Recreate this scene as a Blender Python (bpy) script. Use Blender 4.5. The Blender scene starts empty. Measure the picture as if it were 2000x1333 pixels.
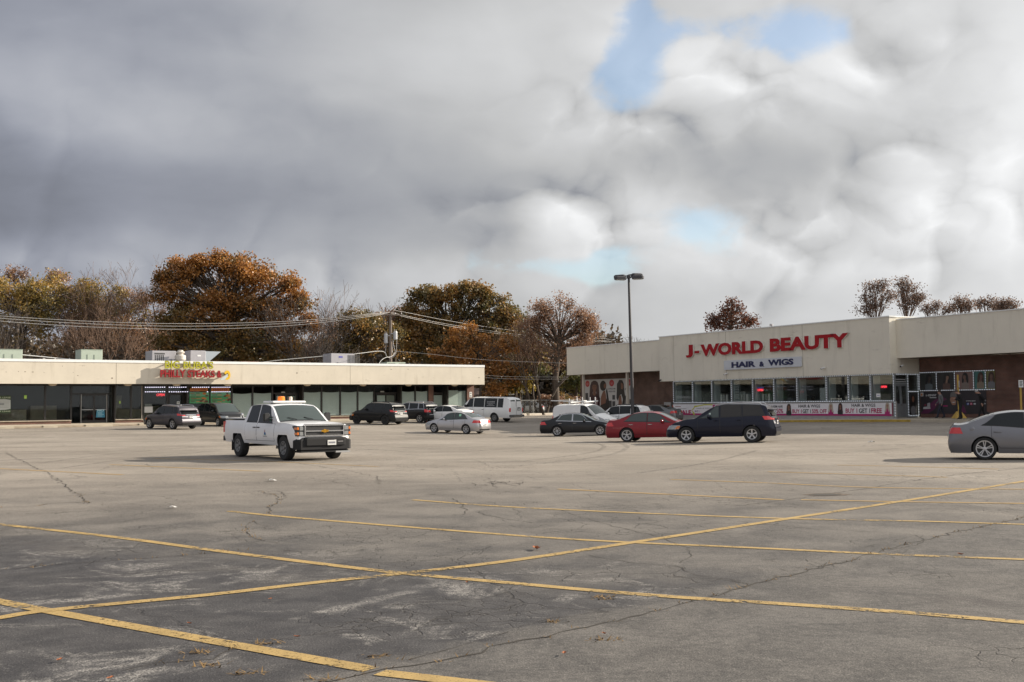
import bpy, bmesh, math, random
import numpy as np
from mathutils import Vector, Matrix
R = math.radians
random.seed(7); rng = np.random.default_rng(11)
scene = bpy.context.scene
COL = scene.collection
F = 2200.0; EYE = 1.8; PITCH = math.atan(122.5 / F); ROLL = 0.010
# ------------------------------------------------------------------ camera
f_ = Vector((0, math.cos(PITCH), math.sin(PITCH))); u0 = Vector((0, -math.sin(PITCH), math.cos(PITCH))); r0 = Vector((1, 0, 0))
r_ = r0 * math.cos(ROLL) - u0 * math.sin(ROLL); u_ = r0 * math.sin(ROLL) + u0 * math.cos(ROLL)
CAM = Vector((0, 0, EYE))
cd = bpy.data.cameras.new('camera'); cam = bpy.data.objects.new('camera', cd); COL.objects.link(cam)
cd.sensor_width = 36; cd.sensor_fit = 'HORIZONTAL'; cd.lens = F / 2000 * 36; cd.clip_start = .1; cd.clip_end = 8000
M = Matrix((r_, u_, -f_)).transposed().to_4x4(); M.translation = CAM; cam.matrix_world = M
scene.camera = cam

def ray(px, py): return f_ + r_ * ((px - 1000) / F) + u_ * ((666.5 - py) / F)
def P(px, py, Y):                      # point seen at a photo pixel, at distance Y
    d = ray(px, py); return CAM + d * (Y / d.y)
def hor(px): return 789 - .01 * (px - 1000)
def XY(px, Y): p = P(px, hor(px), Y); return p.x, p.y

# ------------------------------------------------------------------ terrain height of the lot
_cp = []
for yy in (4, 10, 18, 26, 33):
    for xx in (-40, -20, 0, 20, 40): _cp.append((xx, yy, 0.0))
for px, Y, z in ((555, 39.2, .03), (1930, 34.4, -.02), (2300, 40, .1), (1410, 49.5, 0), (1270, 55, -.12), (1000, 58, -.14), (700, 58, -.05), (300, 58, .08), (-200, 55, .1),
                 (1130, 71.5, -.31), (890, 77.5, -.2), (335, 79.7, .29), (60, 78, .29), (-200, 70, .3), (735, 90.5, .3), (560, 84, .26), (960, 98, .35), (1050, 112, .5), (1000, 120, .55),
                 (1870, 66, .45), (1700, 69, .42), (1560, 76, .36), (1400, 84, .28), (1220, 86, -.02), (1200, 96, .2), (1150, 108, .42), (2200, 58, .48), (2500, 52, .5), (1640, 58, .18), (1850, 50, .16), (600, 70, .0)):
    x, y = XY(px, Y); _cp.append((x, y, z))
_cp = np.array(_cp)
def _tps(r2): return np.where(r2 > 1e-9, .5 * r2 * np.log(np.maximum(r2, 1e-9)), 0)
def _fit():
    n = len(_cp); A = np.zeros((n + 3, n + 3)); d = ((_cp[:, None, :2] - _cp[None, :, :2]) ** 2).sum(-1)
    A[:n, :n] = _tps(d) + np.eye(n) * 60; A[:n, n] = 1; A[:n, n + 1:] = _cp[:, :2]; A[n, :n] = 1; A[n + 1:, :n] = _cp[:, :2].T
    b = np.zeros(n + 3); b[:n] = _cp[:, 2]; return np.linalg.solve(A, b)
_w = _fit()
def gz(x, y):
    x = np.clip(np.asarray(x, float), -44, 44); y = np.clip(np.asarray(y, float), 2, 122); n = len(_cp)
    d = (x[..., None] - _cp[:, 0]) ** 2 + (y[..., None] - _cp[:, 1]) ** 2
    return (_tps(d) * _w[:n]).sum(-1) + _w[n] + _w[n + 1] * x + _w[n + 2] * y
def g(x, y): return float(gz(x, y))
def G(px, py, zoff=0.0):               # ground point under a photo pixel
    d = ray(px, py); t = EYE / max(-d.z, 1e-4)
    for _ in range(12):
        p = CAM + d * t; t = (EYE - g(p.x, p.y)) / max(-d.z, 1e-4)
    p = CAM + d * t; return Vector((p.x, p.y, g(p.x, p.y) + zoff))

# ------------------------------------------------------------------ materials
MATS = {}
def nn(nt, t, **kw):
    n = nt.nodes.new(t)
    for k, v in kw.items(): setattr(n, k, v)
    return n
def mat(name, col=(.5, .5, .5), rough=.6, metal=0, spec=.5, var=0, vscale=3, coat=0, emit=0, bump=0, bscale=40, stretch=(1, 1, 1)):
    if name in MATS: return MATS[name]
    m = bpy.data.materials.new(name); m.use_nodes = True; nt = m.node_tree; b = nt.nodes['Principled BSDF']
    b.inputs['Base Color'].default_value = (*col, 1); b.inputs['Roughness'].default_value = rough; b.inputs['Metallic'].default_value = metal
    b.inputs['Specular IOR Level'].default_value = spec; b.inputs['Coat Weight'].default_value = coat; b.inputs['Coat Roughness'].default_value = .05
    if emit: b.inputs['Emission Color'].default_value = (*col, 1); b.inputs['Emission Strength'].default_value = emit
    if var or bump:
        tc = nn(nt, 'ShaderNodeTexCoord'); mp = nn(nt, 'ShaderNodeMapping'); mp.inputs['Scale'].default_value = stretch
        nt.links.new(tc.outputs['Object'], mp.inputs[0])
    if var:
        nz = nn(nt, 'ShaderNodeTexNoise'); nz.inputs['Scale'].default_value = vscale; nz.inputs['Detail'].default_value = 6; nz.inputs['Roughness'].default_value = .65
        nt.links.new(mp.outputs[0], nz.inputs['Vector'])
        mr = nn(nt, 'ShaderNodeMapRange'); mr.inputs[1].default_value = .3; mr.inputs[2].default_value = .7; mr.inputs[3].default_value = 1 - var; mr.inputs[4].default_value = 1 + var
        nt.links.new(nz.outputs['Fac'], mr.inputs[0])
        mx = nn(nt, 'ShaderNodeMix', data_type='RGBA', blend_type='MULTIPLY'); mx.inputs[0].default_value = 1; mx.inputs[6].default_value = (*col, 1)
        nt.links.new(mr.outputs[0], mx.inputs[7]); nt.links.new(mx.outputs[2], b.inputs['Base Color'])
    if bump:
        nz = nn(nt, 'ShaderNodeTexNoise'); nz.inputs['Scale'].default_value = bscale; nz.inputs['Detail'].default_value = 4
        nt.links.new(mp.outputs[0], nz.inputs['Vector'])
        bp = nn(nt, 'ShaderNodeBump'); bp.inputs['Strength'].default_value = bump; bp.inputs['Distance'].default_value = .02
        nt.links.new(nz.outputs['Fac'], bp.inputs['Height']); nt.links.new(bp.outputs[0], b.inputs['Normal'])
    MATS[name] = m; return m
def brick_mat(name, c1, c2, mortar, scale=1.0, sharp=.012):
    m = bpy.data.materials.new(name); m.use_nodes = True; nt = m.node_tree; b = nt.nodes['Principled BSDF']; b.inputs['Roughness'].default_value = .85
    tc = nn(nt, 'ShaderNodeTexCoord'); sx = nn(nt, 'ShaderNodeSeparateXYZ'); nt.links.new(tc.outputs['Object'], sx.inputs[0])
    ad = nn(nt, 'ShaderNodeMath'); ad.operation = 'ADD'; nt.links.new(sx.outputs[0], ad.inputs[0]); nt.links.new(sx.outputs[1], ad.inputs[1])
    cb = nn(nt, 'ShaderNodeCombineXYZ'); nt.links.new(ad.outputs[0], cb.inputs[0]); nt.links.new(sx.outputs[2], cb.inputs[1])
    br = nn(nt, 'ShaderNodeTexBrick'); br.inputs['Scale'].default_value = 1; br.inputs['Brick Width'].default_value = .21 * scale; br.inputs['Row Height'].default_value = .075 * scale
    br.inputs['Mortar Size'].default_value = sharp; br.inputs['Color1'].default_value = (*c1, 1); br.inputs['Color2'].default_value = (*c2, 1); br.inputs['Mortar'].default_value = (*mortar, 1); br.inputs['Bias'].default_value = -.1
    nt.links.new(cb.outputs[0], br.inputs['Vector'])
    nz = nn(nt, 'ShaderNodeTexNoise'); nz.inputs['Scale'].default_value = 1.3; nz.inputs['Detail'].default_value = 7; nt.links.new(cb.outputs[0], nz.inputs['Vector'])
    mr = nn(nt, 'ShaderNodeMapRange'); mr.inputs[1].default_value = .3; mr.inputs[2].default_value = .7; mr.inputs[3].default_value = .7; mr.inputs[4].default_value = 1.3; nt.links.new(nz.outputs[0], mr.inputs[0])
    mx = nn(nt, 'ShaderNodeMix', data_type='RGBA', blend_type='MULTIPLY'); mx.inputs[0].default_value = 1
    nt.links.new(br.outputs['Color'], mx.inputs[6]); nt.links.new(mr.outputs[0], mx.inputs[7]); nt.links.new(mx.outputs[2], b.inputs['Base Color'])
    MATS[name] = m; return m
def glass_mat(name, tint=(.6, .65, .65), refl=.10):
    m = bpy.data.materials.new(name); m.use_nodes = True; nt = m.node_tree; nt.nodes.clear()
    out = nn(nt, 'ShaderNodeOutputMaterial'); tr = nn(nt, 'ShaderNodeBsdfTransparent'); tr.inputs[0].default_value = (*tint, 1)
    gl = nn(nt, 'ShaderNodeBsdfGlossy'); gl.inputs['Roughness'].default_value = .02
    fr = nn(nt, 'ShaderNodeFresnel'); fr.inputs[0].default_value = 1.5
    mr = nn(nt, 'ShaderNodeMapRange'); mr.inputs[1].default_value = 0; mr.inputs[2].default_value = 1; mr.inputs[3].default_value = refl; mr.inputs[4].default_value = 1
    mr.inputs[2].default_value = .25; mr.inputs[4].default_value = .25 * .55
    nt.links.new(fr.outputs[0], mr.inputs[0]); mx = nn(nt, 'ShaderNodeMixShader'); nt.links.new(mr.outputs[0], mx.inputs[0]); nt.links.new(tr.outputs[0], mx.inputs[1]); nt.links.new(gl.outputs[0], mx.inputs[2]); nt.links.new(mx.outputs[0], out.inputs[0])
    MATS[name] = m; return m

# ------------------------------------------------------------------ mesh builder
class MB:
    def __init__(s): s.v = []; s.f = []; s.mi = []; s.m = []
    def mid(s, m):
        if m not in s.m: s.m.append(m)
        return s.m.index(m)
    def poly(s, pts, m):
        n = len(s.v); s.v += [tuple(p) for p in pts]; s.f.append(tuple(range(n, n + len(pts)))); s.mi.append(s.mid(m)); return s
    def raw(s, vs, fs, m):
        n = len(s.v); s.v += [tuple(p) for p in vs]; s.f += [tuple(i + n for i in q) for q in fs]; s.mi += [s.mid(m)] * len(fs); return s
    def box(s, x0, x1, y0, y1, z0, z1, m):
        vs = [(x, y, z) for x in (x0, x1) for y in (y0, y1) for z in (z0, z1)]
        return s.raw(vs, [(0, 1, 3, 2), (4, 6, 7, 5), (0, 4, 5, 1), (2, 3, 7, 6), (0, 2, 6, 4), (1, 5, 7, 3)], m)
    def bbox(s, x0, x1, y0, y1, z0, z1, m, b=.02):   # box with chamfered vertical and top edges
        x0, x1 = min(x0, x1), max(x0, x1); y0, y1 = min(y0, y1), max(y0, y1)
        ring = lambda i, z: [(x0 + i + b, y0 + i, z), (x1 - i - b, y0 + i, z), (x1 - i, y0 + i + b, z), (x1 - i, y1 - i - b, z), (x1 - i - b, y1 - i, z), (x0 + i + b, y1 - i, z), (x0 + i, y1 - i - b, z), (x0 + i, y0 + i + b, z)]
        vs = ring(0, z0) + ring(0, z1 - b) + ring(b, z1); fs = []
        for k in range(2):
            for i in range(8): j = (i + 1) % 8; fs.append((k * 8 + i, k * 8 + j, k * 8 + 8 + j, k * 8 + 8 + i))
        fs += [tuple(range(7, -1, -1)), tuple(range(16, 24))]
        return s.raw(vs, fs, m)
    def tube(s, pts, rad, m, n=6, caps=True):
        pts = [Vector(p) for p in pts]
        if not hasattr(rad, '__len__'): rad = [rad] * len(pts)
        vs = []; fs = []
        for i, p in enumerate(pts):
            d = (pts[min(i + 1, len(pts) - 1)] - pts[max(i - 1, 0)])
            d = d.normalized() if d.length > 1e-9 else Vector((0, 0, 1))
            a = d.cross(Vector((0, 0, 1)) if abs(d.z) < .9 else Vector((1, 0, 0))).normalized(); b = d.cross(a)
            for k in range(n):
                t = 2 * math.pi * (k + .5) / n; vs.append(p + (a * math.cos(t) + b * math.sin(t)) * rad[i])
        for i in range(len(pts) - 1):
            for k in range(n): j = (k + 1) % n; fs.append((i * n + k, i * n + j, i * n + n + j, i * n + n + k))
        if caps: fs += [tuple(range(n - 1, -1, -1)), tuple(range((len(pts) - 1) * n, len(pts) * n))]
        return s.raw(vs, fs, m)
    def lathe(s, prof, m, n=20, axis='z', c=(0, 0, 0), mats=None, cap0=True):   # prof = [(r, h)]
        vs = []
        for r, h in prof:
            for k in range(n):
                t = 2 * math.pi * k / n; a, b = r * math.cos(t), r * math.sin(t)
                v = (a, b, h) if axis == 'z' else ((a, h, b) if axis == 'y' else (h, a, b)); vs.append((v[0] + c[0], v[1] + c[1], v[2] + c[2]))
        for i in range(len(prof) - 1):
            s.raw(vs[i * n:(i + 2) * n], [(k, (k + 1) % n, n + (k + 1) % n, n + k) for k in range(n)], mats[i] if mats else m)
        if cap0: s.poly(vs[:n][::-1], mats[0] if mats else m)
        s.poly(vs[-n:], mats[-1] if mats else m)
        return s
    def prism(s, pts, y0, y1, m):        # polygon in x,z extruded along y
        n = len(pts); vs = [(x, y0, z) for x, z in pts] + [(x, y1, z) for x, z in pts]
        fs = [tuple(range(n)), tuple(range(2 * n - 1, n - 1, -1))] + [(i, n + i, n + (i + 1) % n, (i + 1) % n) for i in range(n)]
        return s.raw(vs, fs, m)
    def ell(s, c, r, m, nu=14, nv=9):
        vs = []; fs = []
        for i in range(nv + 1):
            t = math.pi * i / nv
            for k in range(nu): p = 2 * math.pi * k / nu; vs.append((c[0] + r[0] * math.sin(t) * math.cos(p), c[1] + r[1] * math.sin(t) * math.sin(p), c[2] + r[2] * math.cos(t)))
        for i in range(nv):
            for k in range(nu): j = (k + 1) % nu; fs.append((i * nu + k, i * nu + nu + k, i * nu + nu + j, i * nu + j))
        return s.raw(vs, fs, m)
    def grid(s, fn, nu, nv, m, flip=False):
        vs = [fn(i / nu, j / nv) for i in range(nu + 1) for j in range(nv + 1)]; w = nv + 1
        fs = [(i * w + j, (i + 1) * w + j, (i + 1) * w + j + 1, i * w + j + 1) for i in range(nu) for j in range(nv)]
        if flip: fs = [q[::-1] for q in fs]
        return s.raw(vs, fs, m)
    def build(s, name, parent=None, smooth=0, kind=None, loc=None, rz=None):
        me = bpy.data.meshes.new(name); me.from_pydata(s.v, [], s.f)
        for m in s.m: me.materials.append(m)
        me.polygons.foreach_set('material_index', s.mi)
        if smooth:
            me.polygons.foreach_set('use_smooth', [True] * len(s.f)); me.set_sharp_from_angle(angle=R(smooth))
        me.update(); o = bpy.data.objects.new(name, me); COL.objects.link(o)
        if parent: o.parent = parent
        if loc is not None: o.location = loc
        if rz is not None: o.rotation_euler = (0, 0, rz)
        if kind: o['kind'] = kind
        return o
def tag(o, label, cat, group=None):
    o['label'] = label; o['category'] = cat
    if group: o['group'] = group
    return o
def thing(name, label, cat, loc=(0, 0, 0), rz=0, group=None):
    o = bpy.data.objects.new(name, None); COL.objects.link(o); o.location = loc; o.rotation_euler = (0, 0, rz); o.empty_display_size = .3
    return tag(o, label, cat, group)

# ------------------------------------------------------------------ text to mesh (x right, z up, facing -y)
_tcache = {}
def text_mesh(body, ext=.0, bold=.0, shear=0, space=1.0, resolution=3):
    key = (body, ext, bold, shear, space)
    if key in _tcache: return _tcache[key]
    c = bpy.data.curves.new('lettering', 'FONT'); c.body = body; c.size = 1; c.extrude = ext; c.offset = bold; c.shear = shear; c.space_character = space; c.resolution_u = resolution
    o = bpy.data.objects.new('lettering', c); COL.objects.link(o)
    dg = bpy.context.evaluated_depsgraph_get(); dg.update()
    me = bpy.data.meshes.new_from_object(o.evaluated_get(dg))
    v = np.array([p.co[:] for p in me.vertices]); fs = [tuple(p.vertices) for p in me.polygons]
    bpy.data.objects.remove(o); bpy.data.curves.remove(c); bpy.data.meshes.remove(me)
    _tcache[key] = (v, fs); return v, fs
def add_text(mb, body, x0, x1, z0, z1, y, m, depth=0.0, bold=.02, **kw):
    v, fs = text_mesh(body, .1 if depth else 0, bold, **kw)
    lo = v.min(0); hi = v.max(0); sc = np.array([(x1 - x0) / (hi[0] - lo[0]), (z1 - z0) / (hi[1] - lo[1])])
    X = x0 + (v[:, 0] - lo[0]) * sc[0]; Z = z0 + (v[:, 1] - lo[1]) * sc[1]
    Yv = y - ((v[:, 2] - lo[2]) / max(hi[2] - lo[2], 1e-6) * depth if depth else 0) + 0 * X
    mb.raw(list(zip(X, Yv, Z)), fs, m)

# ------------------------------------------------------------------ building frames
class Frame:
    def __init__(s, px, Y, deg):
        x, y = XY(px, Y); s.o = Vector((x, y, 0)); s.th = R(deg); s.ex = Vector((math.cos(s.th), math.sin(s.th), 0)); s.ey = Vector((-math.sin(s.th), math.cos(s.th), 0))
    def hit(s, px, py, y=0.0):           # pixel -> (along the wall, height) on the plane at depth y
        d = ray(px, py); t = (s.o + s.ey * y - CAM).dot(s.ey) / d.dot(s.ey); p = CAM + d * t; return (p - s.o).dot(s.ex), p.z
    def w(s, x, y, z=0.0): p = s.o + s.ex * x + s.ey * y; return Vector((p.x, p.y, z))
    def thing(s, name, label, cat, group=None): return thing(name, label, cat, s.o, s.th, group)
LB = Frame(0, 0.1, 35); LB = None
# ------------------------------------------------------------------ light and sky
SUN_EL = 23.0; SUN_H = Vector((.955, .295, 0)).normalized()
scene.view_settings.view_transform = 'Standard'; scene.view_settings.look = 'None'; scene.view_settings.gamma = 1; scene.view_settings.exposure = .75
try: scene.view_settings.use_curve_mapping = False
except Exception: pass
sl = bpy.data.lights.new('sun', 'SUN'); sl.energy = 5.0; sl.angle = R(.6); sl.color = (1, .90, .76)
so = bpy.data.objects.new('sun', sl); COL.objects.link(so); so.location = (60, 20, 60)
sd = Vector((-SUN_H.x * math.cos(R(SUN_EL)), -SUN_H.y * math.cos(R(SUN_EL)), -math.sin(R(SUN_EL)))); so.rotation_euler = sd.to_track_quat('-Z', 'Y').to_euler()

world = bpy.data.worlds.new('World'); scene.world = world; world.use_nodes = True; nt = world.node_tree; nt.nodes.clear()
L = nt.links.new
def sock(n, k, v):
    if hasattr(v, 'is_linked') or hasattr(v, 'node'): L(v, n.inputs[k])
    else: n.inputs[k].default_value = v
def math_(op, a, b=None, c=None, clamp=False):
    n = nn(nt, 'ShaderNodeMath', operation=op, use_clamp=clamp); sock(n, 0, a)
    if b is not None: sock(n, 1, b)
    if c is not None: sock(n, 2, c)
    return n.outputs[0]
def ramp(x, a, b, lo=0, hi=1, smooth=True):
    n = nn(nt, 'ShaderNodeMapRange'); n.interpolation_type = 'SMOOTHSTEP' if smooth else 'LINEAR'
    for k, v in enumerate((x, a, b, lo, hi)): sock(n, k, v)
    return n.outputs[0]
def mixc(f, a, b):
    n = nn(nt, 'ShaderNodeMix', data_type='RGBA'); sock(n, 0, f); sock(n, 6, a if not isinstance(a, tuple) else (*a, 1)); sock(n, 7, b if not isinstance(b, tuple) else (*b, 1)); return n.outputs[2]
tc = nn(nt, 'ShaderNodeTexCoord'); sep = nn(nt, 'ShaderNodeSeparateXYZ'); L(tc.outputs['Generated'], sep.inputs[0])
az = math_('ARCTAN2', sep.outputs[0], sep.outputs[1]); el = math_('ARCSINE', sep.outputs[2])
def noise(vec, sc, det=5, rough=.55, dist=0, lac=2.0):
    n = nn(nt, 'ShaderNodeTexNoise'); sock(n, 'Vector', vec); n.inputs['Scale'].default_value = sc; n.inputs['Detail'].default_value = det; n.inputs['Roughness'].default_value = rough; n.inputs['Distortion'].default_value = dist; n.inputs['Lacunarity'].default_value = lac
    return n
mp = nn(nt, 'ShaderNodeMapping'); L(tc.outputs['Generated'], mp.inputs[0]); mp.inputs['Scale'].default_value = (1, 1, 1.35); mp.inputs['Location'].default_value = (3.1, .4, .2)
wz = noise(mp.outputs[0], 5, 4, .5)
wsub = nn(nt, 'ShaderNodeSeparateColor'); L(wz.outputs['Color'], wsub.inputs[0])
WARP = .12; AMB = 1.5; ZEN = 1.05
azw = math_('ADD', az, math_('MULTIPLY', math_('SUBTRACT', wsub.outputs[0], .5), WARP))
elw = math_('ADD', el, math_('MULTIPLY', math_('SUBTRACT', wsub.outputs[1], .5), WARP * .8))
def blob(px, py, rx, ry, amp, rot=0):    # soft patch of cloud around a direction of the sky
    d = ray(px, py).normalized(); a0 = math.atan2(d.x, d.y); e0 = math.asin(d.z)
    da = math_('SUBTRACT', azw, a0); de = math_('SUBTRACT', elw, e0)
    c, s = math.cos(R(rot)), math.sin(R(rot))
    u = math_('ADD', math_('MULTIPLY', da, c), math_('MULTIPLY', de, s)); v = math_('SUBTRACT', math_('MULTIPLY', de, c), math_('MULTIPLY', da, s))
    u = math_('MULTIPLY', u, F / rx); v = math_('MULTIPLY', v, F / ry)
    r2 = math_('ADD', math_('MULTIPLY', u, u), math_('MULTIPLY', v, v))
    return math_('MULTIPLY', math_('EXPONENT', math_('MULTIPLY', r2, -1.0)), amp)
def total(xs):
    t = xs[0]
    for x in xs[1:]: t = math_('ADD', t, x)
    return t
# brightness of the cloud deck: lighter towards the sun (right), an even grey underside over the left
base = ramp(az, R(-27), R(25), .335, .70, False)
bl = total([base,
    blob(250, 225, 300, 80, .06, -8), blob(40, 130, 120, 90, .06), blob(310, 40, 260, 60, -.045), blob(830, 110, 340, 110, .075), blob(1180, 70, 300, 80, .10), blob(430, 400, 640, 95, -.11), blob(960, 330, 260, 80, -.07), blob(200, 330, 260, 70, -.015), blob(20, 330, 150, 110, -.03), blob(560, 240, 200, 50, -.04),
    blob(1170, 430, 140, 80, .17), blob(1240, 440, 60, 55, .08), blob(1490, 330, 270, 85, -.15), blob(1790, 120, 230, 100, -.075), blob(1930, 330, 200, 170, .17), blob(1600, 560, 330, 65, -.05), blob(720, 560, 320, 50, .07), blob(140, 500, 220, 40, .08), blob(1335, 115, 95, 75, .16), blob(1540, 150, 130, 80, .15), blob(1250, 215, 170, 50, .10), blob(1110, 260, 160, 70, .05), blob(1730, 485, 230, 60, .10), blob(1980, 50, 160, 90, .08), blob(1130, 560, 160, 50, .04)])
n1 = noise(mp.outputs[0], 8, 8, .52, .2); n2 = noise(mp.outputs[0], 3.2, 5, .55); n3 = noise(mp.outputs[0], 20, 8, .6, .3)
mp4 = nn(nt, 'ShaderNodeMapping'); L(tc.outputs['Generated'], mp4.inputs[0]); mp4.inputs['Scale'].default_value = (1, 1, 3.2); mp4.inputs['Rotation'].default_value = (0, R(-7), 0); n4 = noise(mp4.outputs[0], 4.2, 6, .52, .15)   # flat layered undersides
def billow(vec, sc, det=6):                  # rounded cauliflower tops with creases between
    n = nn(nt, 'ShaderNodeTexNoise'); n.noise_type = 'RIDGED_MULTIFRACTAL'; n.normalize = False; sock(n, 'Vector', vec); n.inputs['Scale'].default_value = sc; n.inputs['Detail'].default_value = det; n.inputs['Roughness'].default_value = .5; n.inputs['Offset'].default_value = .9; n.inputs['Gain'].default_value = 1.2
    return math_('ADD', math_('MULTIPLY', n.outputs[0], -.45), .93)
wv = nn(nt, 'ShaderNodeVectorMath', operation='SCALE'); L(n1.outputs['Color'], wv.inputs[0]); wv.inputs['Scale'].default_value = .07
wp_ = nn(nt, 'ShaderNodeVectorMath', operation='ADD'); L(mp.outputs[0], wp_.inputs[0]); L(wv.outputs[0], wp_.inputs[1])
mp2 = nn(nt, 'ShaderNodeMapping'); L(wp_.outputs[0], mp2.inputs[0]); mp2.inputs['Location'].default_value = (.016, .0, .014)
b0 = billow(wp_.outputs[0], 9); b1 = billow(mp2.outputs[0], 9)
relief = math_('SUBTRACT', b0, b1)                              # billows lit from the sun's side
puff = math_('MINIMUM', math_('ADD', .07, total([blob(1180, 420, 190, 110, .8), blob(1330, 120, 170, 120, .9), blob(1540, 150, 180, 130, .8), blob(1250, 230, 200, 70, .6), blob(1850, 380, 300, 170, .5), blob(1480, 480, 330, 60, .8), blob(1000, 440, 150, 70, .4), blob(1350, 560, 500, 70, .5), blob(250, 250, 320, 90, .12), blob(120, 500, 260, 50, .3), blob(1900, 150, 260, 140, .35), blob(700, 560, 300, 50, .5)])), 1.0)
tex = math_('ADD', math_('MULTIPLY', relief, .74), math_('MULTIPLY', math_('SUBTRACT', b0, .62), .16))
bright = math_('ADD', bl, math_('ADD', math_('MULTIPLY', tex, puff), math_('ADD', math_('MULTIPLY', math_('SUBTRACT', n2.outputs[0], .5), .13), math_('ADD', math_('MULTIPLY', math_('SUBTRACT', n4.outputs[0], .5), .17), math_('MULTIPLY', math_('SUBTRACT', n1.outputs[0], .5), .10)))))
hz = ramp(el, R(1), R(8), .04, 0)
bright = math_('ADD', bright, hz)
front = ramp(sep.outputs[1], -.35, .35, AMB, 1.0); zen = ramp(el, R(24), R(55), 1, ZEN)  # AMB and ZEN brighten unseen sky behind and overhead, added as fill light
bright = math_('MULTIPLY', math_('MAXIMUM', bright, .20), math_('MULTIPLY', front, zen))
tint = mixc(ramp(bright, .26, .55), (.925, .965, 1.06), (.992, 1.0, 1.008))
warm = mixc(ramp(az, R(-26), R(2)), (.965, .985, 1.065), (1, 1, 1))
vm = nn(nt, 'ShaderNodeVectorMath', operation='SCALE'); L(tint, vm.inputs[0]); sock(vm, 'Scale', bright)
vm2 = nn(nt, 'ShaderNodeVectorMath', operation='MULTIPLY'); L(vm.outputs[0], vm2.inputs[0]); L(warm, vm2.inputs[1])
# open sky
hole = total([blob(1225, 140, 72, 62, 1.0, 20), blob(1335, 26, 115, 42, .95), blob(1270, 85, 60, 40, .5), blob(1535, 52, 95, 46, .9), blob(1350, 462, 85, 60, 1.05, -20), blob(1060, 528, 190, 40, 1.0), blob(1190, 550, 100, 34, .45), blob(640, 578, 110, 32, .2), blob(900, 590, 90, 32, .35), blob(20, 180, 60, 60, .1)])
gap = math_('ADD', hole, math_('ADD', math_('MULTIPLY', math_('SUBTRACT', b0, .62), -1.5), math_('ADD', math_('MULTIPLY', math_('SUBTRACT', n1.outputs[0], .5), .8), math_('MULTIPLY', math_('SUBTRACT', n3.outputs[0], .5), 1.5))))
gapm = math_('MULTIPLY', ramp(gap, .30, 1.0, 0, .68), ramp(hole, .14, .42))
sky = nn(nt, 'ShaderNodeTexSky'); sky.sky_type = 'NISHITA'; sky.sun_disc = False; sky.sun_elevation = R(SUN_EL); sky.sun_rotation = math.atan2(SUN_H.x, SUN_H.y); sky.air_density = 1; sky.dust_density = 1.2; sky.ozone_density = 1.4
BG = .10
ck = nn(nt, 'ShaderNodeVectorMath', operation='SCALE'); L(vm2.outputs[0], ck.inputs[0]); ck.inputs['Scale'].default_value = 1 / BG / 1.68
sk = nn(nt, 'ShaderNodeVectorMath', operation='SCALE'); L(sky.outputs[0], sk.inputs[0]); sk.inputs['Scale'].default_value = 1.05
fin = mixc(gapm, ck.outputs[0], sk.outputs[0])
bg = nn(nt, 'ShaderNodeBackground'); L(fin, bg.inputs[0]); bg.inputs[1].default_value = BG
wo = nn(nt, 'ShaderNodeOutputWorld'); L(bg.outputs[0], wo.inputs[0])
LB = Frame(190, 87.2, 35); RB = Frame(1741, 72, -59.5)
# ------------------------------------------------------------------ ground, lot surface, painted lines, cracks
def node_env(m):
    m.use_nodes = True; nt = m.node_tree; return nt, nt.nodes['Principled BSDF']
class NT:                                 # small node-graph helper
    def __init__(s, nt): s.nt = nt
    def n(s, t, **kw): return nn(s.nt, t, **kw)
    def set(s, n, k, v):
        if hasattr(v, 'node'): s.nt.links.new(v, n.inputs[k])
        else: n.inputs[k].default_value = v if not (isinstance(v, tuple) and len(v) == 3 and n.inputs[k].type == 'RGBA') else (*v, 1)
    def math(s, op, a, b=0.0, clamp=False):
        n = s.n('ShaderNodeMath', operation=op, use_clamp=clamp); s.set(n, 0, a); s.set(n, 1, b); return n.outputs[0]
    def ramp(s, x, a, b, lo=0.0, hi=1.0):
        n = s.n('ShaderNodeMapRange'); n.interpolation_type = 'SMOOTHSTEP'
        for k, v in enumerate((x, a, b, lo, hi)): s.set(n, k, v)
        return n.outputs[0]
    def mix(s, f, a, b, bt='MIX'):
        n = s.n('ShaderNodeMix', data_type='RGBA', blend_type=bt); s.set(n, 0, f); s.set(n, 6, a); s.set(n, 7, b); return n.outputs[2]
    def noise(s, v, sc, det=5, rough=.6, dist=0.0):
        n = s.n('ShaderNodeTexNoise'); s.set(n, 'Vector', v); s.set(n, 'Scale', sc); s.set(n, 'Detail', det); s.set(n, 'Roughness', rough); s.set(n, 'Distortion', dist); return n.outputs[0]
    def mapping(s, v, scale=(1, 1, 1), rot=(0, 0, 0), loc=(0, 0, 0)):
        n = s.n('ShaderNodeMapping'); s.set(n, 0, v); n.inputs['Scale'].default_value = scale; n.inputs['Rotation'].default_value = rot; n.inputs['Location'].default_value = loc; return n.outputs[0]
m_asph = bpy.data.materials.new('asphalt'); nt_, bs = node_env(m_asph); q = NT(nt_)
co = q.n('ShaderNodeTexCoord').outputs['Object']; sx = q.n('ShaderNodeSeparateXYZ'); q.set(sx, 0, co)
X, Y = sx.outputs[0], sx.outputs[1]
p1, p2 = G(720, 1305), G(1990, 1016); dx, dy = (p2 - p1).xy.normalized(); 
side = q.math('ADD', q.math('MULTIPLY', X, -dy), q.math('ADD', q.math('MULTIPLY', Y, dx), dy * p1.x - dx * p1.y))   # >0 beyond the seam
big = q.noise(co, .12, 6, .6); med = q.noise(co, .7, 7, .62, .4); fine = q.noise(co, 14, 5, .7); grit = q.noise(co, 60, 3, .7)
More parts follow.
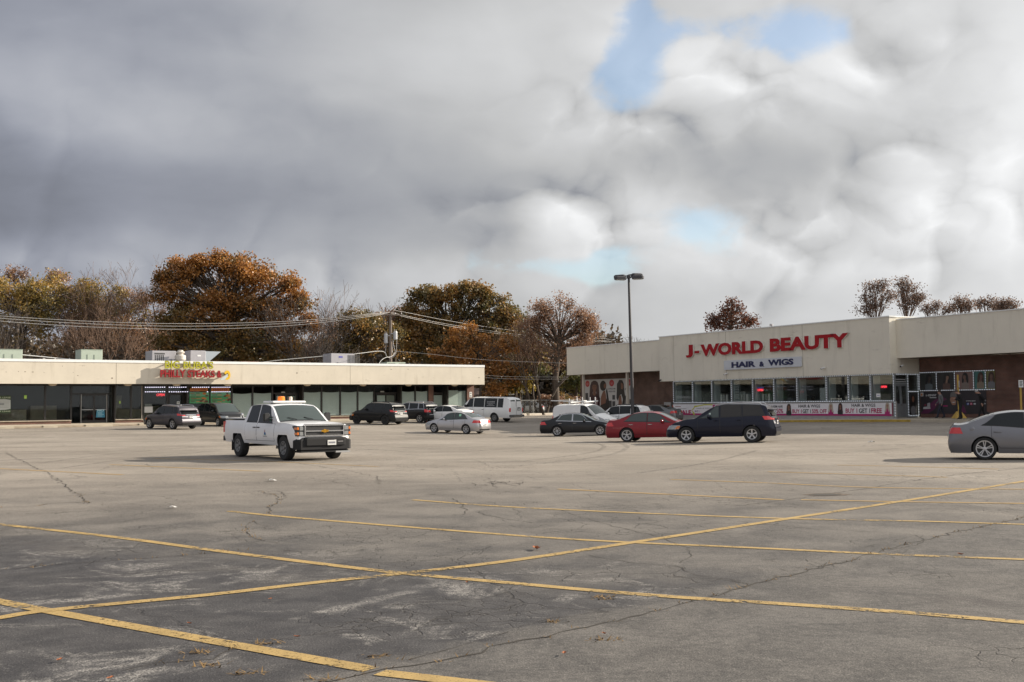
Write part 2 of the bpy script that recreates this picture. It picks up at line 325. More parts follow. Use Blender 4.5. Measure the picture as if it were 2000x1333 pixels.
# tilt of the sealed patch: its far edge runs slantwise
edge = q.math('ADD', q.math('ADD', Y, q.math('MULTIPLY', X, .42)), q.math('MULTIPLY', q.math('SUBTRACT', med, .5), 5.0))
sealed = q.ramp(edge, 15.5, 10.0); side_n = q.math('ADD', side, q.math('MULTIPLY', q.math('SUBTRACT', q.noise(co, 1.8, 6, .7), .5), .9)); sealed = q.math('MULTIPLY', sealed, q.ramp(side_n, -.22, .22))
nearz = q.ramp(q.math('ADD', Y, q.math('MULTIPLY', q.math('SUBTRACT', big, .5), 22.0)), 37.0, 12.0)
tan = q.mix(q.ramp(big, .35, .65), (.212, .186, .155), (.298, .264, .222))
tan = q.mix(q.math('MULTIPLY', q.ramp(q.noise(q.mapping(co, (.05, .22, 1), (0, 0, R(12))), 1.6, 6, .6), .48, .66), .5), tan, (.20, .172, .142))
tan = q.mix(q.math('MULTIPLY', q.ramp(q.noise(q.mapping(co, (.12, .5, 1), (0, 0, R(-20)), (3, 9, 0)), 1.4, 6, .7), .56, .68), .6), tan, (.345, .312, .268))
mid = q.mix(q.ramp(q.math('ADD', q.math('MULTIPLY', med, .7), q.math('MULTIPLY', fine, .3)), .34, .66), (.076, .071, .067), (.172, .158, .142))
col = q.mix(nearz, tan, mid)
worn = q.ramp(q.noise(q.mapping(co, (1, 1, 1), (0, 0, R(35))), .9, 8, .72, .9), .51, .66)
wornf = q.math('MULTIPLY', worn, q.math('MULTIPLY', q.ramp(fine, .36, .54), q.ramp(grit, .36, .56)))
seal = q.mix(q.ramp(q.noise(co, 2.2, 6, .65), .35, .7), (.040, .039, .042), (.075, .072, .073))
seal = q.mix(q.math('MULTIPLY', wornf, .85), seal, (.34, .32, .295))
col = q.mix(q.math('MULTIPLY', sealed, .93), col, seal)
# older grey strip this side of the seam
own = q.math('MULTIPLY', q.ramp(side_n, .22, -.22), q.ramp(Y, 26.0, 16.0))
strip = q.mix(q.ramp(q.math('ADD', q.math('MULTIPLY', q.noise(co, 1.3, 9, .75, .6), .62), q.math('MULTIPLY', fine, .38)), .36, .64), (.068, .064, .061), (.150, .139, .127))
col = q.mix(q.math('MULTIPLY', own, .9), col, strip)
# oil drips, tyre-polished bays and pale aggregate
drip = q.ramp(q.noise(co, .33, 8, .7, .6), .60, .70)
col = q.mix(q.math('MULTIPLY', drip, .55), col, (.09, .08, .075))
stone = q.n('ShaderNodeTexVoronoi'); q.set(stone, 'Vector', co); q.set(stone, 'Scale', 42.0)
pale = q.math('MULTIPLY', q.ramp(stone.outputs['Distance'], .22, .10), q.ramp(fine, .42, .62))
col = q.mix(q.math('MULTIPLY', pale, .45), col, (.46, .43, .39))
gr = q.math('MULTIPLY', q.ramp(grit, .3, .7, .6, 1.4), q.ramp(q.noise(co, 130, 2, .6), .3, .7, .78, 1.22)); col = q.mix(1.0, col, gr, 'MULTIPLY')
# hairline and map cracking
wob = q.n('ShaderNodeVectorMath', operation='ADD'); q.set(wob, 0, co); nzc = q.n('ShaderNodeTexNoise'); q.set(nzc, 'Vector', co); q.set(nzc, 'Scale', 3.0); q.set(nzc, 'Detail', 4.0)
sc_ = q.n('ShaderNodeVectorMath', operation='SCALE'); q.set(sc_, 0, nzc.outputs['Color']); sc_.inputs['Scale'].default_value = .35; q.set(wob, 1, sc_.outputs[0])
def cracks(scale, width, thr0, thr1, ms, loc):
    v = q.n('ShaderNodeTexVoronoi', feature='DISTANCE_TO_EDGE'); q.set(v, 'Vector', q.mapping(wob.outputs[0], loc=loc)); q.set(v, 'Scale', scale)
    return q.math('MULTIPLY', q.ramp(v.outputs['Distance'], width * scale, width * scale * .3), q.ramp(q.noise(q.mapping(co, loc=loc), ms, 4, .6), thr0, thr1))
ck = q.math('MAXIMUM', cracks(1.5, .012, .53, .60, .16, (7, 3, 0)), q.math('MULTIPLY', cracks(.28, .02, .45, .55, .09, (1, 8, 0)), .8))
ck = q.math('MULTIPLY', ck, q.ramp(side, -.2, .4, .12, 1.0)); ck = q.math('MAXIMUM', ck, cracks(3.2, .010, .57, .62, .22, (17, 5, 0)))
col = q.mix(q.math('MULTIPLY', ck, .6), col, (.035, .031, .027))
q.set(bs, 'Base Color', col); q.set(bs, 'Roughness', q.ramp(med, .3, .7, .78, .95)); bs.inputs['Specular IOR Level'].default_value = .25
bp = q.n('ShaderNodeBump'); bp.inputs['Strength'].default_value = .55; bp.inputs['Distance'].default_value = .012
q.set(bp, 'Height', q.math('ADD', q.math('MULTIPLY', grit, .8), q.math('ADD', q.math('MULTIPLY', fine, .6), q.math('MULTIPLY', ck, -1.2)))); q.set(bs, 'Normal', bp.outputs[0])

_gu = np.arange(-70, 125.1, 1.25); _gv = np.append(np.arange(-122, 7.0 - .1, 1.25), 7.0)
_U, _V = np.meshgrid(_gu, _gv, indexing='ij'); _GZ = gz(LB.o.x + LB.ex.x * _U + LB.ey.x * _V, LB.o.y + LB.ex.y * _U + LB.ey.y * _V)
def lot_z(x, y):                              # height of the lot sheet itself, for thin things laid on it
    p = Vector((x, y, 0)) - LB.o; u = (p.dot(LB.ex) + 70) / 1.25; v = (p.dot(LB.ey) + 122) / 1.25
    i = min(max(int(u), 0), len(_gu) - 2); j = min(max(int(v), 0), len(_gv) - 3); a, b = u - i, v - j
    return float(_GZ[i, j] * (1 - a) * (1 - b) + _GZ[i + 1, j] * a * (1 - b) + _GZ[i, j + 1] * (1 - a) * b + _GZ[i + 1, j + 1] * a * b)
def grid_sheet(name, us, vs, m, dz, kind='structure'):
    U, V = np.meshgrid(us, vs, indexing='ij'); Xw = LB.o.x + LB.ex.x * U + LB.ey.x * V; Yw = LB.o.y + LB.ex.y * U + LB.ey.y * V
    Z = gz(Xw, Yw) + dz; n, k = U.shape; idx = np.arange(n * k).reshape(n, k)
    fs = np.stack([idx[:-1, :-1], idx[1:, :-1], idx[1:, 1:], idx[:-1, 1:]], -1).reshape(-1, 4)
    mb = MB(); mb.raw(np.stack([Xw, Yw, Z], -1).reshape(-1, 3).tolist(), fs.tolist(), m); return mb.build(name, smooth=60, kind=kind)
BACK = 7.0
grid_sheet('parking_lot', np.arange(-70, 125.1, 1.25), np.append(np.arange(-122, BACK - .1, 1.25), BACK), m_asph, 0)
m_soil = bpy.data.materials.new('grass_and_leaf_litter'); nt_, bs = node_env(m_soil); q = NT(nt_); co = q.n('ShaderNodeTexCoord').outputs['Object']
c = q.mix(q.ramp(q.noise(co, .25, 6), .4, .6), (.075, .075, .035), (.13, .10, .055)); c = q.mix(q.ramp(q.noise(co, 6, 5, .7), .5, .65), c, (.17, .105, .05)); q.set(bs, 'Base Color', c); bs.inputs['Roughness'].default_value = 1
far = np.array([-3200, -1500, -700, -300, -150]); 
grid_sheet('ground', np.concatenate([far, np.arange(-100, 151, 5), -far]), np.concatenate([far, np.arange(-125, 121, 5), -far]), m_soil, -.09)

def paint_mat(name, col, wear=.52):
    m = bpy.data.materials.new(name); nt_, b = node_env(m); q = NT(nt_); co = q.n('ShaderNodeTexCoord').outputs['Object']
    c = q.mix(q.ramp(q.noise(co, 3, 6, .7), .35, .65), tuple(k * .80 for k in col), col); c = q.mix(q.math('MULTIPLY', q.ramp(q.noise(co, 45, 3, .7), .5, .68), .45), c, tuple(k * .55 for k in col)); q.set(b, 'Base Color', c); b.inputs['Roughness'].default_value = .8
    tr = q.n('ShaderNodeBsdfTransparent'); mx = q.n('ShaderNodeMixShader')
    k = q.math('ADD', q.math('MULTIPLY', q.noise(co, 11, 8, .8, 1.2), .62), q.math('MULTIPLY', q.noise(co, 1.1, 5), .38))
    k = q.math('MAXIMUM', k, q.math('SUBTRACT', q.math('MULTIPLY', q.noise(q.mapping(co, (1, 1, 1)), 55, 4, .7), .75), -.075)); q.set(mx, 0, q.ramp(k, wear + .05, wear + .10)); nt_.links.new(b.outputs[0], mx.inputs[1]); nt_.links.new(tr.outputs[0], mx.inputs[2])
    nt_.links.new(mx.outputs[0], nt_.nodes['Material Output'].inputs[0]); return m
m_yel = paint_mat('yellow_paint', (.44, .30, .11), .468); m_yel2 = paint_mat('faded_yellow_paint', (.42, .275, .10), .505)
def path3(pts, step=.35):
    ps = [G(*p) for p in pts]; out = []
    for a, b in zip(ps[:-1], ps[1:]):
        n = max(1, int((b - a).length / step))
        for i in range(n): out.append(a.lerp(b, i / n))
    return out + [ps[-1]]
def smooth_px(pts, n=8):                   # Catmull-Rom through photo pixels
    if len(pts) < 3: return pts
    P_ = [Vector(p) for p in pts]; P_ = [2 * P_[0] - P_[1]] + P_ + [2 * P_[-1] - P_[-2]]; out = []
    for i in range(1, len(P_) - 2):
        a, b, c_, d = P_[i - 1:i + 3]
        for k in range(n):
            t = k / n; out.append(.5 * ((2 * b) + (c_ - a) * t + (2 * a - 5 * b + 4 * c_ - d) * t * t + (3 * b - a - 3 * c_ + d) * t ** 3))
    return [tuple(v) for v in out] + [tuple(P_[-2])]
def ribbon(mb, ps, hw, m, dz=.008, jit=0.0):
    vs = []; fs = []
    for i, p in enumerate(ps):
        d = (ps[min(i + 1, len(ps) - 1)] - ps[max(i - 1, 0)]); d.z = 0; d.normalize(); s = Vector((-d.y, d.x, 0)); w = hw(i / max(1, len(ps) - 1)) if callable(hw) else hw
        for k in (-1, 1):
            a = p + s * (w * k) + s * random.uniform(-jit, jit); vs.append((a.x, a.y, lot_z(a.x, a.y) + dz))
        if i: n = 2 * i; fs.append((n - 2, n, n + 1, n - 1))
    mb.raw(vs, fs, m)
LINES = [
 ([(-60, 1217), (0, 1208), (100, 1193), (400, 1164), (600, 1141), (790, 1121), (1000, 1096), (1240, 1060), (1520, 1017), (1760, 980), (2000, 941), (2080, 928)], .10, 0, 1),
 ([(-60, 1164), (0, 1176), (95, 1194.5), (360, 1243), (725, 1309)], .105, 0, 0), ([(742, 1315), (900, 1333), (960, 1340)], .105, 0, 0),
 ([(-60, 1017), (0, 1025), (225, 1050), (450, 1080), (650, 1105), (790, 1121), (1000, 1140), (1190, 1157), (1360, 1170), (1550, 1182), (1800, 1200), (2060, 1222)], .095, 0, 0),
 ([(445, 999), (600, 1014), (1000, 1046), (1225, 1060), (1450, 1070), (1725, 1083), (2060, 1096)], .09, 0, 0),
 ([(807, 977), (1000, 991), (1300, 1005), (1550, 1014), (1800, 1019), (2060, 1027)], .09, 0, 0),
 ([(1090, 956), (1300, 966), (1530, 977)], .085, 1, 0), ([(1565, 977), (1780, 981), (2060, 985)], .08, 1, 0), ([(1310, 937), (1500, 944), (1715, 953), (2060, 957)], .08, 1, 0),
 ([(1500, 922), (1700, 928), (1850, 933)], .08, 1, 0), ([(1635, 909), (1780, 912), (1950, 917)], .08, 1, 0),
 ([(-60, 912), (0, 916), (240, 928)], .085, 1, 0), ([(215, 908), (370, 915), (510, 921)], .085, 1, 0), ([(300, 896), (520, 902), (740, 912)], .07, 1, 0)]
for pts, hw, old, up in LINES:
    mb = MB(); ribbon(mb, path3(smooth_px(pts), .5), hw * (.78 if not old else .85), m_yel2 if old else m_yel, .0075 if up else .0055); mb.build('parking_line', kind='structure')
# cracks
m_crack = mat('crack_shadow', (.04, .034, .028), 1); m_ckedge = mat('crack_edge_weeds', (.11, .068, .03), 1, var=.5, vscale=6)
CR = [([(600, 1338), (760, 1308), (900, 1284), (1000, 1257), (1100, 1236), (1250, 1201), (1360, 1174), (1440, 1149), (1560, 1121), (1690, 1086), (1760, 1066), (1850, 1045), (2000, 1012), (2080, 996)], .024, 1),
 ([(1440, 988), (1530, 979), (1600, 968), (1690, 955), (1780, 940), (1870, 927), (2010, 914)], .03, 0),
 ([(-20, 993), (60, 990), (110, 983), (140, 982), (178, 985)], .03, 1), ([(10, 884), (50, 905), (85, 920), (110, 935), (130, 952), (155, 970), (178, 984)], .035, 1),
 ([(0, 1037), (30, 1033), (120, 1026), (200, 1023), (240, 1020), (300, 1009), (360, 1005), (440, 1002)], .016, 0),
 ([(525, 1004), (530, 990), (545, 978), (540, 968), (520, 964), (500, 960)], .025, 1), ([(545, 978), (560, 972), (545, 960)], .02, 0), ([(520, 964), (560, 966), (580, 962)], .018, 0),
 ([(495, 1018), (480, 1030), (482, 1042), (500, 1052), (512, 1057), (540, 1060)], .016, 1), ([(482, 1042), (455, 1040)], .012, 0), ([(495, 1018), (520, 1028), (515, 1036)], .012, 0),
 ([(-10, 1113), (60, 1108), (150, 1101), (230, 1095), (300, 1090), (420, 1080), (470, 1075)], .014, 1),
 ([(885, 974), (900, 985), (908, 995), (905, 1005)], .022, 0), ([(930, 998), (945, 1006), (980, 1012), (1040, 1022)], .016, 0),
 ([(1095, 995), (1130, 1010), (1200, 1028), (1290, 1050), (1340, 1070), (1352, 1085), (1330, 1100)], .014, 0), ([(1480, 1024), (1600, 1034), (1720, 1040), (1790, 1046), (1806, 1056), (1790, 1066), (1740, 1075)], .014, 0),
 ([(580, 905), (620, 911), (680, 920), (735, 931), (742, 946)], .028, 0), ([(630, 938), (700, 951), (760, 953), (830, 949), (900, 944)], .018, 0), ([(1000, 900), (1080, 905), (1150, 900)], .025, 0),
 ([(1300, 1125), (1400, 1132), (1470, 1142), (1440, 1150)], .012, 0), ([(1150, 1085), (1230, 1100), (1320, 1105), (1360, 1125), (1450, 1135)], .012, 0), ([(850, 1205), (950, 1200), (1010, 1190)], .01, 0),
 ([(240, 1310), (300, 1296), (420, 1288), (470, 1260)], .012, 1), ([(800, 1290), (900, 1262), (990, 1235)], .01, 1), ([(1010, 1225), (1080, 1208), (1190, 1195)], .01, 0), ([(0, 1068), (40, 1055), (80, 1060)], .012, 0)]
for _ in range(26):                        # broken-up patch left of the middle
    a, b = random.gauss(975, 26), random.gauss(944, 5); CR.append(([(a, b), (a + random.uniform(4, 12), b + random.uniform(-2, 3)), (a + random.uniform(12, 22), b + random.uniform(-4, 5))], .022, 0))
for _ in range(30):
    a, b = random.gauss(1560, 110), 0; b = 1135 - (a - 1400) * .16 + random.gauss(-10, 9); CR.append(([(a, b), (a + random.uniform(6, 16), b + random.uniform(-2, 5)), (a + random.uniform(16, 36), b + random.uniform(-7, 7))], .008, 0))
mb = MB(); tufts = MB(); m_tuft = mat('dry_weed', (.20, .125, .05), 1, var=.4, vscale=9)
for pts, w, weedy in CR:
    ps = path3(pts, .16); ps = [p + Vector((random.gauss(0, w * 1.3), random.gauss(0, w * 1.3), 0)) for p in ps]
    ws = [w * random.uniform(.12, .62) for _ in ps]
    ribbon(mb, ps, lambda t: ws[int(t * (len(ws) - 1))], m_crack, .0035)
    if weedy:
        for p in ps:
            if p.y < 24 and random.random() < .5:
                for _ in range(random.randint(2, 7)):
                    a = p + Vector((random.gauss(0, .035), random.gauss(0, .035), 0)); t = random.uniform(0, 6.28); l = random.uniform(.02, .06); d = Vector((math.cos(t), math.sin(t), random.uniform(.15, .9))) * l
                    s = Vector((-d.y, d.x, 0)).normalized() * .005; a.z = lot_z(a.x, a.y) + .002; tufts.poly([a - s, a + s, a + d], m_tuft)
mb.build('pavement_crack', kind='structure')
for px, py in ((525, 1256), (385, 1276), (735, 1282), (1185, 1250), (1186, 1166), (1180, 1170), (480, 1315), (640, 1328), (1080, 1215), (410, 1300)):
    for _ in range(26):
        p = G(px, py) + Vector((random.gauss(0, .06), random.gauss(0, .03), 0)); t = random.uniform(0, 6.28); l = random.uniform(.03, .09); d = Vector((math.cos(t), math.sin(t), random.uniform(.05, .5))) * l; s = Vector((-d.y, d.x, 0)).normalized() * .007
        tufts.poly([p - s, p + s, p + d], m_tuft)
tufts.build('dry_weeds', kind='stuff')
# pothole on the far seam
mb = MB(); c0 = G(1612, 967); ring = [(c0.x + .30 * math.cos(t) * random.uniform(.7, 1.1), c0.y + .34 * math.sin(t) * random.uniform(.6, 1.1)) for t in np.linspace(0, 6.28, 19)[:-1]]
mb.poly([(x, y, lot_z(x, y) + .007) for x, y in ring], m_crack); mb.poly([(c0.x + (x - c0.x) * 1.5 + .05, c0.y + (y - c0.y) * 1.4 + .05, lot_z(x, y) + .004) for x, y in ring], mat('broken_asphalt', (.10, .075, .055), 1, var=.5, vscale=8)); mb.build('pothole', kind='structure')
# tyre scuffs swirling across the middle of the lot
m_scuff = bpy.data.materials.new('tyre_scuff'); nt_, bs = node_env(m_scuff); q = NT(nt_); bs.inputs['Base Color'].default_value = (.06, .054, .048, 1); bs.inputs['Roughness'].default_value = .9; tr_ = q.n('ShaderNodeBsdfTransparent'); mx_ = q.n('ShaderNodeMixShader')
q.set(mx_, 0, q.ramp(q.noise(q.n('ShaderNodeTexCoord').outputs['Object'], 5, 6, .75), .42, .72, .03, .55)); nt_.links.new(tr_.outputs[0], mx_.inputs[1]); nt_.links.new(bs.outputs[0], mx_.inputs[2]); nt_.links.new(mx_.outputs[0], nt_.nodes['Material Output'].inputs[0])
for pts in ([(960, 905), (1060, 897), (1150, 885), (1180, 872), (1140, 862)], [(985, 912), (1090, 903), (1190, 889), (1225, 873), (1190, 861)], [(700, 870), (860, 876), (1010, 868)], [(690, 877), (860, 884), (1020, 875)], [(1500, 893), (1650, 885), (1800, 872)], [(80, 905), (210, 888), (400, 872)], [(120, 915), (250, 897), (430, 880)], [(1240, 925), (1380, 905), (1480, 880)]):
    mb = MB(); ribbon(mb, path3(smooth_px(pts), .6), .10, m_scuff, .0025, .02); mb.build('tyre_mark', kind='structure')
# fallen leaves
m_leafl = mat('fallen_leaf', (.26, .085, .03), .8, var=.3, vscale=20)
LV = [(1048, 1075, .10, 'largest curled brown leaf lying on the asphalt above the long yellow line'), (116, 1294, .035, 'small orange leaf on dark asphalt near the left bottom corner'), (215, 1330, .035, 'small orange leaf at the bottom edge of the asphalt'), (370, 1222, .03, 'tiny orange leaf on dark asphalt right of the crossing lines'), (580, 1248, .03, 'tiny brown leaf on the asphalt between the two near yellow lines'), (1180, 1242, .03, 'tiny rust leaf on the grey asphalt below the weedy seam'), (1102, 1281, .035, 'dark dry leaf on the grey asphalt at the bottom'), (1876, 1086, .05, 'dark leaf lying on the yellow line at the right'), (912, 1141, .03, 'tiny orange leaf just under the yellow line crossing'), (528, 1174, .03, 'tiny orange leaf on the dark asphalt under the long diagonal line')]
for px, py, s, lab in LV:
    p = G(px, py, .013); mb = MB(); t = random.uniform(0, 6.28)
    def lf(u, v):
        a = (u - .5) * 2; w = (1 - a * a) ** .6 * .45 * (1 + .25 * math.cos(9 * a)); x = a * s; y = (v - .5) * 2 * w * s
        return (x * math.cos(t) - y * math.sin(t), x * math.sin(t) + y * math.cos(t), abs(y) * .5 + s * .25 * a * a + .003)
    mb.grid(lf, 8, 4, m_leafl); tag(mb.build('fallen_leaf', loc=p), lab, 'leaf', 'fallen leaves on the asphalt')
for px, py, s, lab in ((530, 941, .12, 'crumpled white paper scrap on the asphalt in front of the pickup'), (336, 994, .08, 'small white paper scrap on the pale asphalt at the left'), (1703, 865, .16, 'white scrap of litter on the asphalt left of the grey sedan')):
    mb = MB(); 
    mb.grid(lambda u, v: ((u - .5) * 2 * s, (v - .5) * s * 1.2, .02 + s * .4 * abs(math.sin(7 * u + 3 * v)) * (1 - abs(2 * u - 1))), 7, 5, mat('paper', (.5, .49, .47), .8)); tag(mb.build('paper_scrap', loc=G(px, py, .008)), lab, 'litter', 'litter on the lot')
# ------------------------------------------------------------------ materials of the buildings
m_stuc = mat('cream_stucco', (.60, .545, .45), .85, var=.07, vscale=.6, bump=.25, bscale=30)
m_stuc2 = mat('pale_stucco', (.74, .69, .585), .85, var=.05, vscale=.5, bump=.25, bscale=30)
def streak(m, amt=.16):                    # rain streaks and smudges on the stucco
    nt_ = m.node_tree; q = NT(nt_); b = nt_.nodes['Principled BSDF']; src = b.inputs['Base Color'].links[0].from_socket
    co = q.n('ShaderNodeTexCoord').outputs['Object']; k = q.ramp(q.noise(q.mapping(co, (1.6, 1.6, .22)), 1.0, 7, .65), .52, .75); sm = q.ramp(q.noise(q.mapping(co, (.5, .5, 1.4), loc=(4, 2, 1)), 1.2, 7, .75), .60, .72)
    c = q.mix(q.math('MULTIPLY', k, amt), src, (.30, .25, .18)); c = q.mix(q.math('MULTIPLY', sm, amt * .9), c, (.24, .20, .15)); nt_.links.new(c, b.inputs['Base Color'])
streak(m_stuc, .38); streak(m_stuc2, .28)
m_cap = mat('white_metal_cap', (.78, .79, .78), .45, var=.05, vscale=2)
m_roof = mat('grey_roofing', (.22, .21, .20), .9, var=.2, vscale=1)
m_brickr = brick_mat('red_brown_brick', (.16, .062, .042), (.115, .05, .036), (.15, .115, .095))
m_brickd = brick_mat('dark_brown_brick', (.105, .052, .036), (.15, .068, .045), (.14, .11, .09))
m_bronze = mat('dark_bronze_frame', (.022, .019, .016), .45, var=.15)
m_alu = mat('pale_aluminium_frame', (.24, .26, .265), .45, metal=.2)
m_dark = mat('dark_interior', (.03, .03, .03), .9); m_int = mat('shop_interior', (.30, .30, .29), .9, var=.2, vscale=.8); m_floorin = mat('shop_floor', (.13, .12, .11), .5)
m_glass = glass_mat('window_glass', (.84, .87, .86), .0); m_glass2 = glass_mat('clear_shop_glass', (.88, .91, .90), .0)
m_paper = mat('white_window_paper', (.66, .70, .68), .8, var=.05, vscale=.8); m_conc = mat('pale_concrete', (.43, .375, .29), .9, var=.18, vscale=1.2, bump=.2)
m_concd = mat('weathered_concrete', (.27, .22, .16), .95, var=.3, vscale=2, bump=.3); m_soff = mat('soffit', (.15, .115, .09), .9, var=.1)
m_white = mat('white_gloss', (.76, .76, .75), .4); m_black = mat('black_ink', (.015, .015, .017), .6); m_led = mat('lit_led', (.85, .92, 1.0), .4, emit=.12); m_ledv = mat('lit_led_violet', (.80, .78, 1.0), .4, emit=.7); m_cord = mat('led_cord', (.03, .03, .035), .6)
m_neon = mat('red_neon', (1.0, .05, .07), .4, emit=.9); m_neonb = mat('blue_neon', (.05, .08, .5), .4, emit=.5)
HL = lambda px, py, y=0.0: LB.hit(px, py, y)
HR = lambda px, py, y=0.0: RB.hit(px, py, y)

# ================================================================== LEFT BUILDING
WL = 1.8; S0 = HL(-420, 730)[0]; S1 = HL(946.2, 733)[0]
zT = (HL(100, 704.3)[1] + HL(900, 715.2)[1]) / 2; zB = (HL(100, 750.3)[1] + HL(900, 751.2)[1]) / 2
zS = .62; zSill = HL(70, 822, WL)[1]
lb = LB.thing('strip_mall', 'long low cream strip mall with dark storefronts behind the parked cars', 'building')
mb = MB(); mb.box(S0, S1, 0, .3, zB, zT, m_stuc); mb.box(S1 - .3, S1 - .002, .3, 10, zB, zT, m_stuc); mb.build('fascia', lb)
mb = MB(); mb.box(S0, S1 + .03, -.035, .36, zT, zT + .10, m_cap); mb.box(S0, S1 + .03, -.035, -.004, zT - .10, zT, m_cap); mb.box(S1 + .004, S1 + .03, -.035, 10, zT - .10, zT, m_cap); mb.box(S1 - .3, S1 + .03, .36, 10, zT, zT + .10, m_cap); mb.build('metal_coping', lb)
mb = MB(); mb.box(S0, S1 - .3, .3, 9.9, zT - .35, zT - .22, m_roof); mb.build('roof', lb)
mb = MB(); mb.box(S0, S1 - .01, .3, WL - .05, zB + .06, zB + .14, m_soff); mb.build('soffit', lb)
mb = MB()
for px in (227, 684): s = HL(px, 730)[0]; mb.box(s - .012, s + .012, -.005, .001, zB + .005, zT - .11, mat('joint_line', (.20, .17, .13), .9))
for px, py, w, h in ((49, 726.5, .10, .05), (64, 727, .13, .05), (122, 715.5, .06, .04), (152, 734, .09, .05), (161, 715, .05, .03), (12, 727, .06, .04), (36, 726, .05, .05), (580, 729, .11, .10), (764, 722, .12, .05), (797, 721.5, .13, .04), (935.5, 738, .07, .1), (219, 739, .12, .09), (86, 728, .04, .04), (143, 728, .05, .03)):
    s, z = HL(px, py); mb.box(s - w / 2, s + w / 2, -.006, .001, z - h / 2, z + h / 2, mat('old_fixing_mark', (.20, .16, .12), .9))
mb.build('wall_marks', lb)
for px in (103, 250, 345, 445, 600, 709, 798, 888):
    s, z = HL(px, 753, .9); mb = MB(); mb.lathe([(.10, 0), (.30, -.02), (.32, -.10), (.20, -.19), (.05, -.21)], mat('soffit_lamp_shell', (.52, .44, .33), .6), 16, c=(s, .9, zB + .06)); mb.build('soffit_light', lb, smooth=40)
# storefront bays: (px0, px1, kind)
BAYS = [(-420, -300, 'paper'), (-300, -262, 'door'), (-262, -150, 'win'), (-150, -20, 'win'), (-20, 88, 'win'), (88, 139, 'win'), (139, 225, 'door'), (225, 256, 'win'), (256, 279, 'win'), (279, 327, 'winlow'), (327, 366, 'door'), (366, 411, 'win'), (411, 453, 'win'),
        (453, 493.5, 'paper'), (493.5, 532, 'paper'), (532, 592, 'door'), (592, 628.5, 'paper'), (628.5, 665, 'paper'), (665, 699, 'paper'), (699, 731, 'paper'), (731, 784, 'door'), (784, 811.5, 'paper'), (811.5, 837, 'paper'), (837, 846, 'brick'), (846, 875, 'door'), (875, 912, 'paperend'), (912, 925.5, 'brick')]
xs = lambda px, y=WL: HL(px, 800, y)[0]
S1w = xs(925.5)
mb = MB(); mi = MB()
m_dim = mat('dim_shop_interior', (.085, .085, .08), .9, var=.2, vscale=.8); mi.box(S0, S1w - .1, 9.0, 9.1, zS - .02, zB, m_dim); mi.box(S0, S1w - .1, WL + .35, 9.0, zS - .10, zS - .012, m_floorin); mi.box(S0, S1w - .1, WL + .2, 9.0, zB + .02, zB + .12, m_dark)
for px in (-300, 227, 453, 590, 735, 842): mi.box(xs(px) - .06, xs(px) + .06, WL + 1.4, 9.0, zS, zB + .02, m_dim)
for px, y, h, w in ((20, 4, 1.1, 1.6), (110, 6, 1.4, 1.0), (300, 5, 1.05, 2.2), (245, 4.5, 2.0, .3), (262, 7, 2.2, .5), (345, 6, 1.3, 1.2)): mi.box(xs(px) - w, xs(px) + w, y, y + .8, zS - .012, zS + h, mat('shop_counter', (.30, .26, .18), .7, var=.2))
mi.build('interior', lb)
mbx = MB(); mbx.box(S1w - .1, S1w - .004, WL + .3, 10, zS - .3, zB, m_brickr); mbx.box(S0, S1w - .1, 9.95, 10.05, zS - .4, zB + .1, m_brickr); mbx.build('brick_wall', lb)
pz = lambda px: HL(px, np.interp(px, [450, 600, 800, 910], [768.8, 766, 764.5, 762.5]), WL)[1]
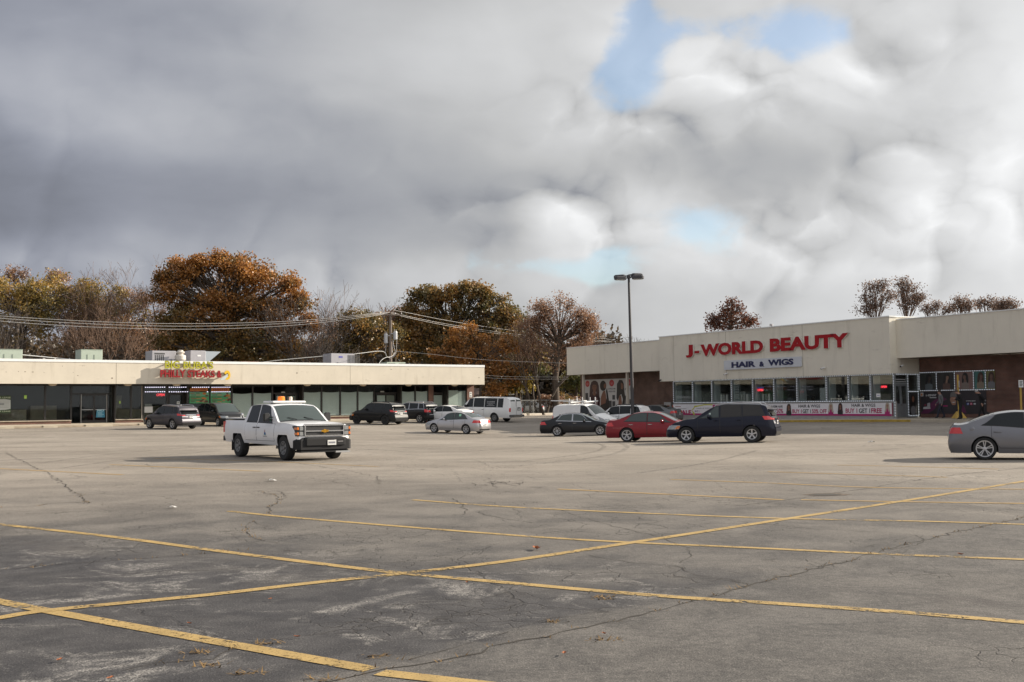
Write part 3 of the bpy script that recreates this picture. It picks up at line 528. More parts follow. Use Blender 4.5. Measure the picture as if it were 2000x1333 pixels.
for a, b, k in BAYS:
    x0, x1 = xs(a), xs(b)
    if k == 'brick': mb = MB(); mb.box(x0, x1, WL - .06, WL + .5, zS - .3, zB, m_brickr); mb.build('brick_pier', lb); continue
    if k == 'door':
        D = .75; mb = MB(); fr = .07                                   # recessed entrance
        mb.box(x0, x0 + .06, WL - .01, WL + D, zS, zB, m_bronze); mb.box(x1 - .06, x1, WL - .01, WL + D, zS, zB, m_bronze)
        zd = zS + 2.25; dx0 = x0 + (x1 - x0) * .22; dx1 = min(dx0 + 1.95, x1 - .12); 
        if a == 139: dx0, dx1 = HL(157.5, 800, WL + D)[0], HL(209, 800, WL + D)[0]
        mb.box(x0 + .06, x1 - .06, WL + D - .04, WL + D + .04, zd, zd + .10, m_bronze); mb.box(x0 + .06, x1 - .06, WL + D - .04, WL + D + .04, zB - .12, zB - .002, m_bronze)
        for xx in (dx0 - .05, dx1): mb.box(xx, xx + .05, WL + D - .05, WL + D + .05, zS, zd, m_bronze)
        mb.build('entrance_frame', lb)
        mg = MB(); mg.box(x0 + .06, x1 - .06, WL + D - .005, WL + D + .005, zd + .10, zB - .12, m_glass)
        if dx0 - .05 - x0 > .15: mg.box(x0 + .06, dx0 - .05, WL + D - .005, WL + D + .005, zS + .02, zd, m_glass)
        if x1 - dx1 > .25: mg.box(dx1 + .05, x1 - .06, WL + D - .005, WL + D + .005, zS + .02, zd, m_glass)
        mg.build('transom_glass', lb)
        nl = 2 if dx1 - dx0 > 1.4 else 1
        for i in range(nl):
            e0 = dx0 + (dx1 - dx0) * i / nl; e1 = dx0 + (dx1 - dx0) * (i + 1) / nl; md = MB(); y = WL + D - .03; mfr = mat('silver_door_edge', (.30, .29, .27), .4, metal=.5) if a == 139 else m_bronze
            md.box(e0 + .004, e0 + .06, y, y + .045, zS + .01, zd - .004, mfr if i == 0 else m_bronze); md.box(e1 - .06, e1 - .004, y, y + .045, zS + .01, zd - .004, mfr if i == nl - 1 else m_bronze)
            md.box(e0 + .06, e1 - .06, y, y + .045, zS + .01, zS + .20, m_bronze); md.box(e0 + .06, e1 - .06, y, y + .045, zd - .10, zd - .004, m_bronze)
            d = md.build('door', lb); mg = MB(); mg.box(e0 + .06, e1 - .06, y + .018, y + .026, zS + .20, zd - .10, m_glass); mg.build('pane', d)
            if a > 450: mp_ = MB(); mp_.box(e0 + .08, e1 - .08, y + .030, y + .033, zS + .35 + .5 * (a == 532), zd - .18, m_paper if i == 0 else mat('grey_door_paper', (.30, .31, .28), .9)); mp_.build('window_paper', d)
            mh = MB(); mh.box(e0 + .08, e1 - .08, y - .05, y - .015, zS + 1.02, zS + 1.06, mat('brushed_steel', (.45, .45, .44), .35, metal=.9)); mh.build('handle', d)
        mt = MB(); mt.box(x0, x1, WL, WL + D + .3, zS - .06, zS - .011, m_conc); mt.build('threshold', lb); continue
    zs_ = zSill if k != 'winlow' else zS + .12
    mb = MB(); mb.box(x0, x1, WL - .04, WL + .28, zS - .3, zs_ - .06, m_brickr); mb.build('brick_base', lb)
    mb = MB(); mb.box(x0, x1, WL - .12, WL + .30, zs_ - .06, zs_, m_conc); mb.build('window_sill', lb)
    mb = MB(); mb.box(x0, x0 + .07, WL, WL + .12, zs_, zB, m_bronze); mb.box(x1 - .07, x1, WL, WL + .12, zs_, zB, m_bronze); mb.box(x0 + .07, x1 - .07, WL, WL + .12, zB - .12, zB - .002, m_bronze); mb.box(x0 + .07, x1 - .07, WL, WL + .12, zs_, zs_ + .06, m_bronze)
    if b == 279: mb.box(x1 - .11, x1 - .071, WL - .03, WL + .13, zs_, zB - .13, mat('grey_post', (.33, .30, .26), .6))
    w = mb.build('shop_window', lb); mg = MB(); mg.box(x0 + .07, x1 - .07, WL + .05, WL + .062, zs_ + .06, zB - .12, m_glass); mg.build('pane', w)
    if k.startswith('paper'):
        mp_ = MB(); zt_ = pz((a + b) / 2); y = WL + .10; n = 8
        if k == 'paper':
            up = [(x0 + .08 + (x1 - x0 - .16) * i / n, zt_ - .07 * (1 - (2 * i / n - 1) ** 2) * .9) for i in range(n, -1, -1)]
            mp_.poly([(x0 + .08, y, zs_ + .07), (x1 - .08, y, zs_ + .07)] + [(p, y, z) for p, z in up], m_paper)
            mp_.poly([(x0 + .08, y + .004, zs_ + .07)] + [(p, y + .004, z) for p, z in up[::-1]] + [(x1 - .08, y + .004, zs_ + .07)], m_paper)
        else:
            xm = x0 + .55 * (x1 - x0); mp_.box(x0 + .08, xm, y, y + .004, zs_ + .07, zt_, m_paper); mp_.box(xm + .01, x1 - .08, y + .01, y + .014, zs_ + .07, zt_ - .05, mat('grey_blind', (.48, .52, .52), .8, var=.05))
        mp_.build('window_paper', w)
# sidewalk and kerb along the shops
mb = MB(); us = np.arange(S0, S1 + 1.2, 1.0); yk = -2.0
for a, b in zip(us[:-1], us[1:]):
    drop = any(abs((a + b) / 2 - HL(px, 838, yk)[0]) < .9 for px in (50, 142, 240, 420, 610))
    zk = lambda u: g(*LB.w(u, yk).xy) + (.15 if not drop else .05)
    mb.raw([(a, yk, zk(a)), (b, yk, zk(b)), (b, yk, zk(b) - .5), (a, yk, zk(a) - .5)], [(0, 3, 2, 1)], m_concd if drop else m_conc)
    mb.raw([(a, yk, zk(a)), (b, yk, zk(b)), (b, yk + .45, g(*LB.w(b, yk).xy) + .155), (a, yk + .45, g(*LB.w(a, yk).xy) + .155)], [(0, 1, 2, 3)], m_concd if drop else m_conc)
    mb.raw([(a, yk + .45, g(*LB.w(a, yk).xy) + .155), (b, yk + .45, g(*LB.w(b, yk).xy) + .155), (b, WL + 1.2, zS - .012), (a, WL + 1.2, zS - .012)], [(0, 1, 2, 3)], m_conc)
o = mb.build('sidewalk', kind='structure', loc=LB.o, rz=LB.th)

def wall_thing(F_, name, label, cat, px, py, y, group=None):      # empty on a wall at a photo pixel
    s, z = F_.hit(px, py, y); p = F_.w(s, y, z); o = thing(name, label, cat, p, F_.th, group); o['s'] = s; o['z'] = z; del o['s'], o['z']; return o, s, z
class Board:                              # flat things on a wall, drawn with wall pixels
    def __init__(s, F_, y, name, label, cat, px, py, group=None): s.F = F_; s.y = y; s.root, s.s0, s.z0 = wall_thing(F_, name, label, cat, px, py, y, group); s.mb = None
    def part(s): s.mb = MB(); return s
    def pt(s, px, py): a, z = s.F.hit(px, py, s.y); return a - s.s0, z - s.z0
    def rect(s, px0, py0, px1, py1, m, l=0, th=.004):
        a, z0 = s.pt(px0, py0); b, z1 = s.pt(px1, py1); s.mb.box(a, b, -l * .003 - th, -l * .003, min(z0, z1), max(z0, z1), m); return s
    def quad(s, pts, m, l=0, th=.003):
        P_ = [s.pt(*p) for p in pts]; s.mb.prism(P_, -l * .003 - th, -l * .003, m); return s
    def oval(s, px, py, rx, ry, m, l=0, n=22, th=.003):
        return s.quad([(px + rx * math.cos(6.2832 * i / n), py - ry * math.sin(6.2832 * i / n)) for i in range(n)], m, l, th)
    def text(s, body, px0, py0, px1, py1, m, l=1, depth=0, bold=.015, **kw):
        a, z0 = s.pt(px0, py0); b, z1 = s.pt(px1, py1); add_text(s.mb, body, a, b, min(z0, z1), max(z0, z1), -l * .003 - .005, m, depth, bold, **kw); return s
    def end(s, name): o = s.mb.build(name, s.root); return o
def thin(F_, y, name, label, cat, px, py, group=None): return Board(F_, y, name, label, cat, px, py, group).part()

# -------- Big Buba's sign
m_yl = mat('lime_yellow_face', (.36, .345, .02), .35); m_rd = mat('deep_red_face', (.27, .008, .011), .35); m_rdside = mat('dark_red_return', (.16, .012, .012), .5); m_gold = mat('golden_face', (.72, .45, .02), .4)
B = Board(LB, -.42, 'shop_sign', "channel letter sign BIG BUBA'S PHILLY STEAKS & on the cream fascia", 'sign', 372, 728)
B.part().text("BIG", 321.5, 720.2, 350, 705.3, m_yl, 1, .14, .024).text("BUBA'S", 357.5, 720.6, 415.5, 706.6, m_yl, 1, .14, .024).end('yellow_letters')
B.part().text("PHILLY", 312.5, 737.2, 361.5, 723.2, m_rd, 1, .14, .028).text("STEAKS", 365.5, 737.8, 418.5, 724.0, m_rd, 1, .14, .028).text("&", 423, 738.2, 432, 724.3, m_rd, 1, .14, .04).end('red_letters')
B.part().quad([(437 + 0, 741)] + [(442.8 + 6.2 * math.cos(t), 733.2 - 9.2 * math.sin(t)) for t in np.linspace(-2.0, 2.75, 22)] + [(442.8 + 2.6 * math.cos(t), 733.6 - 4.4 * math.sin(t)) for t in np.linspace(2.75, -1.6, 14)], m_gold, 12, .1).end('golden_ring')
B.part().quad([(428.8, 741.2), (431, 743.2), (438, 741.5), (442, 736.5), (444, 731), (441.5, 731.5), (437, 735)], mat('pale_blue_face', (.50, .57, .58), .4), 46, .05).end('pale_blade')
mb = MB(); gm = mat('sign_standoff', (.42, .36, .26), .6)
for px, py in ((322, 713), (413, 714), (316, 731), (340, 731), (390, 731), (416, 731), (441, 733), (365, 714), (428, 731)):
    a, z = B.pt(px, py); mb.box(a - .04, a + .04, 0, .42, z - .04, z + .04, gm)
a0, z0 = B.pt(314, 733); a1, z1 = B.pt(447, 728); mb.box(a0, a1, -.004, .05, z0, z1, gm); a0, z0 = B.pt(323, 716); a1, z1 = B.pt(414, 711.5); mb.box(a0, a1, -.004, .05, z0, z1, gm); mb.build('mounting_rail', B.root)

# -------- signs in the left shop windows
GY = WL - .012
B = thin(LB, GY, 'for_lease_sign', 'white and green FOR LEASE window poster at the far left', 'sign', 0, 790); mgd = mat('dark_green_print', (.03, .055, .02), .7); mlt = mat('pale_print', (.44, .46, .44), .7); mlm = mat('pale_lime_print', (.45, .50, .36), .7)
B.rect(-30, 808, 21.5, 773, mgd, 0).quad([(-30, 801), (-5, 801.5), (10, 801), (20.5, 799), (20.5, 781.5), (10, 780), (-5, 780), (-30, 781)], mlt, 2).text('FOR LEASE', -9, 778.6, 20.5, 775.4, mlm, 2).text('FOR LEASE', -9, 805.5, 20.2, 802.4, mlm, 2)
for py in (786, 789.5, 793.5, 796.5): B.rect(-24, py + .4, 17, py - .4, mat('grey_print', (.22, .23, .23), .7), 3)
B.rect(-6, 791.5, 8, 788, mat('grey_print'), 4).end('poster')
B = thin(LB, GY, 'window_notice', 'small lime green notice stuck on the dark window beside the lease sign', 'notice', 49.5, 776, 'lime notices on the dark windows'); B.rect(47, 779.2, 52.3, 772.6, mat('lime_sticker', (.40, .62, .10), .6)).rect(48, 778.3, 51.2, 777, mat('lime_sticker_b', (.58, .72, .25), .6), 1).end('sticker')
B = thin(LB, WL - .02, 'window_notice', 'narrow lime green notice beside the entrance with the blue sign', 'notice', 234, 786, 'lime notices on the dark windows'); B.rect(233, 788.6, 235.2, 783.8, mat('lime_sticker')).end('sticker')
B = thin(LB, WL + .75 - .05, 'no_entry_notice', 'blue NO notice fixed to the glass door of the dark shop', 'notice', 196, 807); mb_ = mat('blue_print', (.04, .22, .34), .6); B.quad([(187, 815.8), (204.8, 815.8), (204, 799.5), (189.3, 799.5)], mb_).text('NO', 190, 804.2, 203, 800, mat('light_blue_print', (.35, .55, .62), .6), 1, bold=.04)
for py, c in ((806, 1), (808.3, 1), (810.5, 0), (813, 1)): B.rect(190.5, py + .5, 202.5 - 3 * c, py - .5, mat('light_blue_print'), 1)
B.end('notice_sheet')
def dashes(mb, pts, pitch, ln, m, wz=.035, dep=.025, cord=True):       # pts in local (x, y, z); a lamp chain with lit and dark stretches
    for a, b in zip(pts[:-1], pts[1:]):
        a, b = Vector(a), Vector(b); n = max(1, round((b - a).length / pitch)); d = (b - a) / n; u = d.normalized()
        up = Vector((0, 0, 1)) if abs(u.z) < .7 else Vector((1, 0, 0)); up = (up - u * up.dot(u)).normalized(); nr = u.cross(up).normalized()
        if nr.y > 0: nr = -nr
        def bar(p, q, w, d0, d1, m_):
            vs = [x + up * (k * w) + nr * e for x in (p, q) for k in (-1, 1) for e in (d0, d1)]; mb.raw(vs, [(0, 1, 3, 2), (4, 6, 7, 5), (0, 4, 5, 1), (2, 3, 7, 6), (0, 2, 6, 4), (1, 5, 7, 3)], m_)
        if cord: bar(a, b, wz * .8, 0, dep * .5, m_cord)
        for i in range(n): c0 = a + d * i + u * (pitch - ln) / 2; bar(c0, c0 + u * ln, wz, dep * .5 + .001, dep + .002, m)
for k, (py, lab) in enumerate(((757, 'upper row of lit white window lights above the steak shop menus'), (765.8, 'lower row of lit white window lights crossing the steak shop menus'))):
    t = thing('light_string', lab, 'light string', LB.o, LB.th, 'window lights of the steak shop')
    for a, b in ((282, 323), (328.5, 364.5) if k == 0 else (328.5, 368), (374, 409) if k == 0 else (403, 409), (412, 450.5)):
        mb = MB(); (x0, z0), (x1, z1) = HL(a, py, GY - .02), HL(b, py - .3, GY - .02); dashes(mb, [(x0, GY - .03, z0), (x1, GY - .03, z1)], .178, .10, m_ledv, .03, cord=True); mb.build('lamp_row', t)
B = Board(LB, WL + .2, 'open_sign', 'red neon OPEN sign in the dark steak shop window', 'sign', 313.5, 771, 'red neon OPEN signs'); B.part().text('OPEN', 305.5, 774.2, 322, 769.0, m_neon, 1, .03, .01, shear=.25).end('neon_tube'); 
mb = MB(); a0, z0 = B.pt(304.5, 775); a1, z1 = B.pt(323, 768.2); mb.box(a0, a1, .005, .04, z0, z1, mat('neon_backing', (.02, .01, .015), .6)); mb.build('backing', B.root)
m_or = mat('orange_print', (.42, .14, .025), .6); m_dr = mat('dark_red_print', (.25, .03, .02), .6); m_gn = mat('green_print', (.05, .25, .10), .6, var=.15, vscale=2); m_gn2 = mat('light_green_print', (.12, .33, .20), .6); m_br = mat('brown_print', (.075, .035, .02), .6); m_br2 = mat('tan_print', (.28, .18, .09), .6)
for px0, px1, lab in ((370, 409, 'green menu poster under an orange header, beside the steak shop door'), (411.5, 451, 'green menu poster under an orange header, at the right edge of the steak shop')):
    B = thin(LB, GY, 'menu_poster', lab, 'poster', (px0 + px1) / 2, 775, 'green menus in the steak shop window')
    B.rect(px0 + 1, 764.6, px1 - 3, 758.4, m_or, 0)
    if px0 < 400: B.text('STEAK SUPREME', px0 + 4, 763, px1 - 6, 760, m_dr, 1, bold=.03)
    else: [B.rect(px0 + 4 + k * 4.2, 763, px0 + 7.4 + k * 4.2, 760, m_dr, 1) for k in range(7)]
    B.end('header')
    B.part().rect(px0, 788.4, px1 - .8, 766.4, m_gn, 0).rect(px0, 774, px1 - .8, 766.4, m_gn2, 1)
    for i, py in enumerate((768.5, 772, 776, 779, 782, 785)): B.rect(px0 + 2 + (i % 2), py + .6, px0 + 10 + (i * 3) % 5, py - .6, m_br if i % 3 else m_dr, 2); (B.rect(px0 + 13, py + .6, px0 + 20 + (i * 2) % 4, py - .6, m_or if i % 2 else m_br, 2))
    rr = random.Random(int(px0))
    for j in range(12):
        cx, cy, rx, ry = px0 + (28 if px0 < 400 else 31) + rr.uniform(-6, 7), 777 + rr.uniform(-8, 9), rr.uniform(1.8, 4), rr.uniform(1.0, 2.4); B.oval(cx, cy, rx, ry, (m_br, m_br2, m_br, m_or)[j % 4], 3 + (j % 3), 10)
    B.end('menu_sheet')
B = thin(LB, WL + .70, 'lettered_window_strip', 'strip of vertical yellow lettering beside the steak shop door', 'lettering', 364.8, 780)
mby = mat('yellow_letter_print', (.60, .47, .03), .6); B.rect(361.5, 792, 368, 764, mat('black_strip', (.012, .012, .012), .6), 0); B.rect(362.2, 767.8, 367.5, 765.6, mby, 1)
for ch, py in (('Z', 772), ('O', 778.4), ('I', 784.2)): B.text(ch, 362.4, py + 4.6, 367.4, py + .2, mby, 1, bold=.04)
B.end('lettering_strip')
B = thin(LB, WL + .70, 'door_notice', 'small white notice on the steak shop door', 'notice', 348, 787); B.rect(345.3, 789.6, 351, 784.4, m_paper).rect(346.6, 788, 349.6, 786, mat('grey_print'), 1).end('notice_sheet')
B = thin(LB, WL + .12, 'counter_box', 'white display box low inside the steak shop window', 'box', 290, 800); B.rect(281.5, 806.5, 297.5, 794.5, mat('pale_panel', (.50, .50, .49), .6), 0, .10).rect(282.5, 794.2, 296.5, 789.5, mat('grey_panel', (.16, .17, .16), .6), 0, .06).end('display_panel')
for px, py, lab in ((553, 766.6, 'white house number plate over the papered double door'), (746.5, 765.3, 'white house number plate over the door behind the black SUV'), (347.5, 766.8, 'white house number plate over the steak shop door')):
    B = thin(LB, WL + .70, 'number_plate', lab, 'plate', px, py, 'house number plates over the doors'); B.rect(px - 3.6, py + 1.2, px + 3.6, py - 1.2, mat('pale_plate', (.42, .42, .40), .6)).end('plate')
B = thin(LB, WL - .08, 'parking_notice', 'small white notice on the brick pier at the end of the strip mall', 'notice', 919.4, 771); B.rect(917, 776.5, 921.8, 766, m_white).rect(918, 770, 920.8, 767.5, mat('grey_print'), 1).rect(918, 775.4, 920.8, 772.2, mat('grey_print'), 1).end('notice_sheet')

# -------- things on the left roof
m_hv = mat('pale_green_metal', (.40, .46, .38), .5, var=.06); m_hg = mat('grey_galvanised', (.40, .39, .41), .45, metal=.3, var=.08); m_hgd = mat('grille_dark', (.07, .07, .07), .6); m_pipe = mat('pale_pipe', (.62, .62, .60), .5)
zR = zT - .22
def rooftop(px0, px1, pyt, y, depth, name, label, cat, group=None):
    x0, z1 = HL(px0, pyt, y); x1 = HL(px1, pyt, y)[0]; p = LB.w((x0 + x1) / 2, y, zR); t = thing(name, label, cat, p, LB.th, group); return t, (x1 - x0) / 2, z1 - zR
for px0, px1, pyt, lab in ((0, 44.2, 682.3, 'pale green rooftop air conditioner at the left edge of the roof'), (158, 200.3, 683.3, 'pale green rooftop air conditioner left of the yellow sign')):
    t, hw, h = rooftop(px0 - (26 if px0 == 0 else 0), px1, pyt, 2.2, 1.6, 'rooftop_unit', lab, 'air conditioner', 'rooftop air conditioners'); mb = MB(); mb.bbox(-hw, hw, 0, 1.7, .05, h, m_hv, .03); mb.box(-hw + .05, hw - .05, .05, 1.6, 0, .05, m_hgd); mb.build('casing', t)
    mb = MB()
    for k in (.30, .62) if px0 else (.48, .72): mb.box(-hw + 2 * hw * k - .03, -hw + 2 * hw * k + .03, -.02, -.001, .12, h * .68, mat('green_rib', (.22, .26, .21), .6))
    mb.box(-hw - .02, hw + .02, -.02, 1.72, h, h + .03, m_hv); mb.build('ribs_and_lid', t)
t, hw, h = rooftop(297, 344, 685.2, 2.6, 1.8, 'rooftop_unit', 'grey rooftop unit with louvred panel behind the yellow sign', 'air conditioner', 'rooftop air conditioners'); mb = MB(); mb.bbox(-hw, hw, 0, 1.8, 0, h, m_hg, .03); mb.build('casing', t); mb = MB()
for k in range(5): mb.box(-hw + .25 + k * .16, -hw + .33 + k * .16, -.015, -.001, .35, h * .72, m_hgd)
mb.box(-hw + .2, -hw + 1.05, -.012, -.002, h * .76, h * .86, m_hgd); mb.build('louvre_panel', t); mb = MB(); mb.box(hw * .55, hw * 1.05, -.5, -.01, 0, h * .45, m_hg); mb.build('junction_box', t)
x, z = HL(352.5, 684, 2.0); h = z - zR; t = thing('roof_vent', 'round pale mushroom exhaust vent on the roof above the yellow sign', 'vent', LB.w(x, 2.0, zR), LB.th); mb = MB(); mb.lathe([(.28, 0), (.28, h * .30), (.40, h * .33), (.44, h * .40), (.44, h * .62), (.38, h * .68), (.24, h * .70), (.24, h * .76), (.33, h * .80), (.35, h * .86), (.30, h * .90), (.22, h * .92), (.22, h * .98), (.1, h)], mat('pale_vent_metal', (.58, .53, .47), .4, metal=.2), 22); mb.build('vent_cap', t, smooth=35)
t, hw, h = rooftop(372, 402, 684.8, 2.4, 1.5, 'rooftop_unit', 'grey rooftop unit with sloping intake hood right of the vent', 'air conditioner', 'rooftop air conditioners'); mb = MB(); mb.bbox(-hw, hw, 0, 1.5, 0, h, m_hg, .03); mb.build('casing', t); mb = MB(); xe = HL(432, 686, 2.4)[0] - HL(387, 686, 2.4)[0]; mb.prism([(hw + .004, h * .97), (xe, h * .96), (hw + .004, h * .10)], .1, 1.4, mat('blue_grey_sheet', (.42, .46, .49), .35, metal=.4)); mb.build('intake_hood', t)
mb = MB(); mb.box(-hw * .1, hw * .35, -.012, -.001, h * .62, h * .72, m_white); mb.build('rating_plate', t)
t, hw, h = rooftop(646.5, 692.5, 690.5, 2.6, 1.7, 'rooftop_unit', 'grey rooftop unit left of the utility pole', 'air conditioner', 'rooftop air conditioners'); mb = MB(); mb.bbox(-hw, hw, 0, 1.7, 0, h, m_hg, .03); mb.build('casing', t); mb = MB()
for k in range(9): mb.box(hw * .42 + k * .14, hw * .42 + k * .14 + .07, -.015, -.001, .12, h * .9, m_hgd)
mb.build('coil_grille', t); mb = MB(); mb.box(-hw * .45, hw * .2, -.18, -.002, h * .32, h * .40, m_hg); mb.box(-hw * .4, hw * .15, -.014, -.002, .05, h * .30, mat('shaded_grey', (.28, .26, .27), .6)); mb.box(-hw * .35, -hw * .02, -.01, -.002, h * .7, h * .82, mat('blue_badge', (.10, .10, .35), .5)); mb.build('service_panel', t)
t, hw, h = rooftop(756, 797, 707.5, 3.2, 1.3, 'roof_hatch', 'low framed hatch on the roof at the foot of the utility pole', 'roof hatch'); mb = MB(); mb.box(-hw, hw * .75, 0, 1.2, h - .12, h, m_hv); mb.box(-hw, -hw + .1, 0, 1.2, 0, h - .12, m_hv); mb.box(-hw * .2, hw * .1, 0, 1.2, 0, h - .12, m_hv); mb.box(hw * .3, hw, -.1, .3, 0, h * .6, m_conc); mb.build('hatch_frame', t)
def sag(a, b, drop, n=24): a, b = Vector(a), Vector(b); return [a.lerp(b, i / n) - Vector((0, 0, drop * 4 * (i / n) * (1 - i / n))) for i in range(n + 1)]
mb = MB(); a = HL(44.5, 693.5, 2.9); b = HL(158, 700.5, 2.9); mb.tube([(a[0], 2.9, a[1]), (b[0] - .9, 2.9, zR + .45), (b[0] + .02, 2.9, zR + .4)], .035, m_pipe, 8)
for k in (.55, .8): mb.box(a[0] + (b[0] - a[0]) * k - .03, a[0] + (b[0] - a[0]) * k + .03, 2.87, 2.93, zR, zR + .55, m_pipe)
tag(mb.build('roof_pipe', loc=LB.o, rz=LB.th), 'pale pipe running along the roof between the two green units', 'pipe')
pts = [HL(px, py, 3.4) for px, py in ((510, 708.5), (540, 704.5), (575, 701), (610, 698), (647, 694.5))]; mb = MB(); mb.tube([(s, 3.4, z) for s, z in pts], .03, mat('grey_cable', (.40, .40, .39), .6), 8); tag(mb.build('roof_cable', loc=LB.o, rz=LB.th), 'pale cable rising along the roof to the grey unit beside the pole', 'cable')
mb = MB(); x0 = HL(470, 707, 4)[0]; x1 = HL(504, 707, 4)[0]; mb.box(x0, x1, 3.8, 4.4, zR, HL(480, 706.4, 4)[1], mat('rusty_board', (.20, .10, .06), .9)); tag(mb.build('wooden_board', loc=LB.o, rz=LB.th), 'brown board lying on the roof behind the fascia', 'board')
# ================================================================== RIGHT BUILDING
YW = .25; YL = 1.8; YR = 2.6; YC = .62; YCL = .3
xB = HR(1288, 700)[0]; zBt = (HR(1741, 618.7)[1] + HR(1287, 659.5)[1]) / 2; zBb = (HR(1747, 729.5)[1] + HR(1288, 745.7)[1]) / 2
xLend = HR(1107, 700, YCL)[0]; zLt = (HR(1107, 680.3, YCL)[1] + HR(1286, 665.9, YCL)[1]) / 2; zLb = (HR(1108, 732.7, YCL)[1] + HR(1288, 724.9, YCL)[1]) / 2
zRt = (HR(1754.3, 625.9, YC)[1] + HR(2000, 603.5, YC)[1]) / 2; zRb = (HR(1758, 699.9, YC)[1] + HR(2000, 687.7, YC)[1]) / 2
xR1 = 34.0; zW = .66; xw0 = HR(1315, 800, YW)[0]; zsill = (HR(1315, 788, YW)[1] + HR(1747, 783.9, YW)[1]) / 2
rb = RB.thing('beauty_store', 'cream and brick beauty supply store with a long window front under red lettering', 'building')
mb = MB(); mb.box(xB, 0, 0, .24, zBb, zBt, m_stuc2); mb.box(-.25, 0, .24, 14, zBb, zBt, m_stuc2); mb.box(xB, xB + .25, .24, 14, zBb, zBt, m_stuc2); mb.box(xB + .25, -.25, .24, YL, zBb + .002, zBb + .12, m_soff)
for px in (1316, 1418, 1568): s = HR(px, 700)[0]; mb.box(s - .01, s + .01, -.004, .001, zBb + .01, zBt - .02, mat('joint_line'))
mb.build('front_fascia', rb)
mb = MB(); mb.box(xLend, xB - .004, YCL, YCL + .3, zLb, zLt, m_stuc2); mb.box(xLend, xLend + .3, YCL + .3, 14, zLb, zLt, m_stuc2); mb.box(xLend + .3, xB, YCL + .3, YL, zLb + .003, zLb + .12, m_soff); mb.build('rear_canopy', rb)
mb = MB(); mb.box(.004, xR1, YC, YC + .3, zRb, zRt, m_stuc2); mb.box(.004, xR1, YC + .3, YR, zRb + .003, zRb + .12, m_soff); mb.build('entrance_canopy', rb)
mb = MB(); cp = .05; mb.box(xB - cp, cp, -cp, .3, zBt, zBt + .07, m_cap); mb.box(-.3, cp, .3, 14, zBt, zBt + .07, m_cap); mb.box(xB - cp, xB + .3, .3, 14, zBt, zBt + .07, m_cap); mb.box(xLend - cp, xB - cp - .002, YCL - cp, YCL + .34, zLt, zLt + .06, m_cap); mb.box(xLend - cp, xLend + .34, YCL + .34, 14, zLt, zLt + .06, m_cap); mb.box(cp + .002, xR1, YC - cp, YC + .34, zRt, zRt + .06, m_cap); mb.build('metal_coping', rb)
mb = MB(); mb.box(xB + .25, -.25, .24, 14, zBt - .5, zBt - .35, m_roof); mb.box(xLend + .3, xB, YCL + .3, 14, zLt - .4, zLt - .25, m_roof); mb.box(.004, xR1, YC + .3, 14, zRt - .4, zRt - .25, m_roof); mb.build('roof', rb)
mb = MB(); mb.box(xLend, xw0 + .1, YL, YL + .25, zW - .8, zLb, m_brickd); mb.box(xLend, xLend + .25, YL + .25, 14, zW - .9, zLb, m_brickd); mb.box(.1, xR1, YR, YR + .25, zW - .3, zRb, m_brickr); mb.box(xLend, xR1, 13.7, 13.95, zW - .9, zRb, m_brickd); mb.build('brick_wall', rb)
for px, py0 in ((1140, 800), (1225.5, 800)):
    s = HR(px, 740, YCL + .35)[0]; mb = MB(); gzv = g(*RB.w(s, YCL + .4).xy); mb.box(s - .11, s + .11, YCL + .3 - .06, YCL + .3 + .12, gzv - .05, zLb, mat('cream_post', (.50, .45, .38), .6)); mb.build('canopy_post', rb)
# window front
PXS = [1315, 1353, 1390.5, 1429, 1470.5, 1512, 1557, 1614.5, 1657.5, 1700.5, 1747]
mb = MB(); mb.box(xw0, 0, YW + .06, YW + .26, zW - .35, zsill - .002, mat('grey_render', (.34, .33, .32), .8, var=.1)); mb.build('window_wall', rb)
mb = MB(); mb.box(xw0, -.3, 9.8, 9.9, zW, zBb, m_int); mb.box(xw0, -.02, YW + .3, 9.8, zW - .05, zW - .012, m_floorin); mb.box(xw0, -.3, YW + .2, 9.8, zBb - .03, zBb - .004, mat('shop_ceiling', (.30, .30, .30), .9)); mb.box(xw0, xw0 + .1, YW + .3, 9.8, zW, zBb - .03, m_int)
rr = random.Random(4)
for i in range(26):
    x = rr.uniform(xw0 + .6, -1.6); y = rr.uniform(1.2, 8.5); h = rr.uniform(.9, 1.9); w = rr.uniform(.2, .7); mb.box(x - w, x + w, y, y + .4, zW - .012, zW + h, mat('shop_shelf_%d' % (i % 4), ((.10, .10, .11), (.22, .21, .20), (.05, .05, .05), (.30, .30, .32))[i % 4], .7))
mb.build('interior', rb)
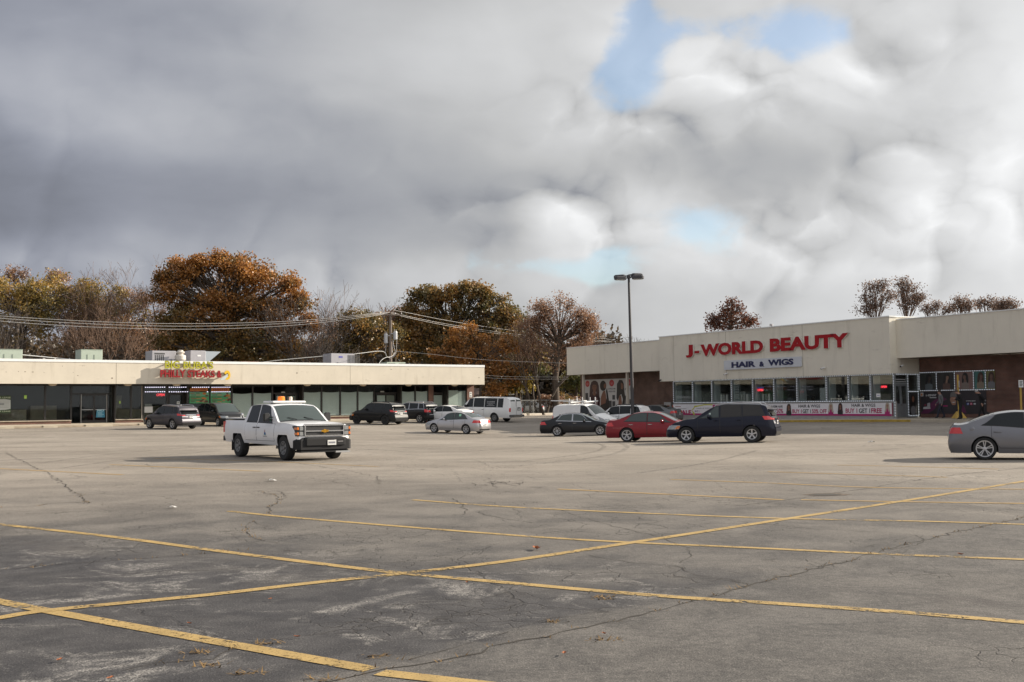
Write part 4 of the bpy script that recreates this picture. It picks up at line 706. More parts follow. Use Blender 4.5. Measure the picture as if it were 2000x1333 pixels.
for i, (a, b) in enumerate(zip(PXS[:-1], PXS[1:])):
    x0, x1 = HR(a, 770, YW)[0], HR(b, 770, YW)[0]; mb = MB(); w = .10
    mb.box(x0, x0 + w, YW, YW + .14, zsill, zBb - .002, m_alu); mb.box(x1 - w, x1, YW, YW + .14, zsill, zBb - .002, m_alu); mb.box(x0 + w, x1 - w, YW, YW + .14, zsill, zsill + .08, m_alu); mb.box(x0 + w, x1 - w, YW, YW + .14, zBb - .10, zBb - .002, m_alu)
    mb.box(x0 + w + .002, x0 + w + .06, YW + .145, YW + .75, zsill + .05, zBb - .12, mat('pale_window_return', (.46, .49, .50), .7))
    wn = mb.build('shop_window', rb); mg = MB(); mg.box(x0 + w, x1 - w, YW + .06, YW + .072, zsill + .08, zBb - .10, m_glass2); mg.build('pane', wn)
    if i in (2, 3, 4): md = MB(); [md.box(x0 + .5 + k * .32, x0 + .72 + k * .32, YW + .4, YW + .7, zsill + .02, zsill + .62 + .2 * (k % 2) * (i == 3), mat('silver_display_%d' % (k % 2), ((.55, .55, .56), (.28, .28, .29))[k % 2], .3, metal=.5)) for k in range(3)]; md.build('display_boxes', wn)
    if i in (1, 3, 6, 7, 8): md = MB(); k = x0 + (x1 - x0) * (.82 if i != 6 else .68); md.box(k - .12, k + .12, YW + .9, YW + 1.1, zW, zBb - .1, mat('pale_window_return')); md.build('inner_column', wn)
    if i == 6: md = MB(); md.box(x0 + (x1 - x0) * .74, x1 - .12, YW + .10, YW + .11, zsill + .1, zsill + .95, mat('grey_poster', (.33, .34, .34), .7)); md.build('window_paper', wn)
    if i in (7, 8): md = MB(); md.box(x0 + .4, x1 - .5, YW + 1.5, YW + 1.55, zsill + .98, zsill + 1.06, m_alu); md.build('inner_rail', wn)
    if i == 3: md = MB(); [md.box(x0 + .16, x0 + .62, YW + .2, YW + .23, zsill + .12 + k * .2, zsill + .24 + k * .2, mat('grey_slat', (.25, .26, .27), .6)) for k in range(8)]; md.build('shelf_slats', wn)
for px, py, l, gp in ((1485.5, 762, 'red and blue neon OPEN sign behind the fifth window of the beauty store', 1), (1727, 755.6, 'bright red neon OPEN sign behind the last window before the store door', 0)):
    B = Board(RB, YW + .35, 'open_sign', l, 'sign', px, py, 'red neon OPEN signs'); B.part().text('OPEN', px - 5.6, py + 2.6, px + 5.6, py - 2.2, m_neon, 1, .03, .05).end('neon_tube'); B.part().rect(px - 6.6, py + 3.6, px + 6.6, py - 3.4, mat('neon_backing'), 0, .02)
    if gp: B.rect(px - 6, py - 3.4, px + 6, py - 4.6, m_neonb, 1)
    B.end('backing')
B = thin(RB, YW + .05, 'window_notice', 'square white notice in the last window before the store door', 'notice', 1715.5, 772.5); B.rect(1711.6, 776.2, 1719.4, 768.9, m_white).rect(1713, 773.4, 1718, 772.4, mat('blue_badge', (.10, .10, .35), .5), 1).end('notice_sheet')
# entrance in the return wall (plane x = 0)
mb = MB(); yD0, yD1, yD2 = .34, 1.52, 2.56; zd = zBb - .02
mb.box(-.10, -.002, YW + .02, yD0, zW, zd, m_alu); mb.box(-.10, -.002, yD1, yD1 + .08, zW, zd, m_alu); mb.box(-.10, -.002, yD2 - .06, yD2, zW, zd, m_alu); mb.box(-.10, -.002, yD0, yD1, zW + 2.15, zW + 2.23, m_alu); mb.box(-.10, -.002, yD1 + .08, yD2 - .06, zW + 1.62, zW + 1.72, m_alu); mb.box(-.10, -.002, yD1 + .08, yD2 - .06, zW, zW + .1, m_alu); mb.build('entrance_frame', rb)
for k in range(2):
    a = yD0 + (yD1 - yD0) * k / 2 + .005; b = yD0 + (yD1 - yD0) * (k + 1) / 2 - .005; md = MB(); mdm = mat('grey_door_metal', (.20, .21, .22), .45, metal=.3); x = -.075
    md.box(x, x + .045, a, a + .07, zW + .01, zW + 2.14, mdm); md.box(x, x + .045, b - .07, b, zW + .01, zW + 2.14, mdm); md.box(x, x + .045, a + .07, b - .07, zW + .01, zW + .9, mdm); md.box(x, x + .045, a + .07, b - .07, zW + 2.03, zW + 2.14, mdm); d = md.build('door', rb)
    mg = MB(); mg.box(x + .018, x + .026, a + .07, b - .07, zW + .9, zW + 2.03, m_glass2); mg.build('pane', d); mh = MB(); e = b - .05 if k == 0 else a + .05; mh.box(x + .05, x + .09, e - .02, e + .02, zW + .85, zW + 1.35, m_alu); mh.build('handle', d)
mg = MB(); mg.box(-.06, -.05, yD0, yD1, zW + 2.23, zd - .02, m_glass2); mg.box(-.06, -.05, yD1 + .08, yD2 - .06, zW + 1.72, zd - .02, m_glass2); mg.build('transom_glass', rb)
mg = MB(); mg.box(-.05, -.03, yD1 + .08, yD2 - .06, zW + .1, zW + 1.62, mat('black_poster', (.03, .03, .03), .5)); 
def side_oval(mb, y, z, ry, rz_, x, m, n=18): mb.poly([(x, y + ry * math.cos(6.2832 * i / n), z + rz_ * math.sin(6.2832 * i / n)) for i in range(n)], m)
side_oval(mg, 2.02, zW + .95, .26, .55, -.024, mat('dark_hair_print', (.015, .012, .012), .5)); side_oval(mg, 2.06, zW + 1.18, .12, .2, -.019, mat('skin_print', (.20, .09, .055), .6)); side_oval(mg, 2.05, zW + .45, .25, .3, -.021, mat('grey_cloth_print', (.16, .16, .17), .6)); mg.build('door_side_poster', rb)
mb = MB(); mb.box(-.06, -.02, yD0 + .1, yD1 - .1, zW + 2.28, zW + 2.34, mat('faint_lettering', (.35, .36, .36), .6)); mb.box(-.06, -.02, yD0 + .15, yD1 - .15, zW + 2.42, zW + 2.48, mat('faint_lettering')); mb.build('transom_lettering', rb)
# LED chains
t = thing('light_string', 'white LED chain framing every window of the beauty store front', 'light string', RB.o, RB.th, 'LED chains of the beauty store')
y = YW - .01; P_ = .165; ln = .085
xsr = [HR(p, 770, YW)[0] for p in PXS]
for nm, pts in [('lamp_row', [(xsr[0] + .04, y, zBb - .035), (xsr[-1], y, zBb - .035)]), ('lamp_row', [(xsr[0] + .04, y, zsill + .03), (xsr[-1], y, zsill + .03)])] + [('lamp_column', [(x + (.05 if i == 0 else (-.03 if i == len(xsr) - 1 else 0)), y - .001, zsill + .06), (x + (.05 if i == 0 else (-.03 if i == len(xsr) - 1 else 0)), y - .001, zBb - .07)]) for i, x in enumerate(xsr)]:
    mb = MB(); dashes(mb, pts, P_, ln, m_led, .026); mb.build(nm, t)
t = thing('light_string', 'white LED chain outlining the beauty store entrance door', 'light string', RB.o, RB.th, 'LED chains of the beauty store')
def dash_x(mb, pts): # chain on the return wall, facing +x
    m2 = MB(); dashes(m2, [(a[1], 0, a[2]) for a in pts], P_, ln, m_led, .03, cord=False); mb.raw([(.004 - v[1], v[0], v[2]) for v in m2.v], m2.f, m_led)
for pts in ([(0, yD0 - .05, zd - .03), (0, yD2, zd - .03)], [(0, yD0 - .05, zW + .05), (0, yD0 - .05, zd - .06)], [(0, yD1 + .04, zW + .1), (0, yD1 + .04, zd - .06)], [(0, yD2 - .03, zW + .1), (0, yD2 - .03, zd - .06)], [(0, yD1 + .07, zW + 1.67), (0, yD2 - .06, zW + 1.67)], [(0, yD1 + .07, zW + .12), (0, yD2 - .06, zW + .12)]):
    mb = MB(); dash_x(mb, pts); mb.build('lamp_row', t)
# right-hand poster windows
PR = [1797, 1830.5, 1866, 1903, 1926.5, 1945]; zq0 = (HR(1797.6, 764.3, YR)[1] + HR(1946, 760.3, YR)[1]) / 2; zq1 = (HR(1797, 728.8, YR)[1] + HR(1944.5, 723.1, YR)[1]) / 2
t = thing('light_string', 'white LED chain framing the row of poster windows on the brick wall', 'light string', RB.o, RB.th, 'LED chains of the beauty store'); xr = [HR(p, 745, YR)[0] for p in PR]
for pts in [[(xr[0], YR - .06, zq1), (xr[-1], YR - .06, zq1)], [(xr[0], YR - .06, zq0), (xr[-1], YR - .06, zq0)]] + [[(x, YR - .061, zq0 + .04), (x, YR - .061, zq1 - .04)] for x in xr[:-1]]:
    mb = MB(); dashes(mb, pts, P_, ln, m_led, .026); mb.build('lamp_row', t)
m_hair = mat('dark_hair_print'); m_skin = mat('skin_print'); m_skin2 = mat('light_skin_print', (.34, .19, .13), .6); m_hairr = mat('wine_hair_print', (.045, .015, .018), .5); m_blond = mat('pale_hair_print', (.42, .36, .29), .6); m_hairb = mat('brown_hair_print', (.06, .035, .025), .6)
def woman(B, cx, top, sc, hair, skin, cloth, l=2, turn=0, long=1.0):     # simple printed portrait: hair, shoulders, neck, face
    U = lambda x, y: (cx + x * sc, top + y * sc)
    if cloth: B.quad([U(-.52, 2.45), U(.52, 2.45), U(.56, 1.75), U(.40, 1.42), U(.14, 1.28), U(-.14, 1.28), U(-.40, 1.42), U(-.56, 1.75)], cloth, l)
    hl = 1.25 + .75 * long; B.quad([U(-.10, .02), U(-.30, .16), U(-.42, .5), U(-.47, 1.0), U(-.50, hl * .8), U(-.44, hl), U(-.22, hl * .97), U(-.16, 1.1), U(.16, 1.1), U(.22, hl * .95), U(.44, hl), U(.50, hl * .8), U(.46, 1.0), U(.42, .5), U(.30, .16), U(.10, .02)], hair, l + 1)
    B.quad([U(-.12 + turn * .4, .9), U(.12 + turn * .4, .9), U(.15, 1.38), U(0, 1.5), U(-.15, 1.38)], skin, l + 2)
    n = 16; B.quad([U(turn + .215 * math.cos(6.2832 * i / n), .66 - .33 * math.sin(6.2832 * i / n)) for i in range(n)], skin, l + 3)
    B.quad([U(turn - .25, .55), U(turn - .22, .30), U(turn, .22), U(turn + .22, .30), U(turn + .25, .55), U(turn + .1, .42), U(turn - .08, .40)], hair, l + 4)
    for ex in (-.09, .09): B.quad([U(turn + ex - .05, .62), U(turn + ex + .05, .62), U(turn + ex + .04, .585), U(turn + ex - .04, .585)], m_black, l + 5)
    B.quad([U(turn - .07, .83), U(turn + .07, .83), U(turn + .03, .80), U(turn, .81), U(turn - .03, .80)], mat('lip_print', (.22, .04, .04), .6), l + 5)
for k, (col, hr, cl, sk, tn, lab) in enumerate((((.035, .037, .035), m_black, mat('steel_print', (.10, .12, .13), .6), mat('dim_skin', (.05, .035, .03), .6), .15, 'darkest poster window, faint portrait in grey, nearest the store door'), ((.03, .028, .027), m_hair, mat('dusk_cloth', (.10, .06, .05), .6), mat('warm_skin', (.24, .15, .11), .6), .12, 'dark poster window with a long haired woman in half profile'), ((.20, .12, .105), m_hair, mat('rose_grey_cloth', (.20, .16, .14), .6), mat('warm_skin2', (.16, .09, .07), .6), -.1, 'pink poster window with a dark haired woman behind the yellow post'), ((.05, .155, .145), m_hairb, mat('tan_cloth', (.22, .18, .13), .6), mat('warm_skin2'), .1, 'teal poster window with a brown haired woman'), ((.155, .145, .05), m_hairb, mat('grey_cloth_print'), mat('warm_skin2'), 0, 'narrow yellow green poster window at the right end'))):
    a, b = PR[k], PR[k + 1]; cx = (a + b) / 2 + 1; B = thin(RB, YR - .02, 'window_poster', lab, 'poster', cx, 745, 'portrait posters in the brick wall windows'); x0 = xr[k] - B.s0; x1 = xr[k + 1] - B.s0
    B.mb.box(x0 + .04, x1 - .04, -.02, .02, zq0 - B.z0 + .03, zq1 - B.z0 - .03, mat('poster_bg_%d' % k, col, .5, var=.2, vscale=1.5)); B.end('poster_sheet'); B.part()
    py0 = B.F.hit(cx, 730, YR - .02)[1]; woman(B, cx, 731 - (cx - 1800) * .035, 13.2, hr, sk, cl, 8, tn, .4); B.end('portrait')
B = thin(RB, YR - .02, 'wall_banner', 'dark purple banner with a white i-ENV heading along the brick wall', 'banner', 1862, 786)
zq2 = HR(1800, 808.5, YR)[1] - B.z0; B.mb.box(xr[0] - B.s0 + .03, HR(1927, 780, YR)[0] - B.s0, -.006, 0, zq2, zq0 - B.z0 - .06, mat('dark_banner', (.028, .022, .026), .6, var=.3, vscale=1.0)); B.end('banner_sheet'); B.part()
m_pur = mat('purple_print', (.10, .015, .06), .6); m_mag = mat('magenta_print', (.38, .015, .14), .6); m_wp = mat('white_print', (.50, .50, .51), .6)
B.quad([(1797.5, 808.3), (1813, 808), (1825, 800), (1833, 789), (1850, 780), (1842, 776), (1826, 781), (1812, 793)], m_pur, 2).quad([(1877, 807), (1888, 807), (1884, 795), (1880, 790)], m_pur, 2)
B.end('banner_graphic'); B.part().text('i-ENV', 1808.6, 774.6, 1829, 770.2, m_wp, 3, bold=.03).rect(1816, 778, 1829, 776.3, m_wp, 3); B.end('banner_lettering'); B.part().rect(1797.8 + .4, 774.6, 1803.6, 767.2, m_wp, 3).rect(1799, 773.4, 1802, 769, mat('orange_print'), 4)
B.quad([(1803, 799.5), (1817.5, 798.5), (1816.5, 794), (1804, 795.5)], m_wp, 3).quad([(1811, 797), (1817, 796.6), (1816.6, 786.8), (1811.6, 788)], mat('grey_box_print', (.36, .34, .36), .6), 4).quad([(1804.5, 793.5), (1810, 793.2), (1809, 789.5), (1806, 790)], mat('wine_print', (.16, .03, .05), .6), 4)
B.end('banner_graphic'); B.part().rect(1842, 794.4, 1851, 792.4, m_mag, 3); B.end('banner_graphic'); B.part().text('www.ienv', 1887, 784.6, 1905.6, 781.8, m_wp, 3, bold=.02).text('om', 1921, 783.8, 1926, 781.6, m_wp, 3, bold=.02); B.end('banner_lettering'); B.part().rect(1888.4, 791.6, 1893, 787.2, mat('blue_tile', (.03, .07, .30), .6), 3).text('f', 1890, 791.2, 1892.2, 787.6, m_wp, 4, bold=.05).rect(1895, 791.4, 1899.4, 787, mat('rose_tile', (.45, .06, .14), .6), 3).oval(1897.2, 789.2, 1.3, 1.3, m_wp, 4, 12).oval(1897.2, 789.2, .8, .8, mat('rose_tile'), 5, 12).rect(1902, 790.6, 1906, 787.8, m_wp, 3).text('om', 1919.6, 790.4, 1925.6, 787.8, m_wp, 3)
B.end('banner_icons'); B.part().quad([(1855.5, 781), (1857, 776.5), (1861.5, 775.5), (1867, 776), (1868, 786), (1866, 791.6), (1860, 791.4), (1857.4, 786)], mat('face_print', (.30, .16, .11), .6), 4).quad([(1859, 786.2), (1866, 785), (1865.6, 786.4), (1862, 787.4)], m_wp, 5).quad([(1855.8, 776), (1857, 768), (1864, 764.8), (1869, 766), (1868.6, 775.8), (1861, 775)], mat('ash_hair_print', (.14, .13, .125), .6), 5)
B.end('smiling_face_print')
# -------- main lettering
m_jred = mat('red_letter_face', (.36, .014, .020), .65, spec=.2, var=.06, vscale=4); m_jret = mat('white_letter_return', (.66, .64, .60), .5); m_navy = mat('navy_letter', (.012, .016, .075), .5)
B = Board(RB, -.012, 'store_sign', 'big red J-WORLD BEAUTY lettering on the cream store front', 'sign', 1500, 675)
def jletters(body, px0, px1, yb0, yt0, yb1, yt1):
    B.part(); (a, z0), (b, z1) = B.pt(px0, yb0), B.pt(px1, yt1)
    add_text(B.mb, body, a, b, z0, z1, -.13, m_jred, .012, .05); o = B.end('red_letters'); B.part(); e = .014; add_text(B.mb, body, a - e, b + e, z0 - e, z1 + e, -.004, m_jret, .122, .058); B.end('white_backing')
jletters('J', 1342, 1355.6, 699.4, 0, 0, 673.6); jletters('-', 1359, 1368.4, 690.8, 0, 0, 685.4); jletters('WORLD', 1371, 1493, 697, 0, 0, 664); jletters('BEAUTY', 1506.5, 1659.6, 688.2, 0, 0, 650.2)
B = Board(RB, -.012, 'store_subsign', 'white panel lettered HAIR & WIGS in navy under the red sign', 'sign', 1491, 709)
a, z0 = B.pt(1416.6, 723.2); b, z1 = B.pt(1566.8, 696.6); mb = MB(); mb.bbox(a, b, -.14, 0, z0, z1, mat('pale_blue_white_panel', (.58, .60, .64), .5, var=.04), .012); mb.build('sign_panel', B.root); B.y = -.155
for w, p0, p1, yb, yt in (('HAIR', 1429, 1475.5, 719, 705.2), ('&', 1483.5, 1492.6, 716.8, 706.2), ('WIGS', 1500.5, 1549.6, 715.0, 700.4)):
    B.part(); (a, z0), (b, z1) = B.pt(p0, yb), B.pt(p1, yt); add_text(B.mb, w, a, b, z0, z1, -.001, m_navy, .02, .045); o = B.mb.build('navy_letters', B.root); o.location.y = -.143
# -------- sale banner under the windows
B = thin(RB, YW + .045, 'sale_banner', 'long white and magenta wig sale banner under the store windows', 'banner', 1530, 800)
zb0 = (HR(1330, 811.2, YW)[1] + HR(1740, 812.6, YW)[1]) / 2 - B.z0; zb1 = zsill - B.z0 - .10; xa, xb = HR(1314, 800, YW)[0] - B.s0, HR(1745.5, 800, YW)[0] - B.s0
m_bw = mat('white_vinyl', (.74, .72, .74), .45, var=.06, vscale=1.2); B.mb.box(xa, xb, -.008, 0, zb0, zb1, m_bw); B.end('banner_sheet'); B.part(); B.mb.box(xa, xb - .2, -.013, -.009, zb0, zb0 + .13, m_mag); B.mb.box(xb - .18, xb, -.013, -.009, zb0, zb1, mat('wine_print')); B.end('magenta_border'); B.part()
m_mg = mat('magenta_letter', (.38, .010, .09), .5)
B.quad([(1313.5, 790.6), (1321, 809), (1314.6, 810.5)], mat('orange_red_print', (.55, .07, .02), .5), 3); B.end('orange_corner'); B.part().text('SALE', 1326.8, 809.8, 1350.4, 801.4, m_mg, 4, bold=.04).end('banner_lettering'); B.part().rect(1319, 795.2, 1330, 794.2, m_dr, 4).rect(1324, 799, 1341, 798.2, mat('grey_print'), 4)
B.quad([(1351, 801), (1355, 797), (1356, 793), (1366, 792), (1375, 790), (1392, 790), (1392, 792), (1376, 792), (1366, 794), (1357, 796), (1356, 799), (1352, 802), (1356, 806), (1358, 811), (1355, 811)], mat('yellow_outline', (.52, .50, .06), .5), 4); B.end('banner_graphic'); B.part().text('HAIR & WIGS', 1361, 799, 1388, 796.6, mat('grey_print'), 4).text('BUY 1', 1357.5, 805, 1366, 802, mat('violet_print', (.12, .03, .16), .5), 4).rect(1392.5, 810, 1440, 790.4, m_mag, 3)
B.end('banner_lettering'); B.part(); B.text('HUMAN REMI HAIR', 1495, 796.7, 1529, 792.2, m_black, 4).text('GET 1', 1505, 805.6, 1515, 801.6, m_black, 4).text('50%', 1517, 807.4, 1529.8, 798.6, m_mg, 4, bold=.02)
B.end('banner_lettering'); B.part(); B.text('HAIR & WIGS', 1559.8, 796.6, 1602, 790.4, m_black, 4).text('BUY 1', 1548, 807.4, 1566, 799.8, m_mg, 4, bold=.02).text('GET 1', 1568.2, 807.4, 1583.8, 799.8, m_black, 4, bold=.02).text('50% OFF', 1586.2, 807.5, 1614.8, 799.6, m_mg, 4, bold=.02)
B.end('banner_lettering'); B.part(); B.text('HAIR & WIGS', 1663.6, 795.2, 1710, 788.8, m_black, 4).text('BUY 1', 1652, 807.2, 1674.4, 798.2, m_mg, 4, bold=.02).text('GET 1', 1678, 807.2, 1699.6, 798.2, m_black, 4, bold=.02).text('FREE', 1702, 807.2, 1722.6, 797.8, m_mg, 4, bold=.03)
B.end('banner_lettering')
for cx, top, hr, sk, cl, lg in ((1541, 789, m_hairb, m_skin, m_black, 1), (1623, 787.6, m_blond, m_skin2, m_mag, 1), (1641.5, 787.6, m_hairr, m_skin, m_black, 1), (1733.4, 786.6, m_blond, m_skin2, m_mag, 1)): B.part(); woman(B, cx, top, 9.2, hr, sk, cl, 4, .0, lg); B.end('portrait')
# -------- mural on the rear brick wall
B = thin(RB, YL - .01, 'wall_mural', 'tall white hair advertisement mural with three women on the brick wall', 'mural', 1190, 770); B.quad([(1142.7, 742.3), (1238, 738.8), (1238, 806), (1142.7, 806)], mat('pale_mural', (.52, .50, .48), .6, var=.05), 0, .02).end('mural_sheet'); B.part()
m_rcirc = mat('red_disc', (.42, .035, .04), .5); woman(B, 1161.5, 743.6, 20, m_hairr, m_skin, mat('wine_coat_print', (.05, .014, .02), .6), 7, 0, 1.6)
B.quad([(1152, 806), (1172, 806), (1172, 780), (1168, 770), (1164, 776), (1160, 776), (1154, 772), (1150, 784)], mat('wine_coat_print'), 8).quad([(1162, 806), (1168, 806), (1167, 777), (1163, 777)], mat('blush_print', (.34, .24, .23), .6), 10)
B.quad([(1173.5, 800), (1186, 800), (1184, 772), (1182, 763), (1178, 765), (1174, 776)], m_skin, 8).quad([(1172, 806), (1191, 806), (1190.5, 788), (1188, 770), (1186, 758), (1184, 764), (1185.5, 778), (1183, 788), (1173, 792)], m_hair, 9); B.oval(1178.5, 754, 6.2, 10, m_hair, 10).oval(1182.2, 753.6, 2.6, 5.4, m_skin, 11).quad([(1174, 754), (1175, 746), (1180, 744), (1183.6, 748), (1179.8, 752), (1179.4, 760), (1176, 762)], m_hair, 12)
B.quad([(1207, 806), (1217, 806), (1215, 786), (1213.5, 772), (1209.5, 774)], m_skin, 8).quad([(1204.6, 778), (1205.6, 750), (1210, 742.4), (1216, 743), (1219, 750), (1219.5, 762), (1222, 776), (1220, 800), (1215, 795), (1217, 780), (1214, 770), (1210, 774), (1207.4, 784)], m_hair, 10).quad([(1213.2, 748), (1217.4, 750), (1218.2, 756), (1216.6, 761), (1213.6, 760)], m_skin, 12).quad([(1204.8, 797), (1220, 801), (1220, 806), (1204.8, 806)], m_rcirc, 9)
for cx, cy, rx, ry in ((1147.8, 750, 4.1, 6.3), (1195, 748.6, 4.8, 6.6), (1228.8, 747.4, 5.1, 6.6)): B.oval(cx, cy, rx, ry, m_rcirc, 6); B.rect(cx - 2.2, cy + .4, cx + 2.2, cy - .5, mat('rose_print', (.60, .28, .28), .5), 7); B.rect(cx - 1.6, cy + 2.4, cx + 1.6, cy + 1.6, mat('rose_print'), 7)
mgr = mat('dark_grey_letter', (.05, .05, .05), .6); B.text('DREAM', 1188.8, 761.4, 1202.2, 758.2, mgr, 7).text('WEAVER', 1189, 766.8, 1202.6, 763.4, mgr, 7).text('P C S', 1220.6, 763.4, 1233.6, 758.4, mgr, 7)
for a, b, c, d in ((1190, 796, 1195, 783), (1196.5, 781, 1201.5, 772), (1196.5, 797, 1202, 784), (1144, 783, 1149, 768), (1222, 790, 1226, 773), (1230, 797, 1234, 780)): B.rect(a, b, c, d, mgr, 7)
B.end('mural_print')
# pavement in front of the store with the yellow kerb
m_ykerb = mat('yellow_kerb_paint', (.42, .28, .05), .8, var=.3, vscale=3); us = np.arange(xLend + 2, xR1, 1.0); ykb = -1.7; mb = MB(); mk = MB()
for a, b in zip(us[:-1], us[1:]):
    zl = lambda u: g(*RB.w(u, ykb).xy); yel = xw0 - 1 < a < 2.0
    zz = lambda u: min(zW - .03, max(zl(u) + .14, .0)); mb.raw([(a, ykb, zz(a)), (b, ykb, zz(b)), (b, ykb, zl(b) - .3), (a, ykb, zl(a) - .3)], [(0, 3, 2, 1)], m_ykerb if yel else m_conc)
    mb.raw([(a, ykb, zz(a)), (b, ykb, zz(b)), (b, ykb + .18, zz(b) + .004), (a, ykb + .18, zz(a) + .004)], [(0, 1, 2, 3)], m_ykerb if yel else m_conc)
    zt_ = lambda u: max(zz(u), min(zW - .014, zz(u) + .2)); mb.raw([(a, ykb + .18, zz(a) + .004), (b, ykb + .18, zz(b) + .004), (b, YR + .1, zt_(b)), (a, YR + .1, zt_(a))], [(0, 1, 2, 3)], m_conc)
mb.build('sidewalk', kind='structure', loc=RB.o, rz=RB.th)
mb = MB()
for px in (1612, 1642, 1672, 1703, 1735): a, b = RB.w(HR(px, 822, ykb)[0], ykb - .05), RB.w(HR(px, 822, ykb)[0] - .5, ykb - 1.2); ribbon(mb, [Vector((*a.lerp(b, k / 4).xy, 0)) for k in range(5)], .06, m_yel2, .008)
for p, q_ in (((1690, 829), (1762, 817)), ((1905, 816), (1925, 822))): ribbon(mb, path3([p, q_]), .07, m_yel2, .008)
mb.build('kerb_hatching', kind='structure')
# small fixtures on the fascia
for px, py, lab in ((1420.5, 731, 'left small white camera under the HAIR & WIGS panel'), (1611, 719.6, 'right small white camera low on the store fascia'), (1292, 743.6, 'dark camera at the lower left corner of the store fascia'), (1766.5, 715.5, 'small white camera above the store entrance')):
    F_y = -.02 if px < 1750 else None; s, z = HR(px, py, -.02 if px < 1750 else 1.2); p = RB.w(s, -.01, z) if px < 1750 else RB.w(.02, .9, z); t = thing('security_camera', lab, 'camera', p, RB.th, 'security cameras of the store')
    if px > 1750: t.rotation_euler.z = RB.th + math.pi / 2
    mb = MB(); mb.tube([(0, 0, 0), (0, -.12, .02)], .03, m_white, 8); mb.build('bracket', t); mb = MB(); mb.tube([(-.16, -.16, -.03), (.10, -.13, .05)], .055, m_black if px == 1292 else m_white, 10); mb.tube([(-.20, -.165, -.042), (-.161, -.16, -.03)], .05, m_black, 10); mb.build('camera_body', t)
# utility box
s, z = HR(1306, 793, YL - .2); t = thing('utility_cabinet', 'grey utility cabinet on the brick wall left of the sale banner', 'cabinet', RB.w(s, YL, z - .9), RB.th); mb = MB(); mb.bbox(-.45, .45, -.35, -.005, 0, 1.2, mat('grey_render'), .02); mb.build('housing', t); mb = MB(); mb.box(.0, .3, -.36, -.351, .7, .95, mat('rust_label', (.3, .12, .08), .7)); mb.build('label_plate', t)
s, z = HR(1506.5, 637, 3); t = thing('roof_vent', 'tiny vent on the roof edge above the red lettering', 'vent', RB.w(s, 3, zBt - .35), RB.th); mb = MB(); mb.lathe([(.06, 0), (.06, z - zBt + .35), (.14, z - zBt + .36), (.14, z - zBt + .48), (.04, z - zBt + .52)], m_hg, 12); mb.build('vent_pipe', t)
# ================================================================== VEHICLES
def pchip(pts):
    x = np.array([p[0] for p in pts], float); y = np.array([p[1] for p in pts], float); h = np.diff(x); d = np.diff(y) / h; m = np.zeros(len(x)); m[0], m[-1] = d[0], d[-1]
    for i in range(1, len(x) - 1):
        if d[i - 1] * d[i] > 0: w1, w2 = 2 * h[i] + h[i - 1], h[i] + 2 * h[i - 1]; m[i] = (w1 + w2) / (w1 / d[i - 1] + w2 / d[i])
    def f(t):
        t = np.clip(t, x[0], x[-1]); i = np.clip(np.searchsorted(x, t, side='right') - 1, 0, len(x) - 2); s = (t - x[i]) / h[i]
        return float(y[i] * (1 + 2 * s) * (1 - s) ** 2 + y[i + 1] * s * s * (3 - 2 * s) + h[i] * (m[i] * s * (1 - s) ** 2 + m[i + 1] * s * s * (s - 1)))
    return f
def car_paint(name, col, metal=0.0, rough=.36, coat=1.0, flake=0.04): return mat('paint_' + name, col, rough, metal, .5 if sum(col) > .5 else .25, var=flake, vscale=1.4, coat=coat * (.7 if sum(col) > .5 else .35))
m_cglass = mat('tinted_car_glass', (.012, .015, .016), .03, 0, .4); m_cglass_l = mat('clear_car_glass', (.045, .060, .058), .03, 0, .6); m_trim = mat('black_trim', (.014, .014, .015), .5); m_under = mat('underbody', (.010, .010, .010), .9)
m_tyre = mat('tyre_rubber', (.018, .018, .018), .8); m_rim = mat('alloy_silver', (.55, .55, .56), .3, .7); m_rimd = mat('dark_wheel', (.03, .03, .03), .5, .3); m_rimg = mat('grey_steel_wheel', (.22, .22, .22), .5, .4); m_chrome = mat('chrome', (.70, .70, .71), .12, 1.0)
m_tail = mat('red_tail_lens', (.55, .015, .015), .15, 0, .5, coat=1); m_head = mat('headlamp_lens', (.32, .33, .33), .1, .4, .5, coat=1); m_amber = mat('amber_lens', (.62, .16, .02), .2, coat=1); m_platew = mat('licence_plate', (.60, .60, .58), .5); m_plated = mat('plate_marks', (.10, .10, .14), .6)
m_seat = mat('seat_cloth', (.10, .10, .10), .9)
PROF = pchip([(-.3, .88), (0, .93), (.18, .972), (.42, 1.0), (.66, .998), (.86, .978), (1, .935)])
